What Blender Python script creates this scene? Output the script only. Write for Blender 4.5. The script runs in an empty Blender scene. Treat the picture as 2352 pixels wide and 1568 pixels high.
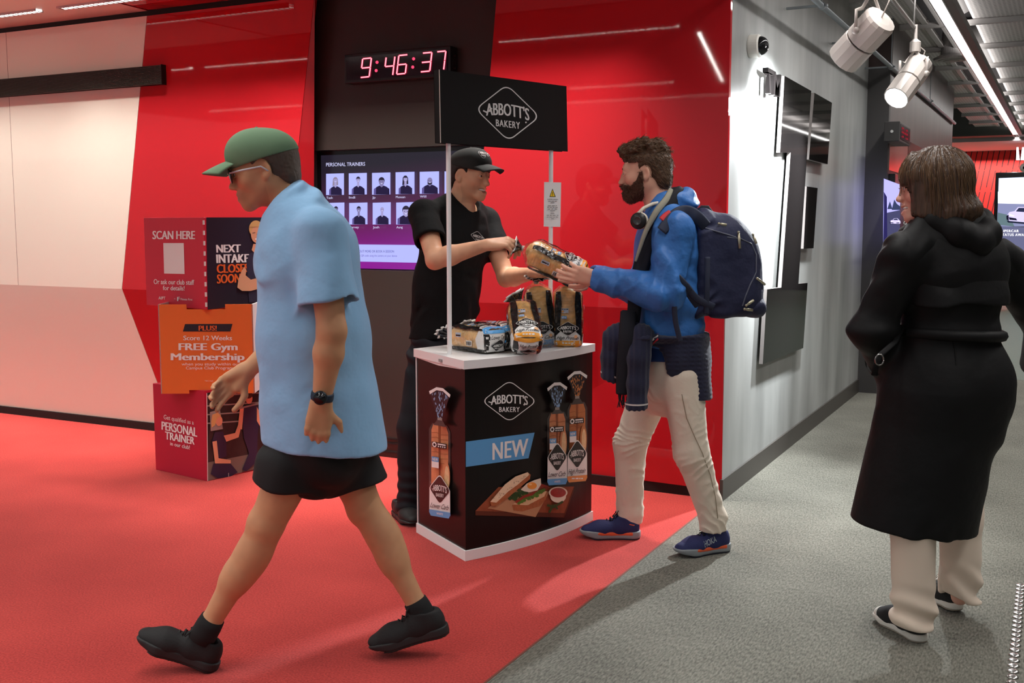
import bpy, bmesh, math, random
import numpy as np
from mathutils import Vector, Matrix, geometry
R = math.radians
S = bpy.context.scene
COL = S.collection

# ------------------------------------------------------------------ camera
F_PX, TILT, YAW = 2483.0, R(6.22), R(27.1)
CAM = np.array([1.5569, -5.4340, 1.45])
cam = bpy.data.cameras.new('camera'); cam.sensor_width = 36.0; cam.lens = 36.0 * F_PX / 2352
cam.clip_start = 0.05; cam.clip_end = 100
camo = bpy.data.objects.new('camera', cam); COL.objects.link(camo)
camo.location = CAM; camo.rotation_euler = (R(90) - TILT, 0, YAW)
S.camera = camo

# ------------------------------------------------------------------ world, exposure
w = bpy.data.worlds.new('world'); S.world = w; w.use_nodes = True
w.node_tree.nodes['Background'].inputs[0].default_value = (0.93, 0.97, 1.0, 1)
w.node_tree.nodes['Background'].inputs[1].default_value = 0.3
vs = S.view_settings; vs.view_transform = 'Standard'; vs.look = 'None'; vs.gamma = 1.0; vs.exposure = 0.2
vs.use_curve_mapping = False

# ------------------------------------------------------------------ lights: the recessed ceiling strips and the gallery spots
def strip_light(p0, p1, watts_per_m, spread=170, width=0.05, col=(1.0, 0.93, 0.84)):
    p0 = Vector(p0); p1 = Vector(p1); L = (p1 - p0).length
    l = bpy.data.lights.new('strip_glow', 'AREA'); l.shape = 'RECTANGLE'; l.size = L; l.size_y = width
    l.energy = watts_per_m * L; l.color = col; l.spread = R(spread)
    o = bpy.data.objects.new('strip_glow', l); COL.objects.link(o)
    o.location = (p0 + p1) / 2; o.rotation_euler = (0, 0, math.atan2(p1.y - p0.y, p1.x - p0.x))
    return o
CEIL = 2.85
WARM = (1.0, 0.97, 0.92)
strip_light((-7.5, -0.33, CEIL - .012), (-0.5, -0.33, CEIL - .012), 14.5, 70, .05, WARM)
NEUT = (1.0, .965, .92)
strip_light((-2.43, -2.11, CEIL - .012), (-0.98, -2.11, CEIL - .012), 3.6, 108, .06, NEUT)
strip_light((-5.40, -2.11, CEIL - .012), (-2.75, -2.11, CEIL - .012), 3.6, 108, .06, NEUT)
strip_light((-8.50, -2.11, CEIL - .012), (-5.55, -2.11, CEIL - .012), 3.6, 108, .06, NEUT)
strip_light((-0.93, -2.45, CEIL - .012), (-1.55, -5.2, CEIL - .012), 9, 132, .06, NEUT)
strip_light((-8.0, -5.0, CEIL - .012), (-2.0, -5.0, CEIL - .012), 13, 136, .06, NEUT)
strip_light((-6.0, -6.2, CEIL - .012), (-0.5, -6.2, CEIL - .012), 15, 140, .06, NEUT)
strip_light((0.66, -2.6, 2.985), (0.66, 17.8, 2.985), 5.2, 124, .06, (1.0, .98, .95))
strip_light((2.6, -4.5, 2.985), (2.6, 17.5, 2.985), 5.2, 124, .06, (1.0, .98, .95))
for x_, w_ in ((.66, 2.4), (2.6, .7)):      # the corridor strips also glow upwards onto the trays
    o_ = strip_light((x_, -2.6, 3.065), (x_, 17.5, 3.065), w_, 178, .05, (1.0, .97, .95)); o_.rotation_euler = (math.pi, 0, math.pi / 2)

def spot_light(loc, aim, watts, size, blend, col=(0.93, 0.97, 1.0)):
    l = bpy.data.lights.new('gallery_spot_glow', 'SPOT'); l.energy = watts; l.spot_size = R(size); l.spot_blend = blend
    l.shadow_soft_size = 0.05; l.color = col
    o = bpy.data.objects.new('gallery_spot_glow', l); COL.objects.link(o); o.location = loc
    o.rotation_euler = (Vector(aim) - Vector(loc)).to_track_quat('-Z', 'Y').to_euler()
    return o

# ------------------------------------------------------------------ photo ray: a pixel of the 2352x1568 frame to a point of the place
_c, _s, _ct, _st = math.cos(YAW), math.sin(YAW), math.cos(TILT), math.sin(TILT)
def ray(px, py):
    x = (px - 1176) / F_PX; y = -(py - 784) / F_PX
    fw = _ct + y * _st; up = -_st + y * _ct
    return np.array([x * _c - fw * _s, x * _s + fw * _c, up])
def on_plane(px, py, p, n):
    d = ray(px, py); k = np.dot(np.asarray(p, float) - CAM, n) / np.dot(d, n); return CAM + d * k
def on_z(px, py, z=0.0): return on_plane(px, py, (0, 0, z), np.array([0, 0, 1.]))
def on_y(px, py, y=0.0): return on_plane(px, py, (0, y, 0), np.array([0, 1., 0]))
def on_x(px, py, x=0.0): return on_plane(px, py, (x, 0, 0), np.array([1., 0, 0]))
FWD = np.array([-_s, _c, 0.0]); RIGHT = np.array([_c, _s, 0.0]); UP = np.array([0, 0, 1.0])
def at(px, py, depth): return on_plane(px, py, CAM + FWD * depth, FWD)   # depth = horizontal distance in front of the camera

# ------------------------------------------------------------------ scene bookkeeping
def link(o, parent=None):
    COL.objects.link(o)
    if parent is not None: o.parent = parent
    return o
def tag(o, label=None, cat=None, group=None, kind=None):
    if label: o['label'] = label
    if cat: o['category'] = cat
    if group: o['group'] = group
    if kind: o['kind'] = kind
    return o
def thing(name, label, cat, loc=(0, 0, 0), rz=0.0, group=None):
    o = bpy.data.objects.new(name, None); link(o); o.location = loc; o.rotation_euler = (0, 0, rz); o.empty_display_size = .1
    return tag(o, label, cat, group)
def smooth(me, on=True):
    me.polygons.foreach_set('use_smooth', [on] * len(me.polygons))
def mesh_obj(name, verts, faces, mats, parent=None, mi=None, sm=False, world=True):
    me = bpy.data.meshes.new(name); me.from_pydata([tuple(v) for v in verts], [], [tuple(f) for f in faces])
    for m in (mats if isinstance(mats, (list, tuple)) else [mats]): me.materials.append(m)
    if mi is not None: me.polygons.foreach_set('material_index', list(mi))
    if sm: smooth(me)
    me.update()
    o = bpy.data.objects.new(name, me); link(o, parent)
    if parent is not None and world:
        o.matrix_parent_inverse = parent_world(parent).inverted()
    return o
def parent_world(p):
    M = Matrix.LocRotScale(p.location, p.rotation_euler, p.scale)
    if p.parent is not None: M = parent_world(p.parent) @ p.matrix_parent_inverse @ M
    return M

# ------------------------------------------------------------------ materials
def lin(c): return tuple(((v / 255.0) / 12.92 if v / 255.0 <= .04045 else ((v / 255.0 + .055) / 1.055) ** 2.4) for v in c)
MATS = {}
def mat(name, col, rough=.5, metal=0.0, spec=.5, coat=0.0, emit=None, es=0.0, trans=0.0, ior=1.45, alpha=1.0,
        noise=None, bump=None, var=0.0, sheen=0.0, vcol=False, sss=0.0, coat_r=.05, stretch=(1, 1, 1)):
    """col: linear rgb. noise=(scale, detail) drives colour variation 'var' and bump=(strength, distance, scale)."""
    if name in MATS: return MATS[name]
    m = bpy.data.materials.new(name); m.use_nodes = True; MATS[name] = m
    nt = m.node_tree; b = nt.nodes['Principled BSDF']
    b.inputs['Base Color'].default_value = (*col, 1); b.inputs['Roughness'].default_value = rough
    b.inputs['Metallic'].default_value = metal; b.inputs['Specular IOR Level'].default_value = spec
    b.inputs['IOR'].default_value = ior; b.inputs['Coat Weight'].default_value = coat; b.inputs['Coat Roughness'].default_value = coat_r
    b.inputs['Transmission Weight'].default_value = trans; b.inputs['Alpha'].default_value = alpha
    b.inputs['Sheen Weight'].default_value = sheen
    if sss > 0:
        b.inputs['Subsurface Weight'].default_value = sss; b.inputs['Subsurface Radius'].default_value = (.012, .005, .003)
        b.inputs['Subsurface Scale'].default_value = 1.0
    if emit is not None:
        b.inputs['Emission Color'].default_value = (*emit, 1); b.inputs['Emission Strength'].default_value = es
    src = None
    if vcol:
        a = nt.nodes.new('ShaderNodeVertexColor'); a.layer_name = 'Col'; src = a.outputs[0]
        nt.links.new(src, b.inputs['Base Color'])
    if noise or bump:
        tc = nt.nodes.new('ShaderNodeTexCoord'); mp = nt.nodes.new('ShaderNodeMapping'); mp.inputs['Scale'].default_value = stretch
        nt.links.new(tc.outputs['Object'], mp.inputs[0])
    if noise:
        n = nt.nodes.new('ShaderNodeTexNoise'); n.inputs['Scale'].default_value = noise[0]; n.inputs['Detail'].default_value = noise[1]
        nt.links.new(mp.outputs[0], n.inputs['Vector'])
        mx = nt.nodes.new('ShaderNodeMixRGB'); mx.blend_type = 'MULTIPLY'; mx.inputs[0].default_value = 1
        rp = nt.nodes.new('ShaderNodeMapRange'); rp.inputs[1].default_value = .3; rp.inputs[2].default_value = .7
        rp.inputs[3].default_value = 1 - var; rp.inputs[4].default_value = 1 + var
        nt.links.new(n.outputs['Fac'], rp.inputs[0])
        if src: nt.links.new(src, mx.inputs[1])
        else: mx.inputs[1].default_value = (*col, 1)
        nt.links.new(rp.outputs[0], mx.inputs[2]); nt.links.new(mx.outputs[0], b.inputs['Base Color'])
    if bump:
        n2 = nt.nodes.new('ShaderNodeTexNoise'); n2.inputs['Scale'].default_value = bump[2]; n2.inputs['Detail'].default_value = 3
        nt.links.new(mp.outputs[0], n2.inputs['Vector'])
        bp = nt.nodes.new('ShaderNodeBump'); bp.inputs['Strength'].default_value = bump[0]; bp.inputs['Distance'].default_value = bump[1]
        nt.links.new(n2.outputs['Fac'], bp.inputs['Height']); nt.links.new(bp.outputs[0], b.inputs['Normal'])
    return m
def glow(name, col, s): return mat(name, (0, 0, 0), .5, emit=col, es=s, spec=0)
WHITE = mat('white_print', (.88, .87, .85), .45)
BLACK = mat('black_print', (.012, .011, .011), .4)

# ------------------------------------------------------------------ plain mesh collector
class MB:
    def __init__(s): s.v = []; s.f = []; s.mi = []
    def add(s, vs, fs, mi=0):
        n = len(s.v); s.v += [tuple(map(float, v)) for v in vs]; s.f += [tuple(i + n for i in f) for f in fs]; s.mi += [mi] * len(fs)
    def box(s, c, h, mi=0, M=None):
        c = np.asarray(c, float)
        vs = [np.array([x * h[0], y * h[1], z * h[2]]) for x in (-1, 1) for y in (-1, 1) for z in (-1, 1)]
        if M is not None: vs = [M @ v for v in vs]
        s.add([c + v for v in vs], [(0, 1, 3, 2), (4, 6, 7, 5), (0, 4, 5, 1), (2, 3, 7, 6), (0, 2, 6, 4), (1, 5, 7, 3)], mi)
    def span(s, a, b, mi=0):
        a = np.asarray(a, float); b = np.asarray(b, float); s.box((a + b) / 2, np.abs(b - a) / 2, mi)
    def prism(s, poly, ext, mi=0):
        """poly: list of 3-D points (planar), extruded by vector ext"""
        n = len(poly); p = [np.asarray(q, float) for q in poly]; e = np.asarray(ext, float)
        t = geometry.tessellate_polygon([[Vector(q) for q in p]])
        s.add(p + [q + e for q in p], [tuple(f) for f in t] + [tuple(i + n for i in f[::-1]) for f in t] +
              [(i, (i + 1) % n, (i + 1) % n + n, i + n) for i in range(n)], mi)
    def tube(s, pts, rad, n=10, mi=0, caps=True, flat=None):
        pts = [np.asarray(p, float) for p in pts]
        rad = [rad] * len(pts) if np.isscalar(rad) else list(rad)
        T = []
        for i in range(len(pts)):
            t = pts[min(i + 1, len(pts) - 1)] - pts[max(i - 1, 0)]; T.append(t / (np.linalg.norm(t) + 1e-9))
        up = np.array([0, 0, 1.]) if abs(T[0][2]) < .9 else np.array([1., 0, 0])
        if flat is not None: up = np.asarray(flat[0], float)
        N = up - T[0] * np.dot(up, T[0]); N /= np.linalg.norm(N); vs = []
        for i, p in enumerate(pts):
            N = N - T[i] * np.dot(N, T[i]); N /= np.linalg.norm(N) + 1e-9; B = np.cross(T[i], N)
            k = 1.0 if flat is None else flat[1]
            for j in range(n):
                a = 2 * math.pi * j / n; vs.append(p + rad[i] * (math.cos(a) * N * k + math.sin(a) * B))
        fs = [(i * n + j, i * n + (j + 1) % n, (i + 1) * n + (j + 1) % n, (i + 1) * n + j) for i in range(len(pts) - 1) for j in range(n)]
        if caps: fs += [tuple(range(n))[::-1], tuple(range((len(pts) - 1) * n, len(pts) * n))]
        s.add(vs, fs, mi)
    def lathe(s, prof, c, axis=(0, 0, 1), n=24, mi=0):
        ax = np.asarray(axis, float); ax /= np.linalg.norm(ax)
        u = np.cross(ax, [1, 0, 0]) if abs(ax[0]) < .8 else np.cross(ax, [0, 1, 0]); u /= np.linalg.norm(u); v = np.cross(ax, u)
        vs = []; c = np.asarray(c, float)
        for r, h in prof:
            for j in range(n):
                a = 2 * math.pi * j / n; vs.append(c + ax * h + r * (math.cos(a) * u + math.sin(a) * v))
        m = len(prof)
        fs = [(i * n + j, i * n + (j + 1) % n, (i + 1) * n + (j + 1) % n, (i + 1) * n + j) for i in range(m - 1) for j in range(n)]
        fs += [tuple(range(n))[::-1], tuple(range((m - 1) * n, m * n))]
        s.add(vs, fs, mi)
    def sphere(s, c, r, nu=16, nv=10, mi=0, M=None):
        r = np.array([r, r, r]) if np.isscalar(r) else np.asarray(r, float); vs = []; c = np.asarray(c, float)
        for i in range(nv + 1):
            t = math.pi * i / nv
            for j in range(nu):
                a = 2 * math.pi * j / nu; q = np.array([math.sin(t) * math.cos(a), math.sin(t) * math.sin(a), math.cos(t)]) * r
                vs.append(c + (M @ q if M is not None else q))
        s.add(vs, [(i * nu + j, (i + 1) * nu + j, (i + 1) * nu + (j + 1) % nu, i * nu + (j + 1) % nu) for i in range(nv) for j in range(nu)], mi)
    def grid(s, fn, nu, nv, mi=0, closed=False):
        vs = [fn(i / (nu - 1), j / (nv - 1)) for i in range(nu) for j in range(nv)]
        fs = [(i * nv + j, (i + 1) * nv + j, (i + 1) * nv + j + 1, i * nv + j + 1) for i in range(nu - 1) for j in range(nv - 1)]
        s.add(vs, fs, mi)
    def obj(s, name, mats, parent=None, sm=False, bevel=0.0, solid=0.0, sub=0):
        o = mesh_obj(name, s.v, s.f, mats, parent, s.mi, sm)
        bm = bmesh.new(); bm.from_mesh(o.data); bmesh.ops.recalc_face_normals(bm, faces=bm.faces); bm.to_mesh(o.data); bm.free()
        if solid: md = o.modifiers.new('solid', 'SOLIDIFY'); md.thickness = solid; md.offset = 0
        if bevel: md = o.modifiers.new('bevel', 'BEVEL'); md.width = bevel; md.segments = 2; md.limit_method = 'ANGLE'; md.angle_limit = R(40)
        if sub: md = o.modifiers.new('sub', 'SUBSURF'); md.levels = sub; md.render_levels = sub
        return o

# ------------------------------------------------------------------ flat print: polygons in 2-D, laid on a surface
def ellipse(cx, cy, rx, ry, n=24, a0=0, a1=360): return [(cx + rx * math.cos(R(a0 + (a1 - a0) * i / n)), cy + ry * math.sin(R(a0 + (a1 - a0) * i / n))) for i in range(n if a1 - a0 == 360 else n + 1)]
def rrect(x0, y0, x1, y1, r, n=4):
    o = []
    for cx, cy, a in ((x1 - r, y1 - r, 0), (x0 + r, y1 - r, 90), (x0 + r, y0 + r, 180), (x1 - r, y0 + r, 270)):
        o += [(cx + r * math.cos(R(a + 90 * i / n)), cy + r * math.sin(R(a + 90 * i / n))) for i in range(n + 1)]
    return o
def rdiamond(rx=1.0, ry=1.0, r=.22, n=8):
    """rounded rhombus with corners at (+-rx,0), (0,+-ry)"""
    P = [(rx, 0), (0, ry), (-rx, 0), (0, -ry)]; o = []
    for i in range(4):
        p = np.array(P[i], float); a = np.array(P[i - 1], float); b = np.array(P[(i + 1) % 4], float)
        q0 = p + (a - p) * r; q1 = p + (b - p) * r
        for k in range(n + 1):
            t = k / n; o.append(tuple((1 - t) ** 2 * q0 + 2 * t * (1 - t) * p + t * t * q1))
    return o
def stroke(pts, wd):
    """thick polyline -> list of quads"""
    o = []
    for (x0, y0), (x1, y1) in zip(pts[:-1], pts[1:]):
        dx, dy = x1 - x0, y1 - y0; l = math.hypot(dx, dy) + 1e-9; nx, ny = -dy / l * wd / 2, dx / l * wd / 2; ex, ey = dx / l * wd * .25, dy / l * wd * .25
        o.append([(x0 + nx - ex, y0 + ny - ey), (x0 - nx - ex, y0 - ny - ey), (x1 - nx + ex, y1 - ny + ey), (x1 + nx + ex, y1 + ny + ey)])
    return o
def ring(poly, k):
    """outline band between poly and poly scaled by k about its centre -> quads"""
    c = np.mean(np.array(poly), 0); q = [tuple(c + (np.array(p) - c) * k) for p in poly]; n = len(poly)
    return [[poly[i], poly[(i + 1) % n], q[(i + 1) % n], q[i]] for i in range(n)]
_TXT = {}
def text2d(s, bold=0.0, shear=0.0, space=1.0):
    """glyph outlines filled, normalised: cap height 1, x from 0; returns verts (n,2), faces, width"""
    key = (s, bold, shear, space)
    if key in _TXT: return _TXT[key]
    cu = bpy.data.curves.new('t', 'FONT'); cu.body = s; cu.size = 1; cu.offset = bold; cu.shear = shear; cu.space_character = space; cu.resolution_u = 3
    o = bpy.data.objects.new('t', cu); COL.objects.link(o)
    dg = bpy.context.evaluated_depsgraph_get(); me = o.evaluated_get(dg).to_mesh()
    v = np.array([tuple(p.co)[:2] for p in me.vertices]); f = [tuple(p.vertices) for p in me.polygons]
    o.evaluated_get(dg).to_mesh_clear(); bpy.data.objects.remove(o); bpy.data.curves.remove(cu)
    v = v / 0.729; v[:, 0] -= v[:, 0].min(); wd = float(v[:, 0].max())
    _TXT[key] = (v, f, wd); return _TXT[key]
class Print:
    """collects flat shapes (in 2-D units of the caller) and lays them on a surface via map(x, y, lift)"""
    def __init__(s, step=0): s.items = []; s.lay = 0; s.step = step; s.step2 = 0; s.T = lambda x, y: (x, y)
    def poly(s, mat, *polys):
        s.lay += 1
        for p in polys:
            p = [s.T(*q) for q in p]
            t = geometry.tessellate_polygon([[Vector((q[0], q[1], 0)) for q in p]])
            s.items.append((mat, p, [tuple(f) for f in t], s.lay))
    def polys(s, mat, L): s.poly(mat, *L)
    def text(s, mat, txt, quad, bold=0.0, shear=0.0, space=1.0, arc=0.0, lay=True, descend=False):
        """quad = (top-left, top-right, bottom-right, bottom-left): cap line and base line corners; arc lifts the middle (in cap heights)"""
        s.lay += 1
        v, f, wd = text2d(txt, 0.0, shear, space)
        tl, tr, br, bl = [np.array(q, float) for q in quad]; e = max(0.0, bold) * 1.15
        for dx in ((-e, 0, e) if bold >= .015 else (0,)):
            P = []
            for x, y in v:
                a = ((x + dx + e) / (wd + 2 * e)); y = y + arc * (1 - (2 * a - 1) ** 2)
                P.append(s.T(*((bl * (1 - a) + br * a) * (1 - y) + (tl * (1 - a) + tr * a) * y)))
            s.items.append((mat, P, f, s.lay + .15 * dx / max(e, 1e-6)))
    def obj(s, name, surf, parent=None, lift=.0006):
        mats = []; V = []; Fc = []; MI = []
        for m, p, f, lay in s.items:
            if m not in mats: mats.append(m)
            k = mats.index(m)
            if s.step:
                bm = bmesh.new(); vs = [bm.verts.new((q[0], q[1], 0)) for q in p]
                for t in f:
                    try: bm.faces.new([vs[i] for i in t])
                    except ValueError: pass
                xs = [q[0] for q in p]; x = math.floor(min(xs) / s.step) * s.step + s.step
                while x < max(xs):
                    bmesh.ops.bisect_plane(bm, geom=list(bm.verts) + list(bm.edges) + list(bm.faces), plane_co=(x, 0, 0), plane_no=(1, 0, 0)); x += s.step
                ys = [q[1] for q in p]
                if s.step2:
                    y = math.floor(min(ys) / s.step2) * s.step2 + s.step2
                    while y < max(ys):
                        bmesh.ops.bisect_plane(bm, geom=list(bm.verts) + list(bm.edges) + list(bm.faces), plane_co=(0, y, 0), plane_no=(0, 1, 0)); y += s.step2
                bm.verts.index_update(); p = [(q.co.x, q.co.y) for q in bm.verts]; f = [tuple(q.index for q in t.verts) for t in bm.faces]; bm.free()
            n = len(V); V += [tuple(surf(q[0], q[1], lift * lay)) for q in p]; Fc += [tuple(i + n for i in t) for t in f]; MI += [k] * len(f)
        return mesh_obj(name, V, Fc, mats, parent, MI)
def bars(pr, mat, x0, y0, x1, y1, seed=0, k=5):
    """a line of print too small to read: word-long dashes"""
    r = random.Random(seed); ws = [r.uniform(.6, 1.4) for _ in range(k)]; u = (x1 - x0) / (sum(ws) + .35 * (k - 1)); x = x0; L = []
    for q in ws: L.append([(x, y0), (x + q * u, y0), (x + q * u, y1), (x, y1)]); x += (q + .35) * u
    pr.polys(mat, L)
def plane_surf(p, n):
    """pixel -> point on the plane through p with normal n (towards the viewer), lifted along n"""
    n = np.asarray(n, float); n = n / np.linalg.norm(n); p = np.asarray(p, float)
    return lambda x, y, h=0.0: on_plane(x, y, p + n * h, n)

def abbott(pr, cx, cy, ux, uy, mw, mb=None, outline=True, k=.955):
    """bakery badge: rounded diamond, arched name; (cx,cy) centre, ux = half-width vector, uy = half-height vector (up)"""
    ux = np.array(ux, float); uy = np.array(uy, float); c = np.array((cx, cy), float); old = pr.T
    pr.T = lambda x, y: tuple(c + ux * x + uy * y)
    d = rdiamond(1, 1, .2)
    if mb is not None: pr.poly(mb, d)
    if outline: pr.polys(mw, ring(d, k))
    # ABBOTT'S : letters grow taller to both ends of an arch
    v = "ABBOTT'S"
    q = [(-.665, .25), (.665, .25), (.665, -.19), (-.665, -.19)]
    pr.text(mw, v, q, .040, 0, 1.0, arc=.20)
    pr.text(mw, 'BAKERY', [(-.37, -.26), (.37, -.26), (.37, -.51), (-.37, -.51)], .035, 0, 1.14)
    pr.polys(mw, stroke([(-.74, -.03), (-.65, -.07), (-.56, .0), (-.49, .09)], .05))
    if mb is not None: pr.polys(mb, stroke([(-.70, -.075), (-.62, -.09), (-.54, -.02)], .02))
    pr.T = old

# ------------------------------------------------------------------ soft solid modelling: signed distance fields meshed with surface nets
f32 = np.float32
def unit(v): v = np.asarray(v, float); return v / (np.linalg.norm(v) + 1e-12)
def dirv(a, b=0.0, c=0.0): return unit(RIGHT * a + FWD * b + UP * c)
def basis(x, up=(0, 0, 1)):
    """columns: x forward, y left, z up"""
    x = unit(x); y = unit(np.cross(up, x)); z = np.cross(x, y); return np.array([x, y, z]).T
def rot(axis, a):
    return np.array(Matrix.Rotation(a, 3, Vector(axis)))
def vnoise(P, sc, seed=0):
    q = P * f32(sc) + f32(seed * 17.3 + 100); i = np.floor(q).astype(np.int64); f = (q - i).astype(f32); f = f * f * (3 - 2 * f)
    def h(a, b, c):
        n = (a * 374761393 + b * 668265263 + c * 2147483647 + seed * 974711) & 0xffffffff
        n = ((n ^ (n >> 13)) * 1274126177) & 0xffffffff
        return ((n ^ (n >> 16)) & 0xffff).astype(f32) / f32(65535)
    x, y, z = i[:, 0], i[:, 1], i[:, 2]; r = 0
    for dx in (0, 1):
        for dy in (0, 1):
            for dz in (0, 1):
                wgt = (f[:, 0] if dx else 1 - f[:, 0]) * (f[:, 1] if dy else 1 - f[:, 1]) * (f[:, 2] if dz else 1 - f[:, 2])
                r = r + wgt * h(x + dx, y + dy, z + dz)
    return r * 2 - 1
class SDF:
    def __init__(s): s.it = []; s.dsp = []; s.C = np.eye(3); s.O = np.zeros(3)
    def frame(s, O=(0, 0, 0), C=None): s.O = np.asarray(O, float); s.C = np.eye(3) if C is None else np.asarray(C, float); return s
    def w(s, p): return s.O + s.C @ np.asarray(p, float)
    def fn(s, f, k=.01, op='u'): s.it.append((f, f32(k), op)); return s
    def cone(s, a, b, ra, rb=None, k=.01, op='u'):
        a = s.w(a).astype(f32); b = s.w(b).astype(f32); rb = ra if rb is None else rb; ba = b - a; l2 = max(float(ba @ ba), 1e-9)
        def f(P):
            pa = P - a; h = np.clip(pa @ ba / f32(l2), 0, 1); q = pa - h[:, None] * ba
            return np.sqrt(np.einsum('ij,ij->i', q, q)) - (f32(ra) + f32(rb - ra) * h)
        return s.fn(f, k, op)
    def chain(s, pts, rs, k=.01, op='u'):
        rs = [rs] * len(pts) if np.isscalar(rs) else rs
        for i in range(len(pts) - 1): s.cone(pts[i], pts[i + 1], rs[i], rs[i + 1], k if i == 0 else min(k, .02), op)
        return s
    def econe(s, a, b, ra, rb, flat, ratio, k=.02, op='u'):
        """cone flattened along direction 'flat' by 'ratio'"""
        a = s.w(a).astype(f32); b = s.w(b).astype(f32); n = unit(s.C @ np.asarray(flat, float)).astype(f32); ba = b - a
        ba2 = ba + n * (ba @ n) * f32(1 / ratio - 1); l2 = max(float(ba2 @ ba2), 1e-9)
        def f(P):
            pa = P - a; pa = pa + np.outer(pa @ n, n) * f32(1 / ratio - 1); h = np.clip(pa @ ba2 / f32(l2), 0, 1); q = pa - h[:, None] * ba2
            return (np.sqrt(np.einsum('ij,ij->i', q, q)) - (f32(ra) + f32(rb - ra) * h)) * f32((1 + ratio) / 2)
        return s.fn(f, k, op)
    def ell(s, c, r, Rm=None, k=.01, op='u'):
        c = s.w(c).astype(f32); M = (s.C if Rm is None else s.C @ np.asarray(Rm, float)).astype(f32); r = np.asarray(r if not np.isscalar(r) else [r] * 3, f32)
        def f(P):
            q = ((P - c) @ M) / r; k0 = np.sqrt(np.einsum('ij,ij->i', q, q)) + f32(1e-6); q2 = q / r
            return k0 * (k0 - 1) / (np.sqrt(np.einsum('ij,ij->i', q2, q2)) + f32(1e-6))
        return s.fn(f, k, op)
    def box(s, c, h, rad=.0, Rm=None, k=.01, op='u'):
        c = s.w(c).astype(f32); M = (s.C if Rm is None else s.C @ np.asarray(Rm, float)).astype(f32); h = np.asarray(h, f32) - f32(rad)
        def f(P):
            q = np.abs((P - c) @ M) - h; m = np.maximum(q, 0)
            return np.sqrt(np.einsum('ij,ij->i', m, m)) + np.minimum(q.max(1), 0) - f32(rad)
        return s.fn(f, k, op)
    def plane(s, p, n, k=.004):
        """keeps the side the normal points away from"""
        p = s.w(p).astype(f32); n = unit(s.C @ np.asarray(n, float)).astype(f32)
        return s.fn(lambda P: (P - p) @ n, k, 'i')
    def disp(s, f): s.dsp.append(f); return s
    @staticmethod
    def comb(d, di, k, op):
        if op == 'u': h = np.maximum(k - np.abs(d - di), 0) / k; return np.minimum(d, di) - h * h * k * f32(.25)
        if op == 's': di = -di
        h = np.maximum(k - np.abs(d - di), 0) / k; return np.maximum(d, di) + h * h * k * f32(.25)
    def ev(s, P, idx=None):
        d = np.full(len(P), f32(10)); P = P.astype(f32)
        for i in (range(len(s.it)) if idx is None else idx):
            f, k, op = s.it[i]; d = s.comb(d, f(P), max(k, f32(1e-4)), op)
        for f in s.dsp: d = d + f(P)
        return d
    def __call__(s, P): return s.ev(P)
    def mesh(s, lo, hi, h, B=20, pad=.03):
        lo = np.asarray(lo, float); hi = np.asarray(hi, float); nb = np.ceil((hi - lo) / (h * B)).astype(int); N = nb * B + 2
        g = np.stack(np.meshgrid(*[np.arange(n) for n in nb], indexing='ij'), -1).reshape(-1, 3)
        ctr = (lo + (g + .5) * B * h).astype(f32); rad = B * h * math.sqrt(3) / 2
        D = np.stack([f(ctr) for f, k, op in s.it], 0)
        d = np.full(len(ctr), f32(10))
        for i, (f, k, op) in enumerate(s.it): d = s.comb(d, D[i], max(k, f32(1e-4)), op)
        keep = np.abs(d) < rad * 1.35 + pad
        ax = np.arange(B + 1); off = np.stack(np.meshgrid(ax, ax, ax, indexing='ij'), -1).reshape(-1, 3)
        keys = []; pos = []; quads = []; K = lambda c: (c[:, 0] * N[1] + c[:, 1]) * N[2] + c[:, 2]
        for bi in np.nonzero(keep)[0]:
            idx = [i for i, (f, k, op) in enumerate(s.it) if op == 'i' or D[i, bi] < rad + k + pad]
            if not any(s.it[i][2] == 'u' for i in idx): continue
            base = g[bi] * B
            V = s.ev((lo + (base + off) * h), idx).reshape(B + 1, B + 1, B + 1)
            sg = V < 0
            if sg.all() or not sg.any(): continue
            c8 = [sg[a:B + a, b:B + b, c:B + c] for a in (0, 1) for b in (0, 1) for c in (0, 1)]
            sm8 = sum(x.astype(np.int8) for x in c8); act = np.argwhere((sm8 > 0) & (sm8 < 8))
            acc = np.zeros((len(act), 3)); cnt = np.zeros(len(act))
            for a0 in range(3):
                for b in (0, 1):
                    for c in (0, 1):
                        o0 = np.zeros(3, int); o1 = np.zeros(3, int); oth = [q for q in range(3) if q != a0]
                        o0[oth[0]] = o1[oth[0]] = b; o0[oth[1]] = o1[oth[1]] = c; o1[a0] = 1
                        i0 = act + o0; i1 = act + o1; v0 = V[i0[:, 0], i0[:, 1], i0[:, 2]]; v1 = V[i1[:, 0], i1[:, 1], i1[:, 2]]
                        m = (v0 < 0) != (v1 < 0); t = np.where(m, v0 / np.where(m, v0 - v1, 1), 0)
                        p = o0 + 0.0; pp_ = np.tile(p, (len(act), 1)); pp_[:, a0] += t
                        acc[m] += pp_[m]; cnt[m] += 1
            keys.append(K(base + act)); pos.append(lo + (base + act + acc / np.maximum(cnt, 1)[:, None]) * h)
            for a0 in range(3):
                b0, c0 = (a0 + 1) % 3, (a0 + 2) % 3
                sl0 = [slice(0, B)] * 3; sl1 = [slice(0, B)] * 3; sl1[a0] = slice(1, B + 1)
                A = sg[tuple(sl0)]; Z = sg[tuple(sl1)]; e = np.argwhere(A != Z)
                if not len(e): continue
                fl = A[e[:, 0], e[:, 1], e[:, 2]]; cc = base + e
                ob = np.zeros(3, int); ob[b0] = 1; oc = np.zeros(3, int); oc[c0] = 1
                q = np.stack([K(cc), K(cc - ob), K(cc - ob - oc), K(cc - oc)], 1); q[~fl] = q[~fl][:, ::-1]; quads.append(q)
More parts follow.
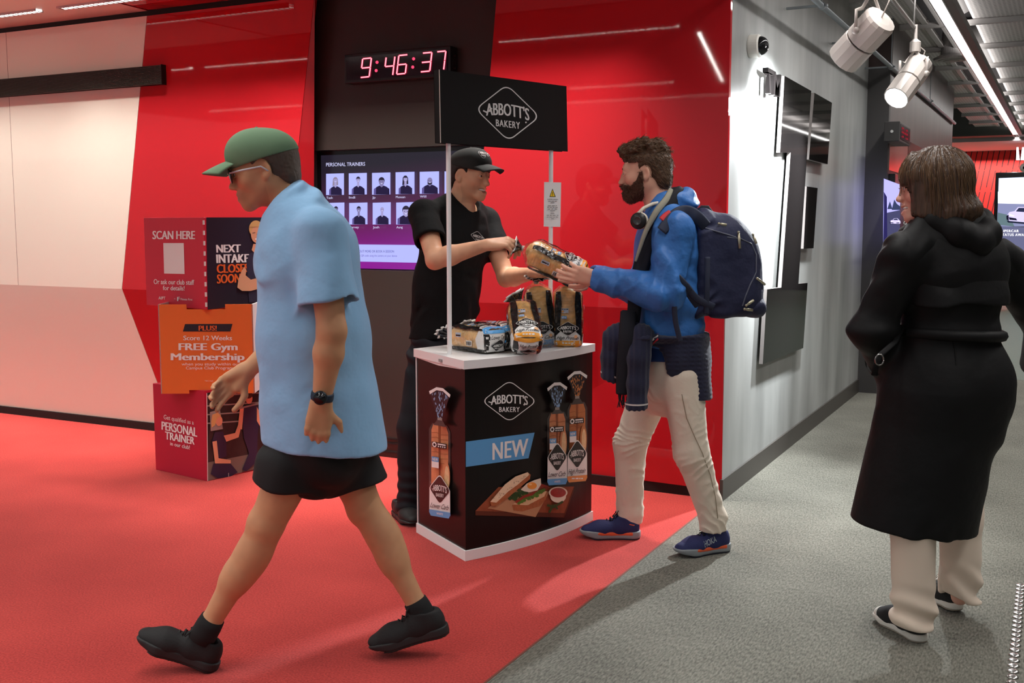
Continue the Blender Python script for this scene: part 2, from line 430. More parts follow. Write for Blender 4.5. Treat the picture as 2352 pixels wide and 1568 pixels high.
        if not keys: return np.zeros((0, 3)), np.zeros((0, 4), int)
        keys = np.concatenate(keys); pos = np.concatenate(pos); quads = np.concatenate(quads)
        o = np.argsort(keys); ks = keys[o]; ix = np.searchsorted(ks, quads); ix = np.clip(ix, 0, len(ks) - 1)
        ok = (ks[ix] == quads).all(1)
        return pos[o], ix[ok]
    def obj(s, name, h, mats, parent, lo=None, hi=None, col=None, relax=1, bounds=None):
        v, q = s.mesh(lo, hi, h)
        # a light relax keeps the surface nets even
        for _ in range(relax):
            acc = np.zeros_like(v); n = np.zeros(len(v))
            for a in range(4):
                for b_ in (q[:, (a + 1) % 4], q[:, (a - 1) % 4]): np.add.at(acc, q[:, a], v[b_]); np.add.at(n, q[:, a], 1)
            v = v * .5 + .5 * acc / np.maximum(n, 1)[:, None]
        me = bpy.data.meshes.new(name); nv, nq = len(v), len(q)
        me.vertices.add(nv); me.vertices.foreach_set('co', v.astype(f32).ravel())
        me.loops.add(nq * 4); me.loops.foreach_set('vertex_index', q.astype(np.int32).ravel())
        me.polygons.add(nq); me.polygons.foreach_set('loop_start', np.arange(0, nq * 4, 4, dtype=np.int32)); me.polygons.foreach_set('loop_total', np.full(nq, 4, np.int32))
        me.polygons.foreach_set('use_smooth', np.ones(nq, bool))
        for m in (mats if isinstance(mats, (list, tuple)) else [mats]): me.materials.append(m)
        me.update(calc_edges=True); me.validate()
        if col is not None:
            c = col(v); a = me.color_attributes.new('Col', 'FLOAT_COLOR', 'POINT'); a.data.foreach_set('color', np.concatenate([c, np.ones((len(v), 1))], 1).astype(f32).ravel())
        o = bpy.data.objects.new(name, me); link(o, parent)
        if parent is not None: o.matrix_parent_inverse = parent_world(parent).inverted()
        return o
def bump_at(P, c, r):
    d = P - np.asarray(c, f32); return np.exp(-np.einsum('ij,ij->i', d, d) / f32(r * r))
def folds(amp, sc, dirv, seed=0, warp=1.0):
    """irregular soft creases running across dirv"""
    dv = unit(dirv).astype(f32)
    def f(P):
        n1 = vnoise(P, sc * .12, seed); n2 = vnoise(P, sc * .30, seed + 3)
        ph = (P @ dv) * f32(sc) + n1 * f32(5.5 * warp) + n2 * f32(1.6 * warp)
        m = np.clip(vnoise(P, sc * .10, seed + 5) * 1.5 + .15, 0, 1); m = m * m
        return f32(amp) * (m * np.sin(ph) + f32(.35) * n2)
    return f

# ------------------------------------------------------------------ anatomy
def head(s, O, C, smile=0.0, female=False):
    """s: SDF; O head centre (between the ears, eye height), C columns forward/left/up"""
    s.frame(O, C); fm = .94 if female else 1.0
    s.ell((-.012, 0, .030), (.099, .0745 * fm, .086), k=.03)
    s.ell((.020, 0, -.040), (.066, .056 * fm, .074), k=.045)
    for y in (-1, 1):
        s.cone((-.006, y * .047 * fm, -.048), (.064, y * .016, -.101), .017, .013, k=.03)
        s.ell((.055, y * .041, -.028), (.022, .018, .018), k=.035)
    s.cone((.074, -.007, -.104), (.074, .007, -.104), .0145, k=.022)
    s.cone((.0765, -.030, .022), (.0765, .030, .022), .0135 * (.9 if female else 1), k=.03)
    for y in (-1, 1): s.ell((.1035, y * .0325, -.003), (.0135, .0175, .0125), k=.014, op='s')
    s.ell((.078, 0, -.070), (.019, .029, .023), k=.024)
    s.chain([(.086, 0, .010), (.097, 0, -.010), (.1085, 0, -.034)], [.0060, .0064, .0082], k=.014)
    s.ell((.088, 0, -.034), (.018, .0135, .016), k=.012)
    s.ell((.1090, 0, -.0375), (.0100, .0096, .0085), k=.008)
    for y in (-1, 1):
        s.ell((.0985, y * .0118, -.0415), (.0105, .0066, .0072), k=.007)
        s.ell((.1045, y * .0066, -.0485), (.0045, .0032, .0035), k=.003, op='s')
        for z0, z1, r in ((.0015, .0060, .0032), (-.006, -.0095, .0026)):
            s.chain([(.0845, y * .0195, -.003), (.0915, y * .027, z1 * .9), (.0905, y * .036, z1), (.0800, y * .0455, -.0015)], r, k=.005)
    cz = .012 * smile; cy = .022 + .011 * smile
    for y in (-1, 1):
        s.chain([(.0965, 0, -.0650), (.0955, y * .009, -.0632 + .001 * smile), (.082 - .005 * smile, y * cy, -.071 + cz)], [.0048, .0046, .0030], k=.006)
        s.chain([(.0945, 0, -.0805 - .008 * smile), (.0920, y * .011, -.0790 - .005 * smile), (.081 - .005 * smile, y * cy, -.072 + cz)], [.0060, .0052, .0030], k=.006)
        if smile > .2: s.chain([(.093, y * .0185, -.046), (.081, y * .036, -.058), (.072, y * .039, -.080)], [.0025, .0035, .003], k=.02, op='s')
    if smile > .2:
        s.ell((.096, 0, -.0735), (.018, .018, .0026 + .0056 * smile), k=.004, op='s')
        for y in (-1, 1): s.ell((.090, y * (.013 + .006 * smile), -.0715 + .006 * smile), (.016, .014, .0022 + .0038 * smile), k=.004, op='s')
    else: s.cone((.103, -.018, -.0722), (.103, .018, -.0722), .0025, k=.004, op='s')
    for y in (-1, 1):
        E_ = rot((0, 0, 1), y * R(-24)) @ rot((0, 1, 0), R(12))
        s.ell((-.012, y * .076, -.006), (.018, .0065, .029), E_, k=.008); s.ell((-.007, y * .073, -.029), (.010, .006, .011), k=.008)
        s.ell((-.006, y * .0825, -.004), (.0095, .0060, .0150), E_, k=.006, op='s')
    s.frame()
def face_parts(parent, O, C, iris=(.12, .07, .04), smile=0.0, brow=(.03, .02, .015)):
    me_w = mat('eye_white', (.74, .72, .70), .15); me_i = mat('iris_%d' % int(iris[0] * 1000), iris, .1); me_p = mat('pupil', (.004, .004, .004), .05)
    W = lambda p: np.asarray(O) + C @ np.asarray(p, float)
    for y in (-1, 1):
        c = W((.0800, y * .0325, -.0015)); b = MB(); b.sphere(c, .0122, 20, 14, 0)
        d = unit(C @ np.array([1, y * .05, 0])); b.lathe([(.0058, .0108), (.0050, .0119), (.0001, .0122)], c, d, 16, 1); b.lathe([(.0027, .0119), (.002, .0124), (.0001, .0125)], c, d, 12, 2)
        b.obj('eye', [me_w, me_i, me_p], parent, sm=True)
        b = MB(); P = [W((.0930, y * .014, .0155)), W((.0945, y * .025, .0205)), W((.0895, y * .037, .0215)), W((.077, y * .048, .0165))]
        b.tube(P, [.0026, .0034, .0030, .0012], 8); b.obj('eyebrow', mat('brow_%d' % int(brow[0] * 1000), brow, .9), parent, sm=True)
    if smile > .2:
        b = MB(); b.sphere(W((.0800, 0, -.0672)), (.0140, .0240, .0068), 20, 10, 0, C); b.obj('teeth', mat('teeth', (.78, .75, .68), .25), parent, sm=True)
FL = ((.041, .026, .021), (.045, .029, .022), (.041, .027, .022), (.032, .020, .019))
def hand(s, wr, d, n, side, curls, thumb=None, sc=1.0, spread=(.10, .03, -.04, -.12), forearm=None, kroot=.008):
    """wr wrist, d direction of the fingers, n direction the palm faces, side=+1 if thumb lies along cross(d,n)"""
    d = unit(d); n = unit(np.asarray(n, float) - d * np.dot(n, d)); t = np.cross(d, n) * side; w_ = np.asarray(wr, float)
    P = lambda a, b_, c=0.0: w_ + (d * a + t * b_ + n * c) * sc
    kn = [P(.088, .027), P(.092, .009), P(.088, -.010), P(.079, -.027)]
    for q, rr in zip(kn, (.0122, .0122, .0118, .0108)): s.econe(P(.004, np.dot(q - w_, t) / sc * .45), q, .0205 * sc, rr * sc, n, .78, k=.012)
    s.cone(P(.02, .014, .006), P(.058, .026, .010), .0165 * sc, .013 * sc, k=.014); s.cone(P(.02, -.014, .006), P(.055, -.022, .006), .014 * sc, .012 * sc, k=.014)
    tips = []
    for i, q in enumerate(kn):
        a = 0.0; dd = unit(d + t * spread[i]); p = q; r0 = (.0098, .0100, .0096, .0084)[i]
        for j, L in enumerate(FL[i]):
            a += R(curls[i][j]); v = dd * math.cos(a) + n * math.sin(a); p2 = p + v * L * sc
            s.cone(p, p2, (r0 - .0007 * j) * sc, (r0 - .0007 * (j + 1)) * sc, k=(kroot if j == 0 else .004)); p = p2
        tips.append(p)
    th = thumb or ((.35, .75, .30), (.75, .45, .40), (.95, .10, .35)); p = P(.030, .026, .008); r0 = .0125
    for j, (v, L) in enumerate(zip(th, (.040, .032, .026))):
        v = unit(d * v[0] + t * v[1] + n * v[2]); p2 = p + v * L * sc; s.cone(p, p2, (r0 - .0011 * j) * sc, (r0 - .0011 * (j + 1)) * sc, k=(.012 if j == 0 else .004)); p = p2
    tips.append(p); return kn, tips
def skin_col(base, lips, O, C, stub=0.0, shade=1.0):
    base = np.array(base); lips = np.array(lips)
    def f(v):
        c = np.tile(base, (len(v), 1)); q = (v - np.asarray(O)) @ C
        n = vnoise(v.astype(f32), 55, 3)[:, None]; c = c * (1 + .05 * n)
        inface = (np.abs(q[:, 0]) < .2) & (np.abs(q[:, 2]) < .2)
        lip = np.exp(-((np.abs(q[:, 2] + .0725) / .011) ** 4)) * np.exp(-((np.abs(q[:, 1]) / .026) ** 4)) * (q[:, 0] > .080)
        c = c * (1 - .75 * lip[:, None]) + lips * .75 * lip[:, None]
        ck = np.exp(-(((q[:, 2] + .028) / .022) ** 2) - (((np.abs(q[:, 1]) - .045) / .020) ** 2)) * (q[:, 0] > .03); c = c * (1 - .12 * ck[:, None] * np.array([0, 1, 1]))
        if stub:
            s_ = np.clip((-q[:, 2] - .045) / .02, 0, 1) * (q[:, 0] > .0) * (q[:, 2] > -.135) * (1 - lip) * inface; c = c * (1 - stub * s_[:, None] * np.array([.9, 1, .95]))
        return c
    return f
def lace_rows(b, pts_l, pts_r, r=.0022):
    for p, q in zip(pts_l, pts_r): b.tube([p, (np.asarray(p) + q) / 2 + np.array([0, 0, .004]), q], r, 6)
def sneaker(parent, heel, toe, roll_up, style, L=.29, wd=.098, name='shoe', kneefold=0, h=.0035, upn=None):
    """shoe from heel point to toe point (on its sole); roll_up = up direction. style: dict of materials. parts: upper, midsole, outsole, laces, tongue"""
    heel = np.asarray(heel, float); toe = np.asarray(toe, float); x = unit(toe - heel); z = unit(np.asarray(roll_up, float) - x * np.dot(roll_up, x)); y = np.cross(z, x); C = np.array([x, y, z]).T
    t = bpy.data.objects.new(name, None); link(t, parent); t.location = heel; t.matrix_parent_inverse = parent_world(parent).inverted() if parent else Matrix.Identity(4)
    k = L / .29; lo = np.minimum(heel, toe) - .12; hi = np.maximum(heel, toe) + .20
    W = lambda p: heel + C @ (np.asarray(p, float) * k)
    st = style.get('stack', .030); hs = wd / .098
    def foot2d(s, z0, z1, grow):
        # outline as a blend of flat ellipsoids/cones, cut by planes
        for a, b_, ra, rb in (((.042, 0), (.105, -.002), .036, .033), ((.105, -.002), (.205, .004), .034, .047), ((.205, .004), (.245, .006), .047, .040)):
            s.econe((a[0] * k, a[1] * k, (z0 + z1) / 2 * k), (b_[0] * k, b_[1] * k, (z0 + z1) / 2 * k), (ra * hs + grow) * k, (rb * hs + grow) * k, (0, 0, 1), 3.0, k=.02)
        return s
    # midsole
    s = SDF().frame(heel, C); foot2d(s, 0, st, .004); rk = style.get('rocker', .012)
    s.plane((0, 0, st * k), (0, 0, 1), .004); s.plane((0, 0, .006 * k), (0, 0, -1), .006)
    s.plane((.235 * k, 0, .006 * k), (rk * 22, 0, -1), .02)
    s.frame(); s.obj('midsole', h, style['mid'], t, lo, hi)
    if style.get('stripe'):
        s = SDF().frame(heel, C); foot2d(s, 0, st, .0052); s.plane((0, 0, st * .98 * k), (0, 0, 1), .003); s.plane((.06 * k, 0, st * .55 * k), (-.03, 0, -1), .003); s.plane((.13 * k, 0, st * .45 * k), (.10, 0, -1), .003)
        s.plane((.035 * k, 0, 0), (-1, 0, 0), .004); s.plane((.205 * k, 0, 0), (1, 0, 0), .012); s.frame(); s.obj('midsole_stripe', h, style['stripe'], t, lo, hi)
    s = SDF().frame(heel, C); foot2d(s, 0, st, .002); s.plane((0, 0, .009 * k), (0, 0, 1), .002); s.plane((0, 0, 0), (0, 0, -1), .002); s.plane((.235 * k, 0, 0), (rk * 22, 0, -1), .02)
    s.frame(); s.obj('outsole', h, style['out'], t, lo, hi)
    # upper
    s = SDF().frame(heel, C); hz = st * .6
    s.econe((.045 * k, 0, .05 * k), (.10 * k, 0, .055 * k), .036 * k * hs, .037 * k * hs, (0, 0, 1), 1.5, k=.02)
    s.econe((.10 * k, 0, .05 * k), (.19 * k, .003 * k, .040 * k), .036 * k * hs, .042 * k * hs, (0, 0, 1), .95, k=.03)
    s.econe((.19 * k, .003 * k, .038 * k), (.245 * k, .006 * k, .032 * k), .044 * k * hs, .036 * k * hs, (0, 0, 1), .78, k=.03)
    ch = style.get('collar', .092)
    s.cone((.052 * k, 0, .06 * k), (.066 * k, 0, ch * k), .036 * k * hs, .037 * k * hs, k=.02)
    s.plane((.06 * k, 0, ch * k), (-.12, 0, 1), .006); s.plane((0, 0, hz * k), (0, 0, -1), .002); s.plane((.24 * k, 0, hz * k), (rk * 14, 0, -1), .01)
    s.cone((.064 * k, 0, .07 * k), (.066 * k, 0, .14 * k), .029 * k * hs, .033 * k * hs, k=.004, op='s')
    s.frame(); s.obj('upper', h, style['upper'], t, lo, hi)
    if style.get('toecap'):
        s = SDF().frame(heel, C); s.econe((.205 * k, .004 * k, .038 * k), (.247 * k, .006 * k, .030 * k), .046 * k * hs, .039 * k * hs, (0, 0, 1), .76, k=.03); s.plane((.222 * k, 0, 0), (-1, 0, .5), .004); s.plane((0, 0, hz * k), (0, 0, -1), .002)
        s.frame(); s.obj('toe_cap', h, style['toecap'], t, lo, hi)
    b = MB(); b.tube([W((.100, 0, .098)), W((.085, 0, ch + .012)), W((.082, 0, ch + .022))], [.017 * k, .020 * k, .017 * k], 10, flat=((1, 0, 0), .35)); b.obj('tongue', style['upper'], t, sm=True)
    b = MB()
    for i in range(5):
        a = .105 + i * .017; zt = .1165 - i * .0098; b.tube([W((a, -.020, zt - .010)), W((a + .004, 0, zt + .001)), W((a + .008, .020, zt - .010))], .0026, 6)
        b.tube([W((a, .020, zt - .010)), W((a + .004, 0, zt + .0025)), W((a + .008, -.020, zt - .010))], .0026, 6)
    for q in (-1, 1): b.tube([W((.10, 0, .120)), W((.105, q * .014, .134)), W((.120, q * .030, .116)), W((.112, q * .012, .116)), W((.10, 0, .120))], .0024, 6)
    for q in (-1, 1): b.tube([W((.10, 0, .120)), W((.118, q * .016, .118)), W((.134, q * .038, .092))], .0024, 6)
    b.obj('laces', style['lace'], t, sm=True)
    return t, W

# ------------------------------------------------------------------ the room
RED = lin((190, 34, 42)); CREAM = lin((236, 230, 214))
m_red = mat('red_gloss_panel', RED, .035, spec=.45, bump=(.03, .004, 1.3))
m_cream = mat('cream_gloss_panel', CREAM, .22, spec=.5)
m_dark = mat('charcoal_laminate', lin((58, 52, 48)), .35, spec=.4)
m_gap = mat('shadow_gap_black', (.006, .005, .005), .6)
m_conc = mat('polished_concrete', lin((156, 158, 156)), .38, spec=.4, noise=(2.6, 10), var=.34, bump=(.12, .004, 6), stretch=(1, 1, .22))

def carpet(name, a, b, sc, st=(1, 1, 1), bumpd=.004):
    m = bpy.data.materials.new(name); m.use_nodes = True; nt = m.node_tree; bs = nt.nodes['Principled BSDF']
    bs.inputs['Roughness'].default_value = .95; bs.inputs['Specular IOR Level'].default_value = .15; bs.inputs['Sheen Weight'].default_value = .15
    tc = nt.nodes.new('ShaderNodeTexCoord'); mp = nt.nodes.new('ShaderNodeMapping'); mp.inputs['Scale'].default_value = st
    nt.links.new(tc.outputs['Object'], mp.inputs[0])
    n = nt.nodes.new('ShaderNodeTexNoise'); n.inputs['Scale'].default_value = sc; n.inputs['Detail'].default_value = 4
    n2 = nt.nodes.new('ShaderNodeTexNoise'); n2.inputs['Scale'].default_value = 2.2; n2.inputs['Detail'].default_value = 5
    nt.links.new(mp.outputs[0], n.inputs['Vector']); nt.links.new(tc.outputs['Object'], n2.inputs['Vector'])
    ad = nt.nodes.new('ShaderNodeMath'); ad.operation = 'MULTIPLY_ADD'; ad.inputs[1].default_value = .35
    nt.links.new(n2.outputs['Fac'], ad.inputs[0]); nt.links.new(n.outputs['Fac'], ad.inputs[2])
    cr = nt.nodes.new('ShaderNodeValToRGB'); cr.color_ramp.elements[0].position = .45; cr.color_ramp.elements[1].position = .9
    cr.color_ramp.elements[0].color = (*a, 1); cr.color_ramp.elements[1].color = (*b, 1)
    nt.links.new(ad.outputs[0], cr.inputs[0]); nt.links.new(cr.outputs[0], bs.inputs['Base Color'])
    bp = nt.nodes.new('ShaderNodeBump'); bp.inputs['Strength'].default_value = .5; bp.inputs['Distance'].default_value = bumpd
    nt.links.new(n.outputs['Fac'], bp.inputs['Height']); nt.links.new(bp.outputs[0], bs.inputs['Normal'])
    return m
m_redc = carpet('red_loop_carpet', lin((150, 32, 30)), lin((202, 68, 60)), 135)
m_greyc = carpet('grey_woven_carpet', lin((68, 67, 59)), lin((130, 129, 118)), 150, (1, .28, 1))

def struct(mb, name, mats, **k):
    o = mb.obj(name, mats, **k); o['kind'] = 'structure'; return o
b = MB(); b.add([(-9, -11, 0), (-.022, -11, 0), (-.022, .2, 0), (-9, .2, 0)], [(0, 1, 2, 3)]); struct(b, 'floor_red', m_redc)
b = MB(); b.add([(-.022, -11, 0), (7, -11, 0), (7, 22, 0), (-6, 22, 0), (-6, .2, 0), (-.022, .2, 0)], [(0, 1, 2, 3, 4, 5)]); struct(b, 'floor_grey', m_greyc)
b = MB(); b.box((-.022, -5.4, .0005), (.004, 5.5, .0006)); struct(b, 'trim_1', mat('carpet_joint', lin((120, 70, 60)), .9))

ZF = 1.0            # height of the fold where the wall leans back in
YB = .11           # how far the foot of the wall sits behind the fold
def wall_panel(name, m, top, foot, kind='structure'):
    """top: [(x,z)...] polygon at y=0 above the fold; foot: [(x,z)] below the fold, leaning"""
    b = MB()
    b.prism([(x, 0, z) for x, z in top], (0, .03, 0))
    if foot: b.prism([(x, YB * (ZF - z) / ZF, z) for x, z in foot], (0, .03, 0))
    return struct(b, name, m)
ZT = 2.815
wall_panel('wall_back_cream', m_cream, [(-9, ZF), (-4.262, ZF), (-3.937, ZT), (-9, ZT)], [(-9, .055), (-3.93, .055), (-4.262, ZF), (-9, ZF)])
wall_panel('wall_back_red', m_red, [(-4.258, ZF), (-2.86, ZF), (-2.565, ZT), (-3.933, ZT)], [(-3.926, .055), (-2.99, .055), (-2.86, ZF), (-4.258, ZF)])
b = MB(); b.prism([(x, 0, z) for x, z in [(-1.487, ZF), (0.003, ZF), (0.003, ZT), (-1.308, ZT)]], (0, .03, 0))
lo_ = [(-1.53, YB, .055), (.003, .024, .055), (.003, 0, ZF), (-1.487, 0, ZF)]; b.add(lo_, [(0, 1, 2), (0, 2, 3)]); b.span((-1.487, .0, ZF - .0005), (.003, .03, ZF))
struct(b, 'wall_back_red.001', m_red)
b = MB()   # angled return of the left red panel into the charcoal recess
b.add([(-2.86, 0.004, ZF), (-2.565, .004, ZT), (-2.715, .13, ZT), (-2.715, .13, ZF), (-2.99, YB + .004, .055), (-2.715, .2, .055)], [(0, 1, 2, 3), (4, 0, 3, 5)])
struct(b, 'wall_back_return', m_red)
b = MB(); b.span((-9, .09, .0), (-2.6, .2, .055)); b.span((-1.5, .05, 0), (0, .2, .055)); b.span((-9, .012, ZT), (0, .2, ZT + .05)); struct(b, 'baseboard_back', m_gap)
# charcoal recess with the screen niche
TVX0, TVX1, TVZ0, TVZ1 = -2.69, -1.3, 1.175, 1.915
b = MB(); b.span((-2.72, .12, TVZ1 - .01), (-1.0, .22, 2.86)); b.span((-2.72, .12, .0), (-1.0, .22, 1.165)); b.span((-2.72, .12, 1.16), (-2.695, .22, 1.92)); struct(b, 'wall_back_charcoal', m_dark)
b = MB(); b.span((-2.72, .225, 1.1), (-1.0, .24, 2.0)); struct(b, 'wall_back_niche', m_gap)
b = MB()
for z in (.03, .085, .115): b.span((-2.71, .112, z), (-1.0, .121, z + .012))
struct(b, 'trim_2', m_gap)
# seam in the cream panel and grille
b = MB(); b.span((-5.312, -.0006, 1.0), (-5.309, .001, ZT)); struct(b, 'trim_3', mat('seam', lin((120, 95, 80)), .8))

g = thing('ventilation_grille', 'long black perforated ventilation strip across the cream and red wall', 'vent', (-5.5, 0, 2.42))
b = MB(); b.span((-9, -.03, 2.36), (-3.785, .0, 2.485)); b.obj('backing', mat('vent_black', (.008, .007, .006), .6), g)
b = MB()
for i in range(15): b.span((-9, -.042, 2.362 + i * .0083), (-3.787, -.03, 2.366 + i * .0083))
b.obj('slat', mat('vent_slat', lin((62, 55, 45)), .5), g)
b = MB()
x = -5.9
while x < -3.79: b.span((x, -.04, 2.362), (x + .004, -.028, 2.484)); x += .012
b.obj('mesh', mat('vent_slat', lin((62, 55, 45)), .5), g)
b = MB(); b.span((-3.787, -.044, 2.358), (-3.782, 0, 2.487)); b.obj('end_cap', mat('vent_black', (.008, .007, .006), .6), g)

# low ceiling over the red carpet: cream wedge and red field, continuing the wall's colours
p = on_z(255, 3, CEIL)
b = MB(); b.add([(-9, .2, CEIL), (-3.93, .2, CEIL), (-3.937, 0, CEIL), (-3.937 + (p[0] + 3.937) * 8, p[1] * 8, CEIL), (-9, -6.3, CEIL)], [(0, 1, 2, 3, 4)]); struct(b, 'ceiling_cream', m_cream)
b = MB(); b.add([(-9, .2, CEIL + .004), (.0, .2, CEIL + .004), (0, -6.4, CEIL + .004), (-9, -6.4, CEIL + .004)], [(0, 1, 2, 3)]); struct(b, 'ceiling_red', m_red)
b = MB(); b.span((-9, -6.4, CEIL - .002), (0, -1.2, CEIL + .001)); struct(b, 'ceiling_bounce_blocker', mat('bounce_blocker_dark', lin((44, 40, 40)), .5))  # unseen dark sheet added to cut ceiling bounce and reflections on the wall
m_led = glow('led_diffuser', (1, .96, .9), 60.0)
m_ledc = glow('led_diffuser_corridor', (1, .97, .94), 9.0)
m_led2 = glow('led_diffuser_near', (1, .96, .9), 4.0)
m_alu = mat('white_aluminium', (.6, .6, .6), .35)
def led_strip(name, p0, p1, z, label, n, group, wd=.05, cell=.045, louvre=True, m=None):
    p0 = np.array([*p0, z]); p1 = np.array([*p1, z]); L = np.linalg.norm(p1 - p0); u = (p1 - p0) / L; v = np.array([-u[1], u[0], 0])
    t = thing(name, label, 'ceiling light', (p0 + p1) / 2, group=group)
    b = MB(); q = lambda a, c, h: p0 + u * a + v * c + np.array([0, 0, h])
    b.add([q(0, -wd / 2, -.004), q(L, -wd / 2, -.004), q(L, wd / 2, -.004), q(0, wd / 2, -.004)], [(0, 1, 2, 3)]); b.obj('diffuser', m or m_led, t)
    b = MB()
    for s in (-1, 1): b.prism([q(0, s * wd / 2, -.012), q(L, s * wd / 2, -.012), q(L, s * (wd / 2 + .01), -.012), q(0, s * (wd / 2 + .01), -.012)], (0, 0, .02))
    b.obj('frame', m_alu, t)
    if louvre:
        b = MB(); k = int(L / cell)
        V = []; Fq = []
        for i in range(k + 1):
            n0 = len(V); V += [q(i * cell, -wd / 2, -.012), q(i * cell + .014, -wd / 2, -.012), q(i * cell + .014, wd / 2, -.012), q(i * cell, wd / 2, -.012), q(i * cell + .014, -wd / 2 + .002, -.012), q(i * cell, -wd / 2 + .002, -.012)]
            Fq.append((n0, n0 + 1, n0 + 4, n0 + 5)); Fq.append((n0 + 5, n0 + 4, n0 + 2, n0 + 3))
            if i: Fq.append((n0 - 5, n0, n0 + 5, n0 - 2))
        b.add(V, Fq)
        b.obj('louvre', mat('louvre_dark', (.05, .05, .05), .4), t)
    return t
LG = None
led_strip('ceiling_strip_light', (-6.4, -.34), (-4.55, -.34), CEIL, 'white louvred strip light in the cream ceiling, at the top left corner', 0, LG, m=m_led2)
led_strip('ceiling_strip_light', (-4.36, -.33), (-3.0, -.33), CEIL, 'white louvred strip light crossing from cream ceiling to red ceiling', 0, LG, m=m_led2)
for i, (a, c) in enumerate((((-2.43, -2.11), (-.98, -2.11)), ((-5.4, -2.11), (-4.3 + 1.55, -2.11)), ((-8.5, -2.11), (-5.55, -2.11)), ((-.93, -2.45), (-1.55, -5.2)), ((-6, -6.2), (-.5, -6.2)), ((-8, -5), (-2, -5)))):
    led_strip('ceiling_strip_light', a, c, CEIL, ['recessed strip light above the counter, mirrored in the right red wall', 'recessed strip light mirrored in the left red wall above the walker', 'recessed strip light over the cream wall, out of frame', 'slanting strip light mirrored at the right end of the red wall', 'far strip light faintly mirrored low in the red wall', 'long strip light behind the camera'][i], 0, LG, .026, .05)

# ------------------------------------------------------------------ corridor shell
b = MB(); b.span((-.02, .031, 0), (0, 4.17, 3.3)); struct(b, 'wall_right_concrete', m_conc)
b = MB(); b.span((-.005, 0.012, 0.0), (.012, 4.17, .115)); struct(b, 'baseboard_right', mat('grey_skirting', lin((70, 66, 62)), .45))
b = MB(); b.span((-.02, 4.17, 0), (.178, 4.25, 2.74)); struct(b, 'wall_right_end', mat('dark_grey_paint', lin((74, 72, 72)), .5))

# ------------------------------------------------------------------ promotional counter
U = np.array([.267, .964, 0]); U /= np.linalg.norm(U); NRM = np.array([U[1], -U[0], 0])
PB = np.array([-.694, -1.474, 0.]); LBC = .868; BULGE = .05
PC = PB + U * LBC; PA = PB + U * .155 - NRM * .47; PD = PC - U * .155 - NRM * .47
def fpt(s, z, o=0.0): return PB + U * (s * LBC) + NRM * (BULGE * 4 * s * (1 - s) + o) + UP * z
def front_surf(px, py, h=0.0):
    off = .03
    for _ in range(5):
        q = on_plane(px, py, PB + NRM * (off + h + .0028), NRM); s = float(np.dot(q - PB, U)) / LBC; off = BULGE * 4 * s * (1 - s)
    return q
NS = np.cross(PB - PA, UP); NS /= np.linalg.norm(NS)
if np.dot(NS, CAM - PA) < 0: NS = -NS
side_surf = plane_surf(PA + NS * .0028, NS)
def outline(grow=0.0, n=14):
    P = [PA, PB] ; c = (PA + PB + PC + PD) / 4
    pts = [PA] + [fpt(i / n, 0) for i in range(n + 1)] + [PD]
    if grow:
        out = []
        for p in pts:
            d = p - c; out.append(p + d / np.linalg.norm(d) * grow)
        pts = out
    return pts
m_wplastic = mat('white_plastic', (.86, .86, .86), .35)
m_wrap = mat('black_vinyl_wrap', lin((20, 17, 17)), .32, spec=.28)
ctr = thing('promotion_counter', 'black bakery promotion counter with white top, header sign and two poles', 'counter', tuple((PA + PB + PC + PD) / 4))
b = MB(); b.prism(outline(.012), (0, 0, .046)); b.obj('plinth', m_wplastic, ctr, bevel=.004)
b = MB()
pts = outline(0)
V = [p + UP * z for z in (.046, .838) for p in pts]; n = len(pts)
b.add(V, [(i, i + 1, i + 1 + n, i + n) for i in range(n - 1)]); b.obj('wrap_panel', m_wrap, ctr, sm=False, solid=.004)
b = MB()
b.tube([PA + UP * .046 + NS * .003, PA + UP * .838 + NS * .003], .004, 8); b.obj('edge_strip', m_wplastic, ctr)
b = MB(); b.prism([p + UP * .836 for p in outline(.016)], (0, 0, .038)); b.obj('counter_top', m_wplastic, ctr, bevel=.006)
b = MB(); pr_ = [PA * (1 - t) + PB * t for t in (.04, .5, .96)]
b.add([p + NS * o + UP * z for p, z in zip(pr_, (.833, .824, .833)) for o in (.008,)] + [p + NS * .008 + UP * .842 for p in pr_], [(0, 1, 4, 3), (1, 2, 5, 4)]); b.obj('banner_flap', WHITE, ctr, solid=.001)
b = MB(); q = PA * .42 + PB * .58; b.box(q + NS * .0165 + UP * .851, (.014, .003, .006), 0, np.array([np.append((PB - PA)[:2] / np.linalg.norm((PB - PA)[:2]), 0), NS, UP]).T); b.obj('slot', mat('slot_grey', (.35, .34, .34), .5), ctr)
POLE_L = np.array([-.861, -1.317, 0]); POLE_R = POLE_L + U * .687
for p in (POLE_L, POLE_R):
    b = MB(); b.tube([p + UP * .872, p + UP * 1.217], .0105, 16); b.tube([p + UP * 1.2195, p + UP * 2.06], .0105, 16); b.tube([p + UP * 1.21, p + UP * 1.225], .0098, 16)
    b.obj('pole', m_wplastic, ctr, sm=False)
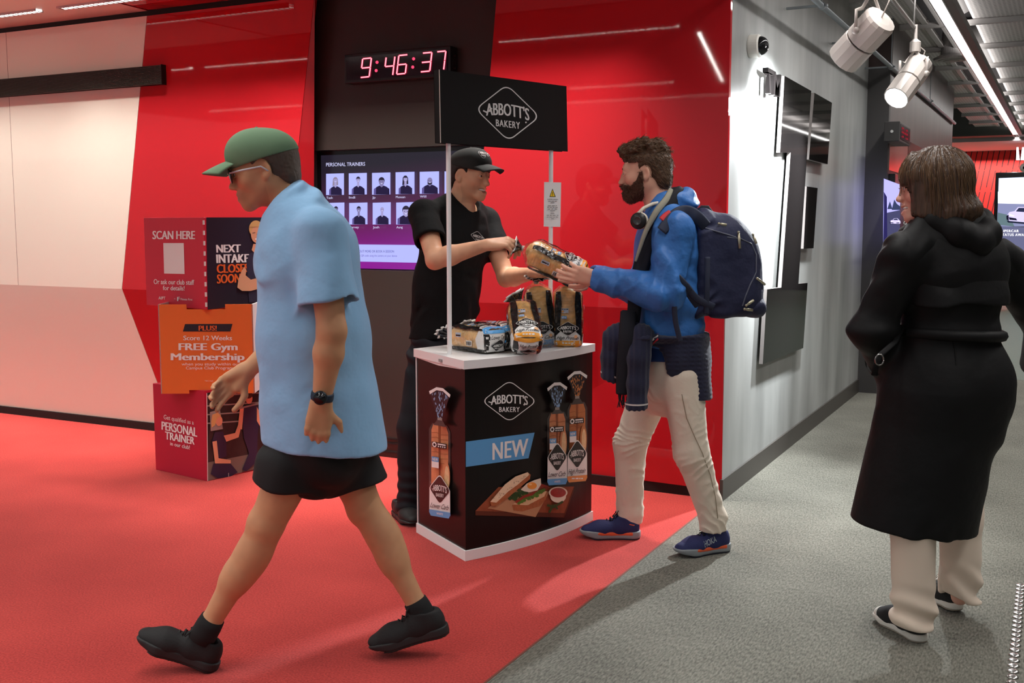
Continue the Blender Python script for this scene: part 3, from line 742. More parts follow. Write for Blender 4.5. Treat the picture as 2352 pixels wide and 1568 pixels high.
# header sign: two boards around the poles
HP = POLE_L + NRM * .016
head_surf = plane_surf(HP + NRM * .003, NRM)
c4 = [plane_surf(HP, NRM)(*q) for q in ((1009, 160), (1300, 198), (1303, 348), (1012, 328))]
hd = MB(); hd.prism(c4, NRM * .003); hd.prism([q - NRM * .032 for q in c4], -NRM * .003); hd.prism([c4[0], c4[0] - NRM * .035, c4[3] - NRM * .035, c4[3]], U * .002)
hs = hd.obj('header_sign', mat('header_black', lin((20, 20, 20)), .6, spec=.25, bump=(.15, .002, 40)), ctr)
b = MB(); b.prism([c4[0], c4[3], c4[3] - U * .003, c4[0] - U * .003], NRM * .003); b.obj('sign_edge', mat('cardboard_edge', (.55, .5, .45), .8), hs)
pr = Print(); abbott(pr, 1166, 259, (75, 9), (-2, -66), WHITE); pr.poly(WHITE, ellipse(1208, 281, 2, 2))
pr.obj('logo', head_surf, hs)

# ---- prints on the wrap
BLUE = mat('print_blue', lin((92, 164, 220)), .45); LBLUE = mat('print_light_blue', lin((150, 190, 230)), .45)
ORANGE = mat('print_orange', lin((226, 150, 84)), .45)
LOAF = mat('print_loaf', lin((216, 142, 98)), .5, noise=(18, 4), var=.12); LOAFB = mat('print_loaf_brown', lin((188, 118, 72)), .5, noise=(18, 4), var=.15)
LOAFD = mat('print_loaf_shade', lin((150, 84, 48)), .5); CRUMB = mat('print_crumb', lin((232, 196, 150)), .5, noise=(60, 3), var=.1)
SEAL = mat('print_grey', lin((150, 145, 140)), .5); CLEAR = mat('print_film', lin((70, 66, 64)), .4)
pr = Print(12); abbott(pr, 1170, 921, (64, 0), (0, -48.5), WHITE); pr.poly(WHITE, ellipse(1204, 929, 2, 2)); pr.obj('logo', front_surf, ctr)
pr = Print(10)
pr.poly(BLUE, [(1070, 1014), (1228, 993), (1214, 1052), (1070, 1072)])
pr.text(WHITE, 'NEW', [(1131, 1015), (1214, 1004), (1212, 1045), (1131, 1056)], .035, 0, 1.05)
pr.obj('new_banner', front_surf, ctr)

def bag_print(name, surf, cx, top, neck, body, bot, hw, skew, base_mat, bread, word, dots):
    """a printed picture of a bagged loaf; skew = dy per dx of the face in the photo"""
    pr = Print(8)
    Y = lambda x, y: (cx + x, y + skew * x)
    P = lambda L: [Y(x, y) for x, y in L]
    nk = hw * .18
    pr.poly(CLEAR, P([(-hw, body + 14), (-hw * .7, body), (hw * .7, body), (hw, body + 14), (hw, bot - 10), (hw * .8, bot), (-hw * .8, bot), (-hw, bot - 10)]))
    pr.poly(bread, P([(-hw * .78, body + 16), (-hw * .6, body + 2), (-.1 * hw, body - 1), (0, body + 4), (.1 * hw, body - 1), (hw * .6, body + 3), (hw * .8, body + 18), (hw * .8, bot - 60), (-hw * .8, bot - 60)]))
    pr.polys(LOAFD, [P([(-.14 * hw, body + 2), (.1 * hw, body + 2), (.05 * hw, bot - 60), (-.08 * hw, bot - 60)])] )
    for k in range(7): pr.polys(LOAFD, stroke(P([(-hw * .74, body + 22 + k * 11), (-hw * .3, body + 20 + k * 11), (hw * .1, body + 24 + k * 11), (hw * .74, body + 22 + k * 11)]), .8))
    pr.poly(bread, P(ellipse(hw * .62, bot - 95, hw * .34, 34))); pr.poly(CRUMB, P(ellipse(hw * .66, bot - 92, hw * .22, 28)))
    for k in range(9): pr.polys(SEAL, stroke(P([(-hw * .9 + k * hw * .2, bot - 78 - (4 - abs(k - 4)) * -3), (-hw * .5 + k * hw * .11, bot - 62)]), .8))
    # star rating strip and NEW tag
    y0 = body + (bot - body) * .20
    pr.poly(BLACK, P([(-hw * .75, y0), (hw * .65, y0), (hw * .65, y0 + 12), (-hw * .75, y0 + 12)]))
    pr.poly(WHITE, P(ellipse(-hw * .5, y0 + 6, 5, 6))); pr.poly(BLACK, P(ellipse(-hw * .5, y0 + 6, 2.6, 3)))
    for k in range(4): pr.poly(WHITE, P(ellipse(-hw * .12 + k * hw * .2, y0 + 8.5, 1.6, 1.8)))
    pr.poly(WHITE, P([(-hw * .2, y0 + 2), (hw * .55, y0 + 2), (hw * .55, y0 + 5), (-hw * .2, y0 + 5)]))
    y1 = body + (bot - body) * .36
    pr.poly(BLUE, P([(-hw * .76, y1), (-hw * .1, y1), (-hw * .1, y1 + 11), (-hw * .76, y1 + 11)]))
    pr.text(WHITE, 'NEW', P([(-hw * .68, y1 + 2), (-hw * .18, y1 + 2), (-hw * .18, y1 + 9), (-hw * .68, y1 + 9)]), .03)
    pr.poly(WHITE, P([(-hw * .76, y1 + 11), (-hw * .1, y1 + 11), (-hw * .1, y1 + 25), (-hw * .76, y1 + 25)]))
    # label: white lower half, black badge, script line, coloured foot
    pr.poly(WHITE, P([(-hw * .96, bot - 64), (0, bot - 92), (hw * .96, bot - 64), (hw * .98, bot - 14), (-hw * .98, bot - 14)]))
    pr.poly(WHITE, P(rdiamond(hw * 1.02, 36, .2) and [(x, y + bot - 63) for x, y in rdiamond(hw * 1.03, 36, .2)]))
    abbott(pr, *Y(0, bot - 63), (hw * .97, skew * hw * .97), (0, -33), WHITE, BLACK, False)
    pr.text(BLACK, word, P([(-hw * .86, bot - 31), (hw * .86, bot - 31), (hw * .80, bot - 19), (-hw * .90, bot - 19)]), -.002, .35, .9)
    pr.poly(base_mat, P([(-hw * .98, bot - 14), (hw * .98, bot - 14), (hw, bot - 8), (hw * .84, bot), (-hw * .84, bot), (-hw, bot - 8)]))
    (pr.text(WHITE, 'WHITE', P([(-hw * .3, bot - 10), (hw * .3, bot - 10), (hw * .3, bot - 5), (-hw * .3, bot - 5)]), .02) if 'Carb' in word else bars(pr, WHITE, cx - hw * .55, bot - 9, cx + hw * .55, bot - 6, 2, 4))
    # gathered neck and fanned tail of the bag
    pr.poly(CLEAR, P([(-nk, neck), (nk, neck), (hw * .6, body + 4), (-hw * .6, body + 4)]))
    pr.poly(mat('print_bag_black', lin((24, 24, 34)), .4), P([(-hw * .95, top + 16), (0, top + 4), (hw * .95, top + 16), (nk, neck), (-nk, neck)]))
    rnd = random.Random(int(cx)); L = []
    for k in range(70):
        t = rnd.random(); a = rnd.uniform(-.9, .9); r = (1 - t)
        x = a * (hw * .88 * r + nk * t); y = top + 18 + (neck - top - 22) * t - (1 - abs(a)) * 8 * r
        L += stroke(P([(x, y), (x * .97, y + 4)]), 1.2)
    pr.polys(dots, L)
    pr.polys(WHITE, [P([(-hw * 1.0, top + 14), (-hw * .3, top + 2), (-hw * .3, top + 9), (-hw * .93, top + 21)]), P([(-hw * .3, top + 2), (hw * .3, top + 2), (hw * .3, top + 9), (-hw * .3, top + 9)]), P([(hw * .3, top + 2), (hw * 1.0, top + 14), (hw * .93, top + 21), (hw * .3, top + 9)])])
    pr.poly(SEAL, P([(-nk * 1.2, neck - 3), (nk * 1.2, neck - 3), (nk * 1.2, neck + 3), (-nk * 1.2, neck + 3)]))
    return pr.obj(name, surf, ctr)
bag_print('loaf_picture', front_surf, 1280, 876, 938, 946, 1113, 23, -.06, BLUE, LOAF, 'Lower Carb', LBLUE)
bag_print('loaf_picture', front_surf, 1326, 850, 912, 924, 1106, 23, -.09, ORANGE, LOAFB, 'High Protein', ORANGE)
bag_print('loaf_picture', side_surf, 1010, 888, 962, 974, 1187, 24.5, .17, BLUE, LOAF, 'Lower Carb', LBLUE)

# ---- sandwich picture
pr = Print(8)
WOOD = mat('print_board', lin((150, 78, 48)), .5, noise=(30, 4), var=.15); WOODD = mat('print_board_edge', lin((92, 44, 26)), .5)
PAPER = mat('print_paper', lin((196, 148, 108)), .5); CRUST = mat('print_crust', lin((176, 104, 62)), .5, noise=(60, 3), var=.15)
SLICE = mat('print_slice', lin((240, 212, 176)), .5, noise=(60, 3), var=.06); GREEN = mat('print_lettuce', lin((86, 130, 44)), .5, noise=(70, 3), var=.3)
GREEND = mat('print_lettuce_dark', lin((46, 78, 32)), .5); EGGW = mat('print_egg_white', lin((244, 232, 210)), .5); YOLK = mat('print_yolk', lin((246, 160, 62)), .4)
BACON = mat('print_bacon', lin((150, 50, 34)), .5); SAUCE = mat('print_relish', lin((158, 28, 22)), .3, noise=(90, 3), var=.25)
pr.poly(WOOD, [(1092, 1173), (1145, 1118), (1319, 1117), (1297, 1178)]); pr.poly(WOODD, [(1092, 1173), (1297, 1178), (1296, 1188), (1092, 1183)]); pr.poly(WOODD, [(1297, 1178), (1319, 1117), (1318, 1126), (1296, 1188)])
pr.poly(PAPER, [(1120, 1167), (1180, 1120), (1262, 1128), (1230, 1187)])
pr.poly(CRUST, [(1176, 1160), (1200, 1148), (1236, 1142), (1256, 1128), (1254, 1146), (1240, 1162), (1200, 1174), (1180, 1172)])
pr.poly(CRUMB, [(1178, 1158), (1212, 1160), (1250, 1140), (1256, 1128), (1240, 1128), (1200, 1142)])
rnd = random.Random(4)
for mm, cx0, cy0, cx1, cy1, n in ((GREEND, 1174, 1148, 1210, 1128, 16), (GREEN, 1190, 1150, 1248, 1128, 26), (GREEND, 1176, 1136, 1200, 1126, 8)):
    L = []
    for k in range(n):
        t = k / (n - 1); a = cx0 + (cx1 - cx0) * t + rnd.uniform(-4, 4); c = cy0 + (cy1 - cy0) * t + rnd.uniform(-5, 5)
        L.append([(a + rnd.uniform(3, 7) * math.cos(q), c + rnd.uniform(2, 6) * math.sin(q)) for q in np.linspace(0, 6.28, 9)[:-1]])
    pr.polys(mm, L)
pr.polys(BACON, stroke([(1186, 1152), (1204, 1140), (1222, 1134), (1244, 1114), (1258, 1118)], 6))
pr.poly(EGGW, [(1204, 1128), (1196, 1124), (1210, 1110), (1228, 1102), (1242, 1098), (1243, 1112), (1234, 1126), (1216, 1130)]); pr.poly(YOLK, ellipse(1222, 1115, 11, 8)); pr.poly(mat('print_yolk_glint', lin((255, 206, 140)), .4), ellipse(1218, 1112, 4, 2.4))
pr.poly(CRUST, [(1126, 1152), (1160, 1112), (1212, 1084), (1219, 1090), (1217, 1100), (1170, 1140), (1138, 1163), (1128, 1160)])
pr.poly(SLICE, [(1126, 1152), (1160, 1112), (1184, 1094), (1212, 1084), (1216, 1090), (1190, 1112), (1168, 1128), (1140, 1154)])
pr.polys(mat('print_seed', lin((90, 60, 40)), .6), [ellipse(rnd.uniform(1150, 1205), 0, .8, .8, 6) for _ in range(0)] + [ellipse(1136 + t * 74 + rnd.uniform(-6, 6), 1146 - t * 54 + rnd.uniform(-5, 5), .9, .7, 6) for t in np.linspace(0, 1, 26)])
pr.poly(EGGW, ellipse(1282, 1140, 18, 14)); pr.poly(EGGW, ellipse(1282, 1131, 21.5, 13.5)); pr.poly(SAUCE, ellipse(1282, 1131, 18, 11))
pr.polys(GREEND, stroke([(1258, 1160), (1272, 1164), (1292, 1152)], 5) + stroke([(1262, 1176), (1270, 1160)], 5) + stroke([(1280, 1168), (1274, 1158)], 4))
pr.obj('sandwich_picture', front_surf, ctr)

# ---- allergen notice taped to the far pole
nsurf = plane_surf(POLE_R + NRM * .014, NRM)
pr0 = MB(); pr0.prism([nsurf(*q) for q in ((1250, 418), (1289, 419), (1287, 521), (1249, 520))], -NRM * .0006)
nt_ = pr0.obj('notice_sheet', mat('paper_white', (.78, .77, .75), .7)); tag(nt_, 'white allergen notice with a yellow warning triangle taped to the far pole', 'notice', None)
pr = Print(); YEL = mat('print_yellow', lin((236, 200, 30)), .5); GREY = mat('print_grey_text', lin((120, 116, 112)), .6)
pr.poly(BLACK, [(1269, 433), (1276.5, 452), (1262, 452)]); pr.poly(YEL, [(1269, 436), (1274.5, 450.7), (1263.6, 450.7)]); pr.polys(BLACK, stroke([(1269, 441), (1269, 447)], 1.2) + [ellipse(1269, 449, .8, .8, 8)])
pr.text(GREY, 'ALLERGEN WARNING', [(1257, 456), (1282, 456.5), (1282, 459), (1257, 458.6)], .03)
for i, (y, hw) in enumerate(((461.2, 10), (464.6, 4.5), (471.5, 10.5), (475.5, 12), (479.5, 11), (483.4, 5.5), (489, 4.5), (493.6, 13.5), (497.6, 13), (501.6, 3))):
    bars(pr, GREY, 1269 - hw, y, 1269 + hw, y + 1.3, i, max(1, int(hw / 3)))
pr.obj('notice_text', nsurf, nt_)

# ------------------------------------------------------------------ LED clock
RECESS = .12
m_case = mat('clock_case', (.012, .009, .010), .35)
def seg_clock(name, label, face, txt, parent_loc, group, size_mats):
    pass
ck = thing('digital_clock', 'large black wall clock with red digits on the charcoal panel', 'clock', (-1.98, .08, 2.37))
csurf = plane_surf((0, .03, 0), (0, -1, 0))
TL, TR, BR, BL = csurf(789, 126), csurf(1033, 103), csurf(1033, 175), csurf(789, 192)
b = MB(); X0, X1, Z0, Z1 = -2.365, -1.625, 2.285, 2.455
X0 = TL[0]; X1 = TR[0]; Z0 = (BL[2] + BR[2]) / 2; Z1 = (TL[2] + TR[2]) / 2
b.span((X0, .036, Z0), (X1, .118, Z1)); b.obj('case', m_case, ck, bevel=.004)
b = MB(); b.span((X0 + .018, .030, Z0 + .018), (X1 - .018, .037, Z1 - .018)); b.obj('display', mat('clock_glass', (.018, .010, .018), .12), ck)
for z in (Z0 + .05, Z0 + .12): b = MB(); b.tube([(X1 - .001, .075, z), (X1 + .016, .075, z)], .006, 8); b.obj('knob', m_case, ck)
m_seg = glow('clock_red_led', (1.0, .05, .12), 1.6); m_core = glow('clock_red_core', (1.0, .50, .55), 1.25); m_off = mat('clock_dim_led', (.035, .012, .02), .3)
SEGS = {'0': 'abcdef', '1': 'bc', '2': 'abged', '3': 'abgcd', '4': 'fgbc', '5': 'afgcd', '6': 'afgedc', '7': 'abc', '8': 'abcdefg', '9': 'abfgcd'}
def seg_digit(pr, ch, quad, wd=.095, on=None):
    """quad in px TL,TR,BR,BL of the digit box"""
    tl, tr, br, bl = [np.array(q, float) for q in quad]
    pt = lambda x, y: tuple((bl * (1 - x) + br * x) * (1 - y) + (tl * (1 - x) + tr * x) * y)
    g = .06
    L = dict(a=((g, 1), (1 - g, 1)), b=((1, 1 - g / 2), (1, .5 + g / 2)), c=((1, .5 - g / 2), (1, g / 2)), d=((g, 0), (1 - g, 0)), e=((0, .5 - g / 2), (0, g / 2)), f=((0, 1 - g / 2), (0, .5 + g / 2)), g=((g, .5), (1 - g, .5)))
    w_ = np.linalg.norm(tr - tl) * wd * 2
    for k in SEGS[ch]:
        p0, p1 = L[k]; pr.polys(m_seg, stroke([pt(*p0), pt(*p1)], w_)); pr.polys(m_core, stroke([pt(*p0), pt(*p1)], w_ * .55))
cs = plane_surf((0, .0295, 0), (0, -1, 0))
def dq(x, y, w_=22, h=43, sl=5, dy=-2): return [(x + sl, y), (x + w_ + sl, y + dy), (x + w_, y + h + dy), (x, y + h)]
for ch, x, y in (('9', 828, 135), ('4', 882, 131.5), ('6', 911, 127.5), ('3', 966, 122), ('7', 999, 119)):
    pr = Print(); seg_digit(pr, ch, dq(x, y, 20 if ch != '3' else 21)); pr.obj('digit', cs, ck)
for x, y in ((866, 143), (864, 162), (950, 135), (948, 154)):
    pr = Print(); pr.poly(m_seg, ellipse(x, y, 3.4, 3.6, 16)); pr.obj('colon_dot', cs, ck)

# ------------------------------------------------------------------ trainers' screen in the niche
tv = thing('wall_screen', 'wide wall screen with trainer portraits behind the man in black', 'screen', (-2.0, .2, 1.5))
TS = .165
ts = plane_surf((0, TS, 0), (0, -1, 0))
a0 = ts(737, 357); a1 = ts(1112, 352); a2 = ts(745, 612); XL, XR = a0[0], -1.335; ZB, ZTt = ts(900, 618)[2], ts(760, 356)[2]
b = MB(); zt, zb = ts(760, 342)[2], ts(900, 630)[2]
b.span((XL - .045, TS + .002, zb), (XR + .05, TS + .05, zt)); b.obj('bezel', mat('screen_bezel', (.008, .008, .009), .25), tv, bevel=.003)
m_scr = bpy.data.materials.new('screen_gradient'); m_scr.use_nodes = True; nt = m_scr.node_tree; bs = nt.nodes['Principled BSDF']
bs.inputs['Base Color'].default_value = (0, 0, 0, 1); bs.inputs['Roughness'].default_value = .25; bs.inputs['Emission Strength'].default_value = 1.0
tc = nt.nodes.new('ShaderNodeTexCoord'); sp = nt.nodes.new('ShaderNodeSeparateXYZ'); cr = nt.nodes.new('ShaderNodeValToRGB'); nt.links.new(tc.outputs['Generated'], sp.inputs[0])
mx = nt.nodes.new('ShaderNodeMath'); mx.operation = 'MULTIPLY_ADD'; mx.inputs[1].default_value = -.18; nt.links.new(sp.outputs['X'], mx.inputs[0]); nt.links.new(sp.outputs['Z'], mx.inputs[2])
nt.links.new(mx.outputs[0], cr.inputs[0]); e = cr.color_ramp.elements
e[0].position = -0.0; e[0].color = (*lin((132, 30, 140)), 1); e[1].position = .85; e[1].color = (*lin((32, 28, 40)), 1); n_ = e.new(.35); n_.color = (*lin((92, 32, 82)), 1); n_ = e.new(.6); n_.color = (*lin((58, 30, 56)), 1)
nt.links.new(cr.outputs[0], bs.inputs['Emission Color'])
b = MB(); b.add([(XL, TS, ZB), (XR, TS, ZB), (XR, TS, ZTt), (XL, TS, ZTt)], [(0, 1, 2, 3)]); b.obj('display', m_scr, tv)
G = lambda n, c, s=1.0: glow('scr_' + n, lin(c), s)
sw = G('white', (214, 214, 255)); sl = G('lilac', (176, 180, 255)); sd = G('navy', (40, 32, 62)); sh = G('hair', (48, 42, 60)); sk = G('skin', (128, 120, 164)); sk2 = G('skin2', (160, 152, 200)); sb = G('blond', (140, 128, 150)); sm_ = G('mid', (92, 82, 140)); sg = G('dark_text', (60, 60, 110))
pr = Print()
pr.text(sw, 'PERSONAL TRAINERS', [(749, 373.5), (838.5, 371.5), (838.5, 380.5), (749, 382)], .012)
def portrait(x0, y0, x1, y1, bald=False, long=None, beard=False, big=1.0, skin=sk, name=None, hairm=sh, dx=0):
    pr.poly(sl, [(x0, y0), (x1, y0 - 1.2), (x1, y1 - .6), (x0, y1)])
    w_, h = x1 - x0, y1 - y0; cx = (x0 + x1) / 2 + 1 + dx; hy = y0 + h * (.30 if big == 1 else .40); r = w_ * .105 * big
    if long: pr.poly(long, [(cx - r * 1.35, hy - r * .6), (cx - r * .6, hy - r * 1.6), (cx + r * .6, hy - r * 1.6), (cx + r * 1.3, hy - r * .5), (cx + r * 1.45, hy + r * 2.6), (cx - r * 1.6, hy + r * 3.2)])
    s = min(w_ * .36 * (1 + (big - 1) * .5), w_ * .46)
    pr.poly(sd, [(cx - s, y1 - .5), (cx - s * .98, y0 + h * .74), (cx - s * .6, y0 + h * .64), (cx - r * .8, y0 + h * .58), (cx + r * .8, y0 + h * .58), (cx + s * .6, y0 + h * .63), (cx + s * .98, y0 + h * .73), (cx + s, y1 - .5)])
    pr.polys(sm_, [[(cx - s, y1 - .5), (cx - s * .98, y0 + h * .74), (cx - s * .7, y0 + h * .67), (cx - s * .72, y1 - .5)]])
    pr.poly(skin, [(cx - r * .55, hy), (cx + r * .55, hy), (cx + r * .6, y0 + h * .60), (cx, y0 + h * .66), (cx - r * .6, y0 + h * .60)])
    if not bald: pr.poly(hairm, ellipse(cx, hy - r * .35, r * 1.12, r * 1.35))
    pr.poly(skin, ellipse(cx, hy + r * .15, r, r * 1.35))
    if not bald: pr.poly(hairm, ellipse(cx, hy - r * .55, r * 1.05, r * .95, 16, 180, 360))
    if beard: pr.poly(sh, ellipse(cx, hy + r * .75, r * .95, r * .85, 16, 0, 180))
    pr.polys(sh, [ellipse(cx - r * .4, hy, r * .16, r * .1, 8), ellipse(cx + r * .4, hy, r * .16, r * .1, 8)]); pr.poly(sw, ellipse(cx, hy + r * .72, r * .36, r * .14, 10))
    if name: pr.text(sw, name, [(x0 + .5, y1 + 3.2), (x0 + .5 + len(name) * 3.6, y1 + 3), (x0 + .5 + len(name) * 3.6, y1 + 8.6), (x0 + .5, y1 + 8.8)], .004)
portrait(749, 399, 790, 448, long=sb, skin=sk2, name='Tash', hairm=sb); portrait(801, 398, 842.5, 447, name='Indi', long=None, skin=sk2)
portrait(854.5, 397, 896.5, 447, big=1.4, name='Jp'); portrait(908.5, 395.5, 952, 446, long=sh, name='Muxuan', skin=sk2); portrait(964, 394.5, 1008.5, 445, bald=True, beard=True, big=1.3, name='Will')
portrait(1021, 393.5, 1066, 444.5, big=1.3)
portrait(750.5, 466, 791, 515, beard=True, name='Anthony'); portrait(802, 466, 844, 515.5, name='Harvey'); portrait(856, 465.5, 897.5, 515.5, bald=True, name='Josh', skin=sk2); portrait(910, 465, 953, 515.5, big=1.7, name='Aung', skin=sk2); portrait(1068, 464, 1112, 516)
portrait(752, 533, 792.5, 582)
pr.poly(sl, [(804, 561), (1000, 563), (1000, 604), (804, 600)])
pr.text(sg, 'FIND OUT MORE OR BOOK A SESSION', [(811.5, 574), (905, 574.2), (905, 579.8), (811.5, 579.4)], .012)
pr.text(sm_, 'Scan the QR code using the camera on your device', [(811.5, 584), (912, 584.8), (912, 589.6), (811.5, 588.6)], -.004)
pr.obj('display_picture', plane_surf((0, TS - .001, 0), (0, -1, 0)), tv, lift=.0004)
pr = Print(); pr.text(mat('maker_name_grey', (.45, .45, .45), .4), 'SAMSUNG', [(916, 622), (941, 622.4), (941, 627), (916, 626.6)], .03, 0, 1.1); pr.obj('maker_name', plane_surf((0, TS + .001, 0), (0, -1, 0)), tv)

# ------------------------------------------------------------------ stack of three printed cardboard cubes
def quad_box(name, label, ground_z, top_z, F, Rr, Lr, mats, gap=.0):
    """cube standing on ground_z: F front corner, Rr right corner, Lr left corner (xy), built with its hidden sides"""
    t = thing(name, label, 'box', ((F[0] + (Rr[0] + Lr[0] - F[0])) / 2, (F[1] + (Rr[1] + Lr[1] - F[1])) / 2, ground_z), group=None)
    F, Rr, Lr = [np.array([*q[:2], 0]) for q in (F, Rr, Lr)]; K = Rr + Lr - F
    b = MB(); b.prism([F + UP * ground_z, Rr + UP * ground_z, K + UP * ground_z, Lr + UP * ground_z], UP * (top_z - ground_z), 0)
    return t, b, F, Rr, Lr
P_RED = mat('board_red', lin((206, 38, 62)), .5); P_RED2 = mat('board_crimson', lin((186, 26, 56)), .5); P_BLK = mat('board_navy_black', lin((34, 30, 42)), .45); P_OR = mat('board_orange', lin((236, 116, 44)), .5); P_ORT = mat('print_orange_text', lin((232, 104, 40)), .5)
CARD = mat('card_edge', (.75, .7, .66), .7)
BD = {}
F0 = on_z(476, 1105); L0 = on_z(358, 1078); D0 = np.linalg.norm((F0 - L0)[:2])
def corner_box(fx, fy, lx, rx, z0, z1, wl, wr):
    """front vertical edge through pixel (fx,fy) at height z0; sides wl (left face) and wr (right face) metres, aimed so the far edges fall at pixel columns lx, rx"""
    Fp = on_z(fx, fy, z0)
    def aim(col, wdt, sgn):
        best = None
        for k in range(721):
            a = R(k * .25); d = np.array([math.cos(a), math.sin(a), 0]) * wdt
            q = Fp + d
            if np.dot(q - Fp, FWD) < .02 or np.dot(d, RIGHT) * sgn < 0: continue
            v = q - CAM; px = 1176 + F_PX * np.dot(v, RIGHT) / (np.dot(v, FWD) * _ct - v[2] * _st)
            if best is None or abs(px - col) < best[0]: best = (abs(px - col), q)
        for k in range(721):
            a = R(-k * .25); d = np.array([math.cos(a), math.sin(a), 0]) * wdt; q = Fp + d
            if np.dot(q - Fp, FWD) < .02 or np.dot(d, RIGHT) * sgn < 0: continue
            v = q - CAM; px = 1176 + F_PX * np.dot(v, RIGHT) / (np.dot(v, FWD) * _ct - v[2] * _st)
            if best is None or abs(px - col) < best[0]: best = (abs(px - col), q)
        return best[1]
    return Fp
# lowest cube: crimson left face, photograph on the right face
Z1 = on_plane(357, 880, L0, FWD)[2]
rt = (F0 - L0)[:2]; perp = np.array([-rt[1], rt[0]]) / np.linalg.norm(rt)
if np.dot(perp, FWD[:2]) < 0: perp = -perp
R0 = np.append(F0[:2] + perp * D0 * 1.0, 0)
bx1, b, F_, R_, L_ = quad_box('cardboard_cube', 'lowest cardboard cube of the stack, crimson with a gym photograph', 0.0, Z1, F0, R0, L0, None)
b.obj('carton', P_RED2, bx1, bevel=.002)
nl = np.append(-perp, 0); nr = np.append(rt / np.linalg.norm(rt), 0)
if np.dot(nr, CAM - F0) < 0: nr = -nr
ls = plane_surf(F0 + nl * .001, nl); rs = plane_surf(F0 + nr * .001, nr)
pr = Print()
pr.text(WHITE, 'Get qualified as a', [(376, 951), (445, 965), (445, 975), (376, 962)], .012); pr.text(WHITE, 'PERSONAL', [(371, 966), (453, 981), (453, 1003), (371, 986)], .05); pr.text(WHITE, 'TRAINER', [(379, 989), (447, 1003), (447, 1021), (379, 1008)], .05); pr.text(WHITE, 'in our club!', [(391, 1013), (436, 1022), (436, 1032), (391, 1022)], .02)
pr.obj('lettering', ls, bx1)
pr = Print()
g1 = mat('pic_gym_dark', lin((42, 36, 34)), .5, noise=(9, 3), var=.4); g2 = mat('pic_gym_light', lin((150, 140, 132)), .5); gs = mat('pic_skin', lin((214, 156, 120)), .5); gn = mat('pic_navy', lin((38, 36, 62)), .5); gb = mat('pic_blonde', lin((206, 160, 100)), .5); gh = mat('pic_brown', lin((74, 46, 34)), .5); gf = mat('pic_floor', lin((112, 100, 90)), .5)
pr.poly(g1, [(475, 902), (640, 878), (640, 1064), (477, 1104)]); pr.poly(gf, [(476, 1062), (640, 1030), (640, 1064), (477, 1104)])
for y in (910, 932, 952, 972): pr.polys(g2, stroke([(476, y), (610, y - 9)], 3))
pr.poly(g2, [(482, 946), (505, 940), (512, 985), (484, 990)])
pr.polys(gn, [[(484, 1088), (490, 1065), (520, 1052), (546, 1084), (530, 1094), (500, 1098)], [(486, 1016), (494, 992), (512, 990), (520, 1010), (520, 1048), (494, 1056)]])
pr.polys(gs, [ellipse(503, 966, 8, 12), [(488, 1014), (498, 1012), (502, 1052), (530, 1056), (530, 1064), (494, 1064)], [(514, 1000), (540, 994), (552, 962), (558, 964), (548, 1004), (520, 1014)]]); pr.poly(gb, [(485, 968), (488, 952), (500, 947), (508, 954), (498, 962), (494, 976), (486, 982)])
pr.polys(gn, [[(556, 944), (566, 930), (590, 930), (598, 950), (592, 1000), (560, 1004)], [(560, 1004), (592, 1000), (590, 1060), (566, 1082), (556, 1078), (572, 1040)]])
pr.polys(gs, [ellipse(572, 915, 8, 12), [(552, 930), (560, 936), (556, 986), (546, 984)], [(590, 934), (604, 960), (598, 980), (590, 966)]]); pr.poly(gh, ellipse(571, 907, 9, 8)); pr.polys(g2, stroke([(540, 940), (612, 922)], 4))
pr.polys(CARD, stroke([(525, 1086), (525, 1094)], 1) + stroke([(585, 1068), (585, 1076)], 1) + stroke([(475, 903), (477, 1104)], 1.6))
pr.obj('photograph', rs, bx1)
# middle cube: orange, turned to face the camera
zm0 = Z1 - .012; mF = on_plane(478, 904, F0 + np.append(perp * .02, 0), FWD)
Dm = float(np.dot(F0 - CAM, FWD)) + .03
ma = at(370, 904, Dm); mb_ = at(585, 901, Dm + .02); Zm1 = at(370, 699, Dm)[2]; Zm0 = ma[2]
ud = (mb_ - ma); ud[2] = 0; wm = np.linalg.norm(ud); ud /= wm; vd = np.array([-ud[1], ud[0], 0]); vd = vd if np.dot(vd, FWD) > 0 else -vd
bx2 = thing('cardboard_cube', 'middle cardboard cube of the stack, orange with a free membership slogan', 'box', tuple(ma + ud * wm / 2 + vd * wm / 2))
def notched(p, u, w_, z0, z1, top, bot):
    """front board outline with notches where the neighbouring cubes slot in: list of (fraction, height)"""
    o = [p + u * w_ * f + UP * z for f, z in bot + top]
    return o
p0 = np.array([ma[0], ma[1], 0]); dn = .02
for nm, off, flip in (('front_panel', 0.0, False), ('back_panel', wm, True)):
    o = notched(p0 + vd * off, ud, wm, Zm0, Zm1, [(1, Zm1), (.71, Zm1), (.71, Zm1 - .028), (.3, Zm1 - .028), (.3, Zm1), (0, Zm1)], [(0, Zm0), (.3, Zm0), (.3, Zm0 + .02), (.70, Zm0 + .02), (.70, Zm0), (1, Zm0)])
    b = MB(); b.prism(o, vd * .006); b.obj(nm, P_OR, bx2)
for nm, q, d in (('side_panel', p0, ud), ('side_panel', p0 + ud * (wm - .006), ud)):
    b = MB(); b.prism([q + UP * Zm0, q + vd * wm + UP * Zm0, q + vd * wm + UP * Zm1, q + UP * Zm1], d * .006); b.obj(nm, mat('card_white', (.7, .68, .66), .7), bx2)
ms = plane_surf(p0 - vd * .001, -vd)
pr = Print(); pr.poly(P_BLK, [(425, 744), (534, 743.5), (529, 761), (420, 761)]); pr.obj('banner', ms, bx2)
pr = Print(); pr.lay = 1; pr.text(P_ORT, 'PLUS!', [(456, 747), (498, 747), (498, 759), (456, 759)], .045)
WT = WHITE
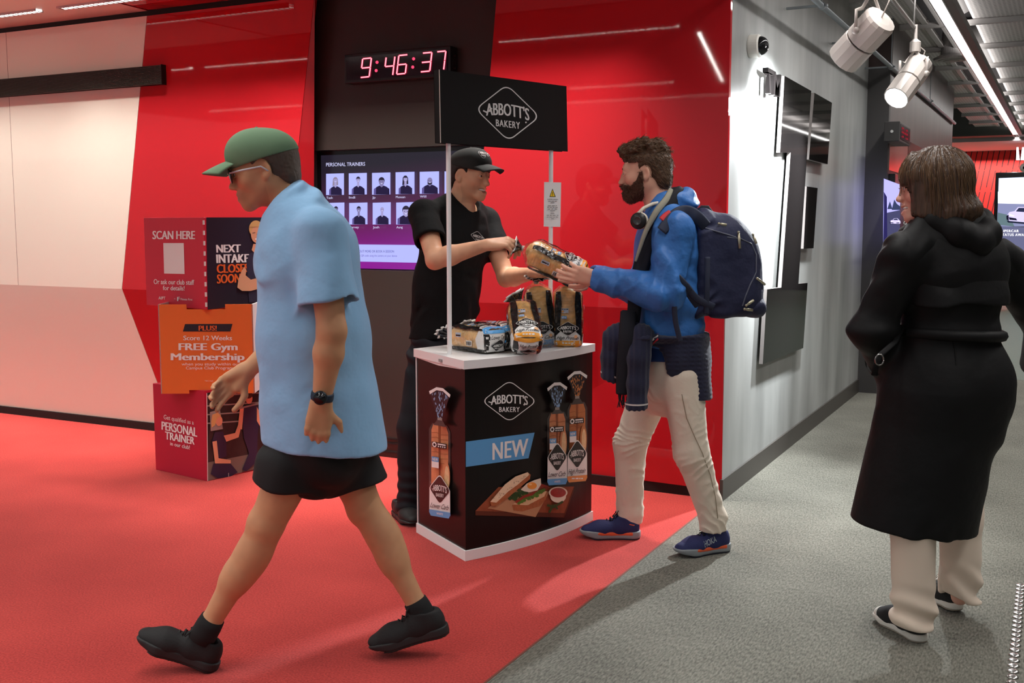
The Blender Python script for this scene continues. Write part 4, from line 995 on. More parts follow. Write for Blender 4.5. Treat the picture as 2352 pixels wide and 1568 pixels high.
pr.text(WT, 'Score 12 Weeks', [(421, 770), (533, 770), (533, 781), (421, 781)], .025); pr.text(WT, 'FREE Gym', [(410, 787), (546, 787), (546, 804), (410, 804)], .05); pr.text(WT, 'Membership', [(392, 810), (562, 810), (562, 827), (392, 827)], .05)
pr.text(WT, 'when you study within our', [(417, 832), (552, 832), (552, 839), (417, 839)], .004); pr.text(WT, 'Campus Club Programs', [(427, 841), (540, 841), (540, 848), (427, 848)], .004); pr.text(WT, "*T&C's Apply", [(470, 873), (490, 873), (490, 875.5), (470, 875.5)], .0)
pr.obj('lettering', ms, bx2)
# top cube: red left face, dark right face with a portrait
Dt = Dm - .02
tF = at(474, 711, Dt); zt0 = tF[2]; zt1 = at(472, 499, Dt)[2]
def face_end(col, row, z, w_):
    """point at height z on pixel (col,row) line"""
    return on_z(col, row, z)
lt = on_z(337, 700, zt0); rtp = on_z(600, 699, zt0)
wl = np.linalg.norm((lt - tF)[:2]); dl = (lt - tF) / wl; dl[2] = 0
dr = np.array([-dl[1], dl[0], 0]); dr = dr if np.dot(dr, RIGHT) > 0 else -dr
wt = .36
tL = tF + dl * wl; tL[2] = 0; tFg = np.array([tF[0], tF[1], 0]); tR = tFg + dr * min(wl, .42)
bx3, b, *_ = quad_box('cardboard_cube', 'top cardboard cube of the stack, red and black with a portrait', zt0, zt1, tFg, tR, tL, None)
b.obj('carton', P_RED, bx3, bevel=.002)
nl3 = -np.array([*dr[:2], 0]); nr3 = -np.array([*dl[:2], 0])
l3 = plane_surf(tFg + nl3 * .001, nl3); r3 = plane_surf(tFg + nr3 * .001, nr3)
pr = Print()
pr.text(WHITE, 'SCAN HERE', [(350, 529), (448, 529), (448, 549), (350, 549)], .05)
pr.obj('heading', l3, bx3); pr = Print(); pr.poly(WHITE, [(375, 558), (422, 558), (424, 629), (377, 628)]); pr.obj('white_panel', l3, bx3); pr = Print()
pr.text(WHITE, 'Or ask our club staff', [(353, 640), (446, 642), (446, 654), (353, 652)], .02); pr.text(WHITE, 'for details!', [(374, 655), (424, 656), (424, 667), (374, 666)], .02)
pr.text(WHITE, 'AIPT', [(364, 680), (380, 680.5), (380, 688), (364, 687.5)], .02); pr.text(WHITE, 'x', [(400, 684), (403, 684), (403, 687), (400, 687)], .01); pr.text(WHITE, 'F', [(407, 681), (413, 681), (413, 691), (407, 691)], .04); pr.text(WHITE, 'Fitness First', [(415, 684), (442, 685), (442, 690), (415, 689)], .01)
pr.obj('lettering', l3, bx3)
pr = Print()
pr.poly(P_BLK, [(474, 499), (640, 499), (640, 690), (477, 711)])
pr.text(WHITE, 'NEXT', [(496, 561), (553, 560), (553, 579), (497, 580)], .06); pr.text(WHITE, 'INTAKE', [(496, 583), (572, 582), (572, 602), (497, 604)], .06); pr.text(P_ORT, 'CLOSES', [(497, 606), (572, 604), (572, 624), (498, 627)], .06); pr.text(P_ORT, 'SOON', [(498, 629), (553, 627), (553, 648), (498, 651)], .06)
s3 = mat('pic_skin', lin((214, 156, 120)), .5); n3 = mat('pic_shirt_navy', lin((46, 44, 62)), .5)
pr.poly(n3, [(566, 600), (574, 582), (600, 570), (640, 574), (640, 690), (572, 694)])
pr.polys(s3, [[(582, 560), (598, 560), (606, 574), (592, 588), (578, 574)]]); pr.poly(mat('pic_blonde', lin((206, 160, 100)), .5), ellipse(588, 525, 16, 19)); pr.poly(s3, ellipse(590, 538, 13.5, 20)); pr.poly(mat('pic_blonde', lin((206, 160, 100)), .5), ellipse(588, 521, 14, 9, 16, 180, 360))
pr.polys(gh, stroke([(580, 535), (586, 534)], 1.5) + stroke([(594, 534), (600, 535)], 1.5)); pr.poly(WHITE, ellipse(591, 549, 5, 2)); pr.polys(gh, stroke([(590, 537), (591, 543)], .8))
pr.polys(s3, [[(545, 660), (548, 640), (556, 620), (562, 612), (566, 620), (564, 632), (576, 642), (600, 636), (604, 660), (576, 668), (556, 668)]])
pr.obj('portrait', r3, bx3)
for k in range(9):
    b = MB(); b.box(tFg + UP * (zt0 + (zt1 - zt0) * (k + .5) / 9) + (nl3 + nr3) * .001, (.004, .004, .012)); b.obj('tab', CARD, bx3)

# ------------------------------------------------------------------ corridor: far walls, open ceiling
m_wood = mat('dark_wood_panel', lin((74, 60, 58)), .35, noise=(5, 5), var=.25, stretch=(1, 1, .12))
XC = .178
b = MB(); b.span((-.1, 4.25, 0), (XC, 9.64, 3.4)); struct(b, 'wall_right_far', m_wood)
b = MB(); b.span((-6, 9.64, 0), (-.1, 9.7, 3.7)); struct(b, 'wall_side_recess', mat('dark_grey_paint', lin((74, 72, 72)), .5))
b = MB(); b.span((5.2, -6, 0), (5.3, 20, 3.3)); struct(b, 'wall_opposite', mat('pale_grey_paint', lin((120, 118, 116)), .6))
b = MB(); b.span((XC - .002, 4.25, 1.90), (XC + .006, 5.38, 2.225)); struct(b, 'trim_5', mat('metal_panel_reflection_tint', lin((206, 176, 168)), .22, metal=.9))  # pink in the metal colour stands in for the red wall's reflection
b = MB(); b.span((XC - .002, 5.42, .10), (XC + .004, 9.0, 2.22)); struct(b, 'wall_right_far_board', mat('black_gloss_board', (.012, .011, .012), .2))
b = MB(); b.span((-.5, 3.9 + 1.7, .0004), (5.2, 19, .0012)); struct(b, 'floor_far', mat('pale_green_vinyl', lin((92, 104, 92)), .5, noise=(30, 5), var=.08))
# slatted red end wall and its soffit
YS = 19.0
m_slat = mat('red_slat_wall', lin((206, 44, 40)), .45)
b = MB(); b.span((-5, YS, 0), (2.7, YS + .1, 2.93)); struct(b, 'wall_end_red', m_slat)
b = MB(); b.span((2.7, YS - .4, 0), (5.2, YS - .3, 2.93)); struct(b, 'wall_end_grey', mat('dark_grey_paint', lin((74, 72, 72)), .5))
b = MB(); rnd = random.Random(3); x = -2.6
while x < 2.6:
    for z0, z1 in ((2.93, 2.58), (2.53, 2.15), (2.10, 1.6), (1.55, .9)):
        o = rnd.uniform(-.06, .06); b.prism([(x + (z0 - 1) * .16, YS - .003, z0), (x + (z0 - 1) * .16 + .016, YS - .003, z0), (x + (z1 + o - 1) * .16 + .016, YS - .003, z1 + o), (x + (z1 + o - 1) * .16, YS - .003, z1 + o)], (0, .01, 0))
    x += .105
struct(b, 'trim_4', mat('slat_slot', (.02, .006, .006), .7))
b = MB(); b.span((-5, 16.2, 2.93), (5.2, YS + .1, 3.0)); struct(b, 'ceiling_far_soffit', mat('soffit_white', lin((214, 196, 196)), .6))
b = MB(); b.span((-5, 15.6, 2.99), (5.2, 16.2, 3.7)); struct(b, 'ceiling_beam', mat('beam_grey', lin((92, 92, 88)), .6))
b = MB(); b.span((-5, -6, 3.62), (5.2, 16, 3.66)); struct(b, 'ceiling_void', mat('void_dark', lin((46, 44, 44)), .9))
strip_light((-2.5, 18.7, 2.92), (4.5, 18.7, 2.92), 30, 120, .06, (1, .93, .88))

# perforated metal ceiling trays
m_tray = bpy.data.materials.new('perforated_tray'); m_tray.use_nodes = True; nt = m_tray.node_tree; bs = nt.nodes['Principled BSDF']; bs.inputs['Roughness'].default_value = .6; bs.inputs['Specular IOR Level'].default_value = .15
tc = nt.nodes.new('ShaderNodeTexCoord'); sp = nt.nodes.new('ShaderNodeSeparateXYZ'); nt.links.new(tc.outputs['Object'], sp.inputs[0])
def nmath(op, a, c=None, d=None):
    n = nt.nodes.new('ShaderNodeMath'); n.operation = op
    for i, v in enumerate((a, c, d)):
        if v is None: continue
        if isinstance(v, (int, float)): n.inputs[i].default_value = v
        else: nt.links.new(v, n.inputs[i])
    return n.outputs[0]
fy = nmath('FRACT', nmath('MULTIPLY', sp.outputs['Y'], 1 / .062)); fx = nmath('FRACT', nmath('MULTIPLY', sp.outputs['X'], 1 / .034))
slot = nmath('MULTIPLY', nmath('COMPARE', fy, .28, .085), nmath('LESS_THAN', fx, .55)); line = nmath('COMPARE', fy, .75, .035)
dk = nmath('MAXIMUM', slot, line); mxn = nt.nodes.new('ShaderNodeMixRGB'); nt.links.new(dk, mxn.inputs[0]); mxn.inputs[1].default_value = (*lin((214, 208, 206)), 1); mxn.inputs[2].default_value = (*lin((36, 34, 34)), 1); nt.links.new(mxn.outputs[0], bs.inputs['Base Color'])
ZC = 3.15
for x0, x1, nm in ((.0, .40, 'a'), (.76, 2.2, 'b'), (2.26, 3.6, 'c'), (3.66, 5.2, 'd')):
    y = -5.2; k = 0
    while y < 15.4:
        b = MB(); b.span((x0, y + .04, ZC), (x1, y + 1.36, ZC + .035)); struct(b, 'ceiling_tray', m_tray, bevel=.004); y += 1.4
b = MB()
y = -5.2
while y < 15.6: b.span((-.01, y - .022, ZC - .045), (5.2, y + .022, ZC - .002)); y += 1.4
b.span((.36, -5.2, ZC - .014), (.405, 15.5, ZC - .001)); b.span((.50, -5.2, ZC - .03), (.53, 15.5, ZC + .03)); struct(b, 'ceiling_frame', mat('ceiling_strut_white', lin((176, 172, 170)), .5))
led_strip('corridor_strip_light', (.66, -2.6), (.66, 17.8), 3.0, 'long linear strip light running down the corridor ceiling', 0, None, .075, .6, False, m_ledc)
b = MB(); b.span((.705, -2.6, 2.992), (.765, 17.8, 3.05)); b.span((.612, -2.6, 2.994), (.618, 17.8, 3.05)); hs_ = b.obj('housing', mat('strip_housing_grey', lin((112, 108, 106)), .5), [o for o in bpy.data.objects if o.name == 'corridor_strip_light'][0])
led_strip('corridor_strip_light', (2.6, -4.5), (2.6, 17.5), 3.0, 'second linear strip light further right over the corridor, out of frame', 0, None, .075, .6, False, m_ledc)
# services above the slot
def duct(label, pts, r, name='air_duct'):
    t = thing(name, label, 'duct', tuple(np.mean(np.array(pts), 0))); b = MB(); P = []; n = 40; pts = [np.array(p, float) for p in pts]; Rr = []
    for i in range(n + 1):
        u = i / n * (len(pts) - 1); k = min(int(u), len(pts) - 2); P.append(pts[k] + (pts[k + 1] - pts[k]) * (u - k)); Rr.append(r * (1 + .035 * (i % 2)))
    b.tube(P, Rr, 20); b.obj('duct_hose', mat('duct_grey', lin((92, 88, 86)), .6), t, sm=True); return t
duct('ribbed air duct over the ceiling slot, nearest the camera', [(.58, 3.5, 3.465), (.60, 4.6, 3.465), (.58, 5.3, 3.465)], .15)
duct('ribbed air duct over the ceiling slot, behind the round diffuser', [(.60, 7.2, 3.475), (.62, 8.2, 3.475), (.60, 9.0, 3.475)], .14)
df = thing('ceiling_diffuser', 'round white air diffuser hanging in the corridor ceiling slot', 'vent', tuple(at(2185, 138, 11.0)))
b = MB(); c = on_z(2185, 138, 3.02); b.lathe([(.16, 0), (.165, .02), (.10, .05), (.09, .30)], c, (0, 0, 1), 28); b.lathe([(.115, -.006), (.12, .004)], c, (0, 0, 1), 28); b.lathe([(.07, -.012), (.075, 0)], c, (0, 0, 1), 28); b.obj('grille_cone', mat('diffuser_white', lin((176, 172, 170)), .5), df, sm=False)
# conduit along the concrete wall
cp = thing('conduit_pipe', 'grey conduit pipe running along the top of the concrete wall', 'pipe', (.03, 3, 2.97))
b = MB(); b.tube([(.205, -.5, 2.72), (.205, 9.6, 2.72)], .017, 12); b.obj('pipe', mat('conduit_grey', lin((140, 146, 150)), .4, metal=.3), cp, sm=True)
for y in (1.2, 2.6, 4.0, 5.4, 6.8):
    b = MB(); b.tube([(.205, y - .012, 2.72), (.205, y + .012, 2.72)], .023, 12); b.span((0 if y < 4.2 else XC, y - .012, 2.715), (.24, y + .012, 2.728)); b.tube([(.205, y, 2.73), (.205, y, 3.12)], .004, 6); b.obj('clamp', mat('conduit_grey', lin((140, 146, 150)), .4, metal=.3), cp)
rl = thing('lighting_rail', 'thin pale rail carrying the two gallery spotlights', 'rail', (.33, 1.5, 2.96))
b = MB(); b.tube([(.615, -3.0, 2.70), (.615, 2.08, 2.70)], .012, 10)
for y in (-1.5, .42, 2.05): b.tube([(.615, y, 2.70), (.615, y, 3.15)], .006, 6); b.obj('rail', mat('ceiling_strut_white', lin((176, 172, 170)), .5), rl, sm=True)

# ------------------------------------------------------------------ gallery spotlights
m_can = mat('spot_enamel', lin((206, 196, 190)), .4, spec=.5); m_cand = mat('spot_joint', (.05, .05, .05), .5)
def gallery_spot(label, front, back, r, hang, watts, size, blend, face=False):
    front = np.array(front); back = np.array(back); ax = unit(front - back); L = np.linalg.norm(front - back)
    t = thing('gallery_spotlight', label, 'spotlight', tuple((front + back) / 2))
    b = MB(); b.lathe([(r * .55, 0), (r * .93, .004), (r, .02), (r, L * .52), (r * .97, L * .525)], back, ax, 14); b.obj('housing', m_can, t)
    b = MB(); b.lathe([(r * .86, L * .52), (r * .86, L * .56)], back, ax, 20); b.obj('collar', m_cand, t)
    b = MB(); b.lathe([(r * .98, L * .555), (r, L * .56), (r, L - .002), (r * .96, L), (r * .90, L), (r * .86, L - .06)], back, ax, 14); b.obj('snoot', m_can, t)
    b = MB(); b.lathe([(r * .86, L - .05), (r * .80, L - .045), (.001, L - .045)], back, ax, 24); b.obj('lamp_lens', glow('spot_lamp', (.94, .97, 1.0), 60.0), t)
    m = back + ax * L * .33; sd = unit(np.cross(ax, UP)); b = MB(); top = np.array(hang)
    for q in (-1, 1):
        p = m + sd * q * (r + .012); b.tube([p, p + UP * .10, p * .35 + (top - UP * .05) * .65 + sd * q * .03, top - UP * .02], .011, 8, flat=(ax, .5)); b.lathe([(.018, 0), (.018, .012), (.012, .02)], p - sd * q * .006, sd * q, 14)
    b.obj('yoke', m_can, t, sm=True)
    b = MB(); b.lathe([(.035, -.03), (.035, .03), (.012, .05), (.010, .14)], top, UP, 16); b.obj('mount', m_can, t)
    b = MB(); b.tube([back + ax * .01, back - ax * .05 + UP * .05, (back + top) / 2 + UP * .06, top], .004, 6); b.obj('cable', m_can, t, sm=True)
    spot_light(tuple(front - ax * .02), tuple(front + ax * 2), watts, size, blend)
    return t
D1 = 5.62
gallery_spot('nearer white gallery spotlight, its back end towards us', at(1936, 138, D1 + .13), at(2026, 42, D1 - .07), .088, at(2004, -30, D1 + .02), 480, 92, .85)
gallery_spot('farther white gallery spotlight, its glaring lamp face towards us', at(2058, 226, 6.95), at(2116, 146, 7.12), .082, at(2102, 108, 7.1), 560, 78, .85, True)

# ------------------------------------------------------------------ black wall sign, stood off the concrete
m_sign = mat('sign_black_gloss', (.007, .006, .006), .035, spec=.16, bump=(.03, .001, 8)); m_sedge_lit = mat('sign_edge', (.34, .31, .30), .35, metal=.3)  # side faces coloured lighter to imitate the spotlights falling on them
sgn = thing('wall_sign', 'big black glossy gym letter sign standing off the concrete wall', 'sign', (0, 1.0, 1.6))
def sign_piece(name, px):
    P = [on_x(x, y, .042) for x, y in px]; b = MB(); b.prism([p - np.array([.022, 0, 0]) for p in P], (.022, 0, 0)); n = len(px); b.mi = [0] * (len(b.f) - n) + [1] * n; return b.obj(name, [m_sign, m_sedge_lit], sgn)
sign_piece('stem', [(1802, 174), (1863.5, 208.7), (1834, 651), (1855, 649.5), (1845, 799), (1752, 836), (1762, 664), (1794.6, 660), (1816, 350), (1791.5, 350)])
sign_piece('bar', [(1870.6, 213), (1911, 236), (1901, 377), (1858, 366)]); sign_piece('bar', [(1853, 428), (1878, 431.6), (1868.6, 570), (1845.6, 571)])
v, f, wd = text2d('TM', .02); q4 = [np.array(q) for q in ((1758, 153), (1789, 171), (1786, 222), (1757, 211))]; P = []
for x, y in v:
    a = x / wd; p2 = (q4[3] * (1 - a) + q4[2] * a) * (1 - y) + (q4[0] * (1 - a) + q4[1] * a) * y; P.append(on_x(p2[0], p2[1], .05))
o = mesh_obj('trade_mark', P, f, [m_sign], sgn); md = o.modifiers.new('solid', 'SOLIDIFY'); md.thickness = .03; md.offset = 0

# ------------------------------------------------------------------ dome camera on the concrete
dc = thing('security_camera', 'white dome security camera on the concrete wall beside the red panel', 'camera', tuple(on_x(1722, 107, 0)))
c = on_x(1722, 107, 0.0); m_cw = mat('camera_white', lin((226, 222, 214)), .4)
b = MB(); b.lathe([(.058, 0), (.060, .006), (.060, .050), (.056, .056), (.040, .058)], c, (1, 0, 0), 28); b.obj('base', m_cw, dc)
b = MB(); b.sphere(c + np.array([.056, 0, 0]), (.046, .050, .050), 24, 14); b.obj('dome', mat('camera_dome', (.01, .01, .011), .06), dc, sm=True)

# ------------------------------------------------------------------ second clock, screens and lettering down the corridor
c2 = thing('digital_clock', 'small wall clock with dim red digits above the corridor screen', 'clock', tuple(on_x(2075, 300, .3)))
XF = .30
tl, tr, br, bl_ = on_x(2067, 274, XF), on_x(2091, 296, XF), on_x(2090, 335, XF), on_x(2066, 325, XF)
y0, y1 = (tl[1] + bl_[1]) / 2, (tr[1] + br[1]) / 2; z1 = (tl[2] + tr[2]) / 2; z0 = (bl_[2] + br[2]) / 2
b = MB(); b.span((XC, y0, z0), (XF, y1, z1)); b.obj('case', mat('clock_case_grey', lin((60, 58, 58)), .4), c2, bevel=.006)
b = MB(); b.span((XF - .002, y0 + .04, z0 + .02), (XF + .003, y1 - .03, z1 - .02)); b.obj('display', mat('clock_glass', (.018, .010, .018), .12), c2)
b = MB(); b.tube([(XF - .06, y0 - .008, (z0 + z1) / 2), (XF - .06, y0 + .01, (z0 + z1) / 2)], .012, 10); b.obj('screw', m_alu, c2)
m_seg2 = glow('clock_dim_red', (1.0, .06, .10), .25)
for ch, ya, yb in (('9', .16, .30), ('4', .38, .52), ('9', .56, .70), ('1', .78, .90)):
    w_ = y1 - y0; P4 = [(y0 + ya * w_, z1 - .045), (y0 + yb * w_, z1 - .045), (y0 + yb * w_, z0 + .045), (y0 + ya * w_, z0 + .045)]; pr = Print()
    L = dict(a=((0, 1), (1, 1)), b=((1, 1), (1, .5)), c=((1, .5), (1, 0)), d=((0, 0), (1, 0)), e=((0, .5), (0, 0)), f=((0, 1), (0, .5)), g=((0, .5), (1, .5)))
    for k in SEGS[ch]: pr.polys(m_seg2, stroke([(P4[0][0] + (P4[1][0] - P4[0][0]) * u, P4[3][1] + (P4[0][1] - P4[3][1]) * v_) for u, v_ in L[k]], .013))
    pr.obj('digit', lambda a, z, h=0: np.array([XF + .004 + h, a, z]), c2)

SK = lambda n, c, s=1.2: glow('scr_' + n, lin(c), s)
def car(pr, cx, cy, k, sk=0.0):
    T = lambda L: [(cx + x * k, cy + y * k + sk * x * k) for x, y in L]
    pr.poly(SK('car_shadow', (30, 34, 52)), T([(-1.0, .42), (1.0, .5), (.9, .62), (-.9, .56)]))
    pr.poly(SK('car_body', (206, 196, 246)), T([(-1.0, .1), (-.8, -.18), (-.45, -.26), (-.2, -.56), (.45, -.58), (.75, -.24), (1.0, -.05), (1.02, .4), (.8, .5), (-.8, .44), (-1.0, .3)]))
    pr.poly(SK('car_glass', (40, 44, 70)), T([(-.36, -.24), (-.16, -.50), (.40, -.52), (.60, -.22)])); pr.polys(SK('car_dark', (22, 20, 40)), [T([(-.85, .18), (-.35, .24), (-.25, .38), (-.8, .36)]), T([(.2, .26), (.8, .22), (.78, .4), (.25, .40)]), T([(-1.02, .1), (-.86, .0), (-.84, .42), (-1.0, .36)])])
    pr.polys(SK('car_light', (255, 255, 255)), [T([(-.8, -.04), (-.45, .06), (-.5, .12), (-.8, .06)]), T([(.55, .04), (.9, -.06), (.9, .04), (.6, .12)])])
s1 = thing('corridor_screen', 'upright screen showing a pale car on the corridor wall behind the woman', 'screen', (XC + .04, 4.8, 1.4))
XS = XC + .055; sa, sb_ = on_x(2037, 404, XS), on_x(2074, 420, XS)
b = MB(); b.span((XC, 4.27, 1.02), (XS, sb_[1] + .10, 1.87)); b.obj('bezel', mat('screen_bezel', (.008, .008, .009), .25), s1, bevel=.004)
xs_ = plane_surf((XS + .001, 0, 0), (1, 0, 0)); pr = Print(); pr.poly(SK('sky', (176, 172, 250)), [(2030, 410), (2068, 424), (2066, 560), (2028, 560)]); pr.poly(SK('road', (66, 66, 98)), [(2030, 490), (2068, 482), (2066, 560), (2028, 560)]); pr.polys(SK('tree', (52, 60, 92)), [[(2038, 480), (2044, 462), (2050, 480)], [(2048, 482), (2054, 458), (2060, 468), (2068, 474), (2068, 482)]])
pr.poly(SK('figure', (40, 36, 84)), [(2030, 440), (2037, 452), (2038, 560), (2030, 560)]); car(pr, 2056, 508, 12, 0); pr.obj('display_picture', xs_, s1)
ps = plane_surf((XC + .005, 0, 0), (1, 0, 0)); pr = Print(); pr.text(WHITE, 'd', [(2079, 478), (2089, 480), (2089, 494), (2079, 493)], .02, .2); pr.text(WHITE, 'dic', [(2075, 502), (2095, 505), (2095, 517), (2075, 515)], .02, .2)
tag(pr.obj('wall_lettering', ps), 'large white letters on the black board behind the woman', 'lettering')
s2 = thing('kiosk_screen', 'big upright screen showing a white sports car at the right edge of the picture', 'screen', (1.0, 15, 1.5))
YK = 15.0; ka = on_y(2287, 396, YK); b = MB(); b.span((ka[0], YK, .35), (ka[0] + 1.15, YK + .12, ka[2])); b.obj('bezel', mat('screen_bezel', (.008, .008, .009), .25), s2, bevel=.01)
b = MB(); b.span((ka[0] + .3, YK, 0), (ka[0] + .85, YK + .3, .36)); b.obj('stand', mat('screen_bezel', (.008, .008, .009), .25), s2)
pr = Print(); ys_ = plane_surf((0, YK - .003, 0), (0, -1, 0))
pr.poly(SK('sky2', (214, 226, 255), 1.3), [(2294, 409), (2420, 404), (2420, 470), (2292, 470)]); pr.poly(SK('cloud', (244, 248, 255), 1.4), [(2292, 440), (2420, 436), (2420, 470), (2292, 468)]); pr.poly(SK('track', (128, 132, 168)), [(2292, 467), (2420, 470), (2420, 520), (2290, 520)]); pr.poly(SK('verge', (92, 112, 118)), [(2292, 488), (2318, 494), (2330, 520), (2290, 516)])
pr.poly(SK('ground', (96, 98, 128)), [(2290, 519), (2420, 524), (2420, 640), (2288, 640)]); car(pr, 2345, 494, 33, .05)
pr.text(SK('letters', (250, 250, 255)), 'SUPERCAR', [(2296, 527), (2340, 527), (2340, 533), (2296, 533)], .05, 0, 1.2); pr.text(SK('letters', (250, 250, 255)), 'STATUS AWAITS', [(2298, 535.5), (2364, 536), (2364, 542), (2298, 541.5)], .05, 0, 1.2)
pr.obj('display_picture', ys_, s2)
lm = thing('illuminated_letter', 'glowing white letter hanging by the end of the corridor strip light', 'sign', tuple(on_y(2343, 355, 16.5)))
pr = Print(); ls_ = plane_surf((0, 16.5, 0), (0, -1, 0)); b = MB()
for px in ([(2335, 338), (2339, 338), (2342, 367), (2334, 367)], [(2348, 338), (2353, 338), (2352, 367), (2344, 367)]): b.prism([ls_(*q) for q in px], (0, .05, 0))
b.obj('letter_bar', glow('letter_glow', (.85, .92, 1.0), 3.0), lm)
cam2 = thing('security_camera', 'round white camera above the kiosk screen at the right edge', 'camera', tuple(on_y(2353, 385, 17)))
b = MB(); c = on_y(2353, 385, 17); b.sphere(c, .085, 20, 12); b.obj('ball', m_cw, cam2, sm=True); b = MB(); b.lathe([(.03, .07), (.03, .09), (.001, .092)], c, unit(CAM - c), 16); b.obj('lens', mat('camera_dome', (.01, .01, .011), .06), cam2); b = MB(); b.tube([c, c + UP * .4], .02, 8); b.obj('stem', m_cw, cam2)

# ------------------------------------------------------------------ steel tactile studs in the floor
m_steel = mat('stud_steel', (.62, .61, .59), .22, metal=1.0)
b = MB(); b.lathe([(.0185, 0), (.0180, .0025), (.0150, .0045), (.008, .0055), (.001, .0057)], (0, 0, 0), (0, 0, 1), 24); st0 = b.obj('floor_stud', m_steel, None, sm=True)
for i in range(24):
    o = st0 if i == 0 else st0.copy()
    if i: COL.objects.link(o)
    o.location = (1.457 + i * .0006, -.741 - i * .0493, .0005); tag(o, 'round domed steel stud in the row on the grey carpet, bottom right', 'floor stud', 'steel studs at the bottom right')

# ------------------------------------------------------------------ bagged loaves
from mathutils.bvhtree import BVHTree
TOPZ = .874
def film_mat(name, tint=(1, 1, 1), base=.09, rough=.09):
    m = bpy.data.materials.new(name); m.use_nodes = True; nt = m.node_tree; nt.nodes.clear()
    o = nt.nodes.new('ShaderNodeOutputMaterial'); mx = nt.nodes.new('ShaderNodeMixShader'); t = nt.nodes.new('ShaderNodeBsdfTransparent'); g = nt.nodes.new('ShaderNodeBsdfGlossy')
    t.inputs[0].default_value = (*tint, 1); g.inputs['Roughness'].default_value = rough
    lw = nt.nodes.new('ShaderNodeLayerWeight'); lw.inputs[0].default_value = .35; ma = nt.nodes.new('ShaderNodeMath'); ma.operation = 'MULTIPLY_ADD'; ma.inputs[1].default_value = .45; ma.inputs[2].default_value = base
    tc = nt.nodes.new('ShaderNodeTexCoord'); n = nt.nodes.new('ShaderNodeTexNoise'); n.inputs['Scale'].default_value = 55; n.inputs['Detail'].default_value = 3; n.inputs['Distortion'].default_value = 1.2
    b = nt.nodes.new('ShaderNodeBump'); b.inputs['Strength'].default_value = .55; b.inputs['Distance'].default_value = .006
    nt.links.new(tc.outputs['Object'], n.inputs['Vector']); nt.links.new(n.outputs['Fac'], b.inputs['Height']); nt.links.new(b.outputs[0], g.inputs['Normal']); nt.links.new(b.outputs[0], lw.inputs['Normal'])
    nt.links.new(lw.outputs['Facing'], ma.inputs[0]); nt.links.new(ma.outputs[0], mx.inputs[0]); nt.links.new(t.outputs[0], mx.inputs[1]); nt.links.new(g.outputs[0], mx.inputs[2]); nt.links.new(mx.outputs[0], o.inputs[0]); return m
m_film = film_mat('clear_bag_film')
m_bread = mat('bread_crust', lin((240, 196, 126)), .6, noise=(22, 5), var=.28, bump=(.5, .003, 60)); m_breadb = mat('bread_crust_seeded', lin((232, 182, 110)), .6, noise=(30, 5), var=.32, bump=(.6, .003, 60))
f_black = mat('film_print_black', (.012, .011, .011), .22); f_white = mat('film_print_white', (.74, .73, .71), .25); f_blue = mat('film_print_blue', lin((86, 164, 226)), .25); f_orange = mat('film_print_orange', lin((240, 164, 60)), .25); f_silver = mat('film_print_silver', lin((176, 182, 196)), .2); f_pink = mat('film_print_peach', lin((232, 176, 128)), .3)
def tail_mat(name, c):
    m = mat(name, (.012, .012, .014), .2)
    nt = m.node_tree; bs = nt.nodes['Principled BSDF']; tc = nt.nodes.new('ShaderNodeTexCoord'); v = nt.nodes.new('ShaderNodeTexVoronoi'); v.inputs['Scale'].default_value = 190
    r = nt.nodes.new('ShaderNodeValToRGB'); r.color_ramp.elements[0].position = .16; r.color_ramp.elements[0].color = (*c, 1); r.color_ramp.elements[1].position = .22; r.color_ramp.elements[1].color = (.012, .012, .014, 1)
    nt.links.new(tc.outputs['Object'], v.inputs['Vector']); nt.links.new(v.outputs['Distance'], r.inputs[0]); nt.links.new(r.outputs[0], bs.inputs['Base Color']); return m
t_blue = tail_mat('bag_tail_blue', lin((150, 190, 240))); t_gold = tail_mat('bag_tail_gold', lin((226, 170, 70)))
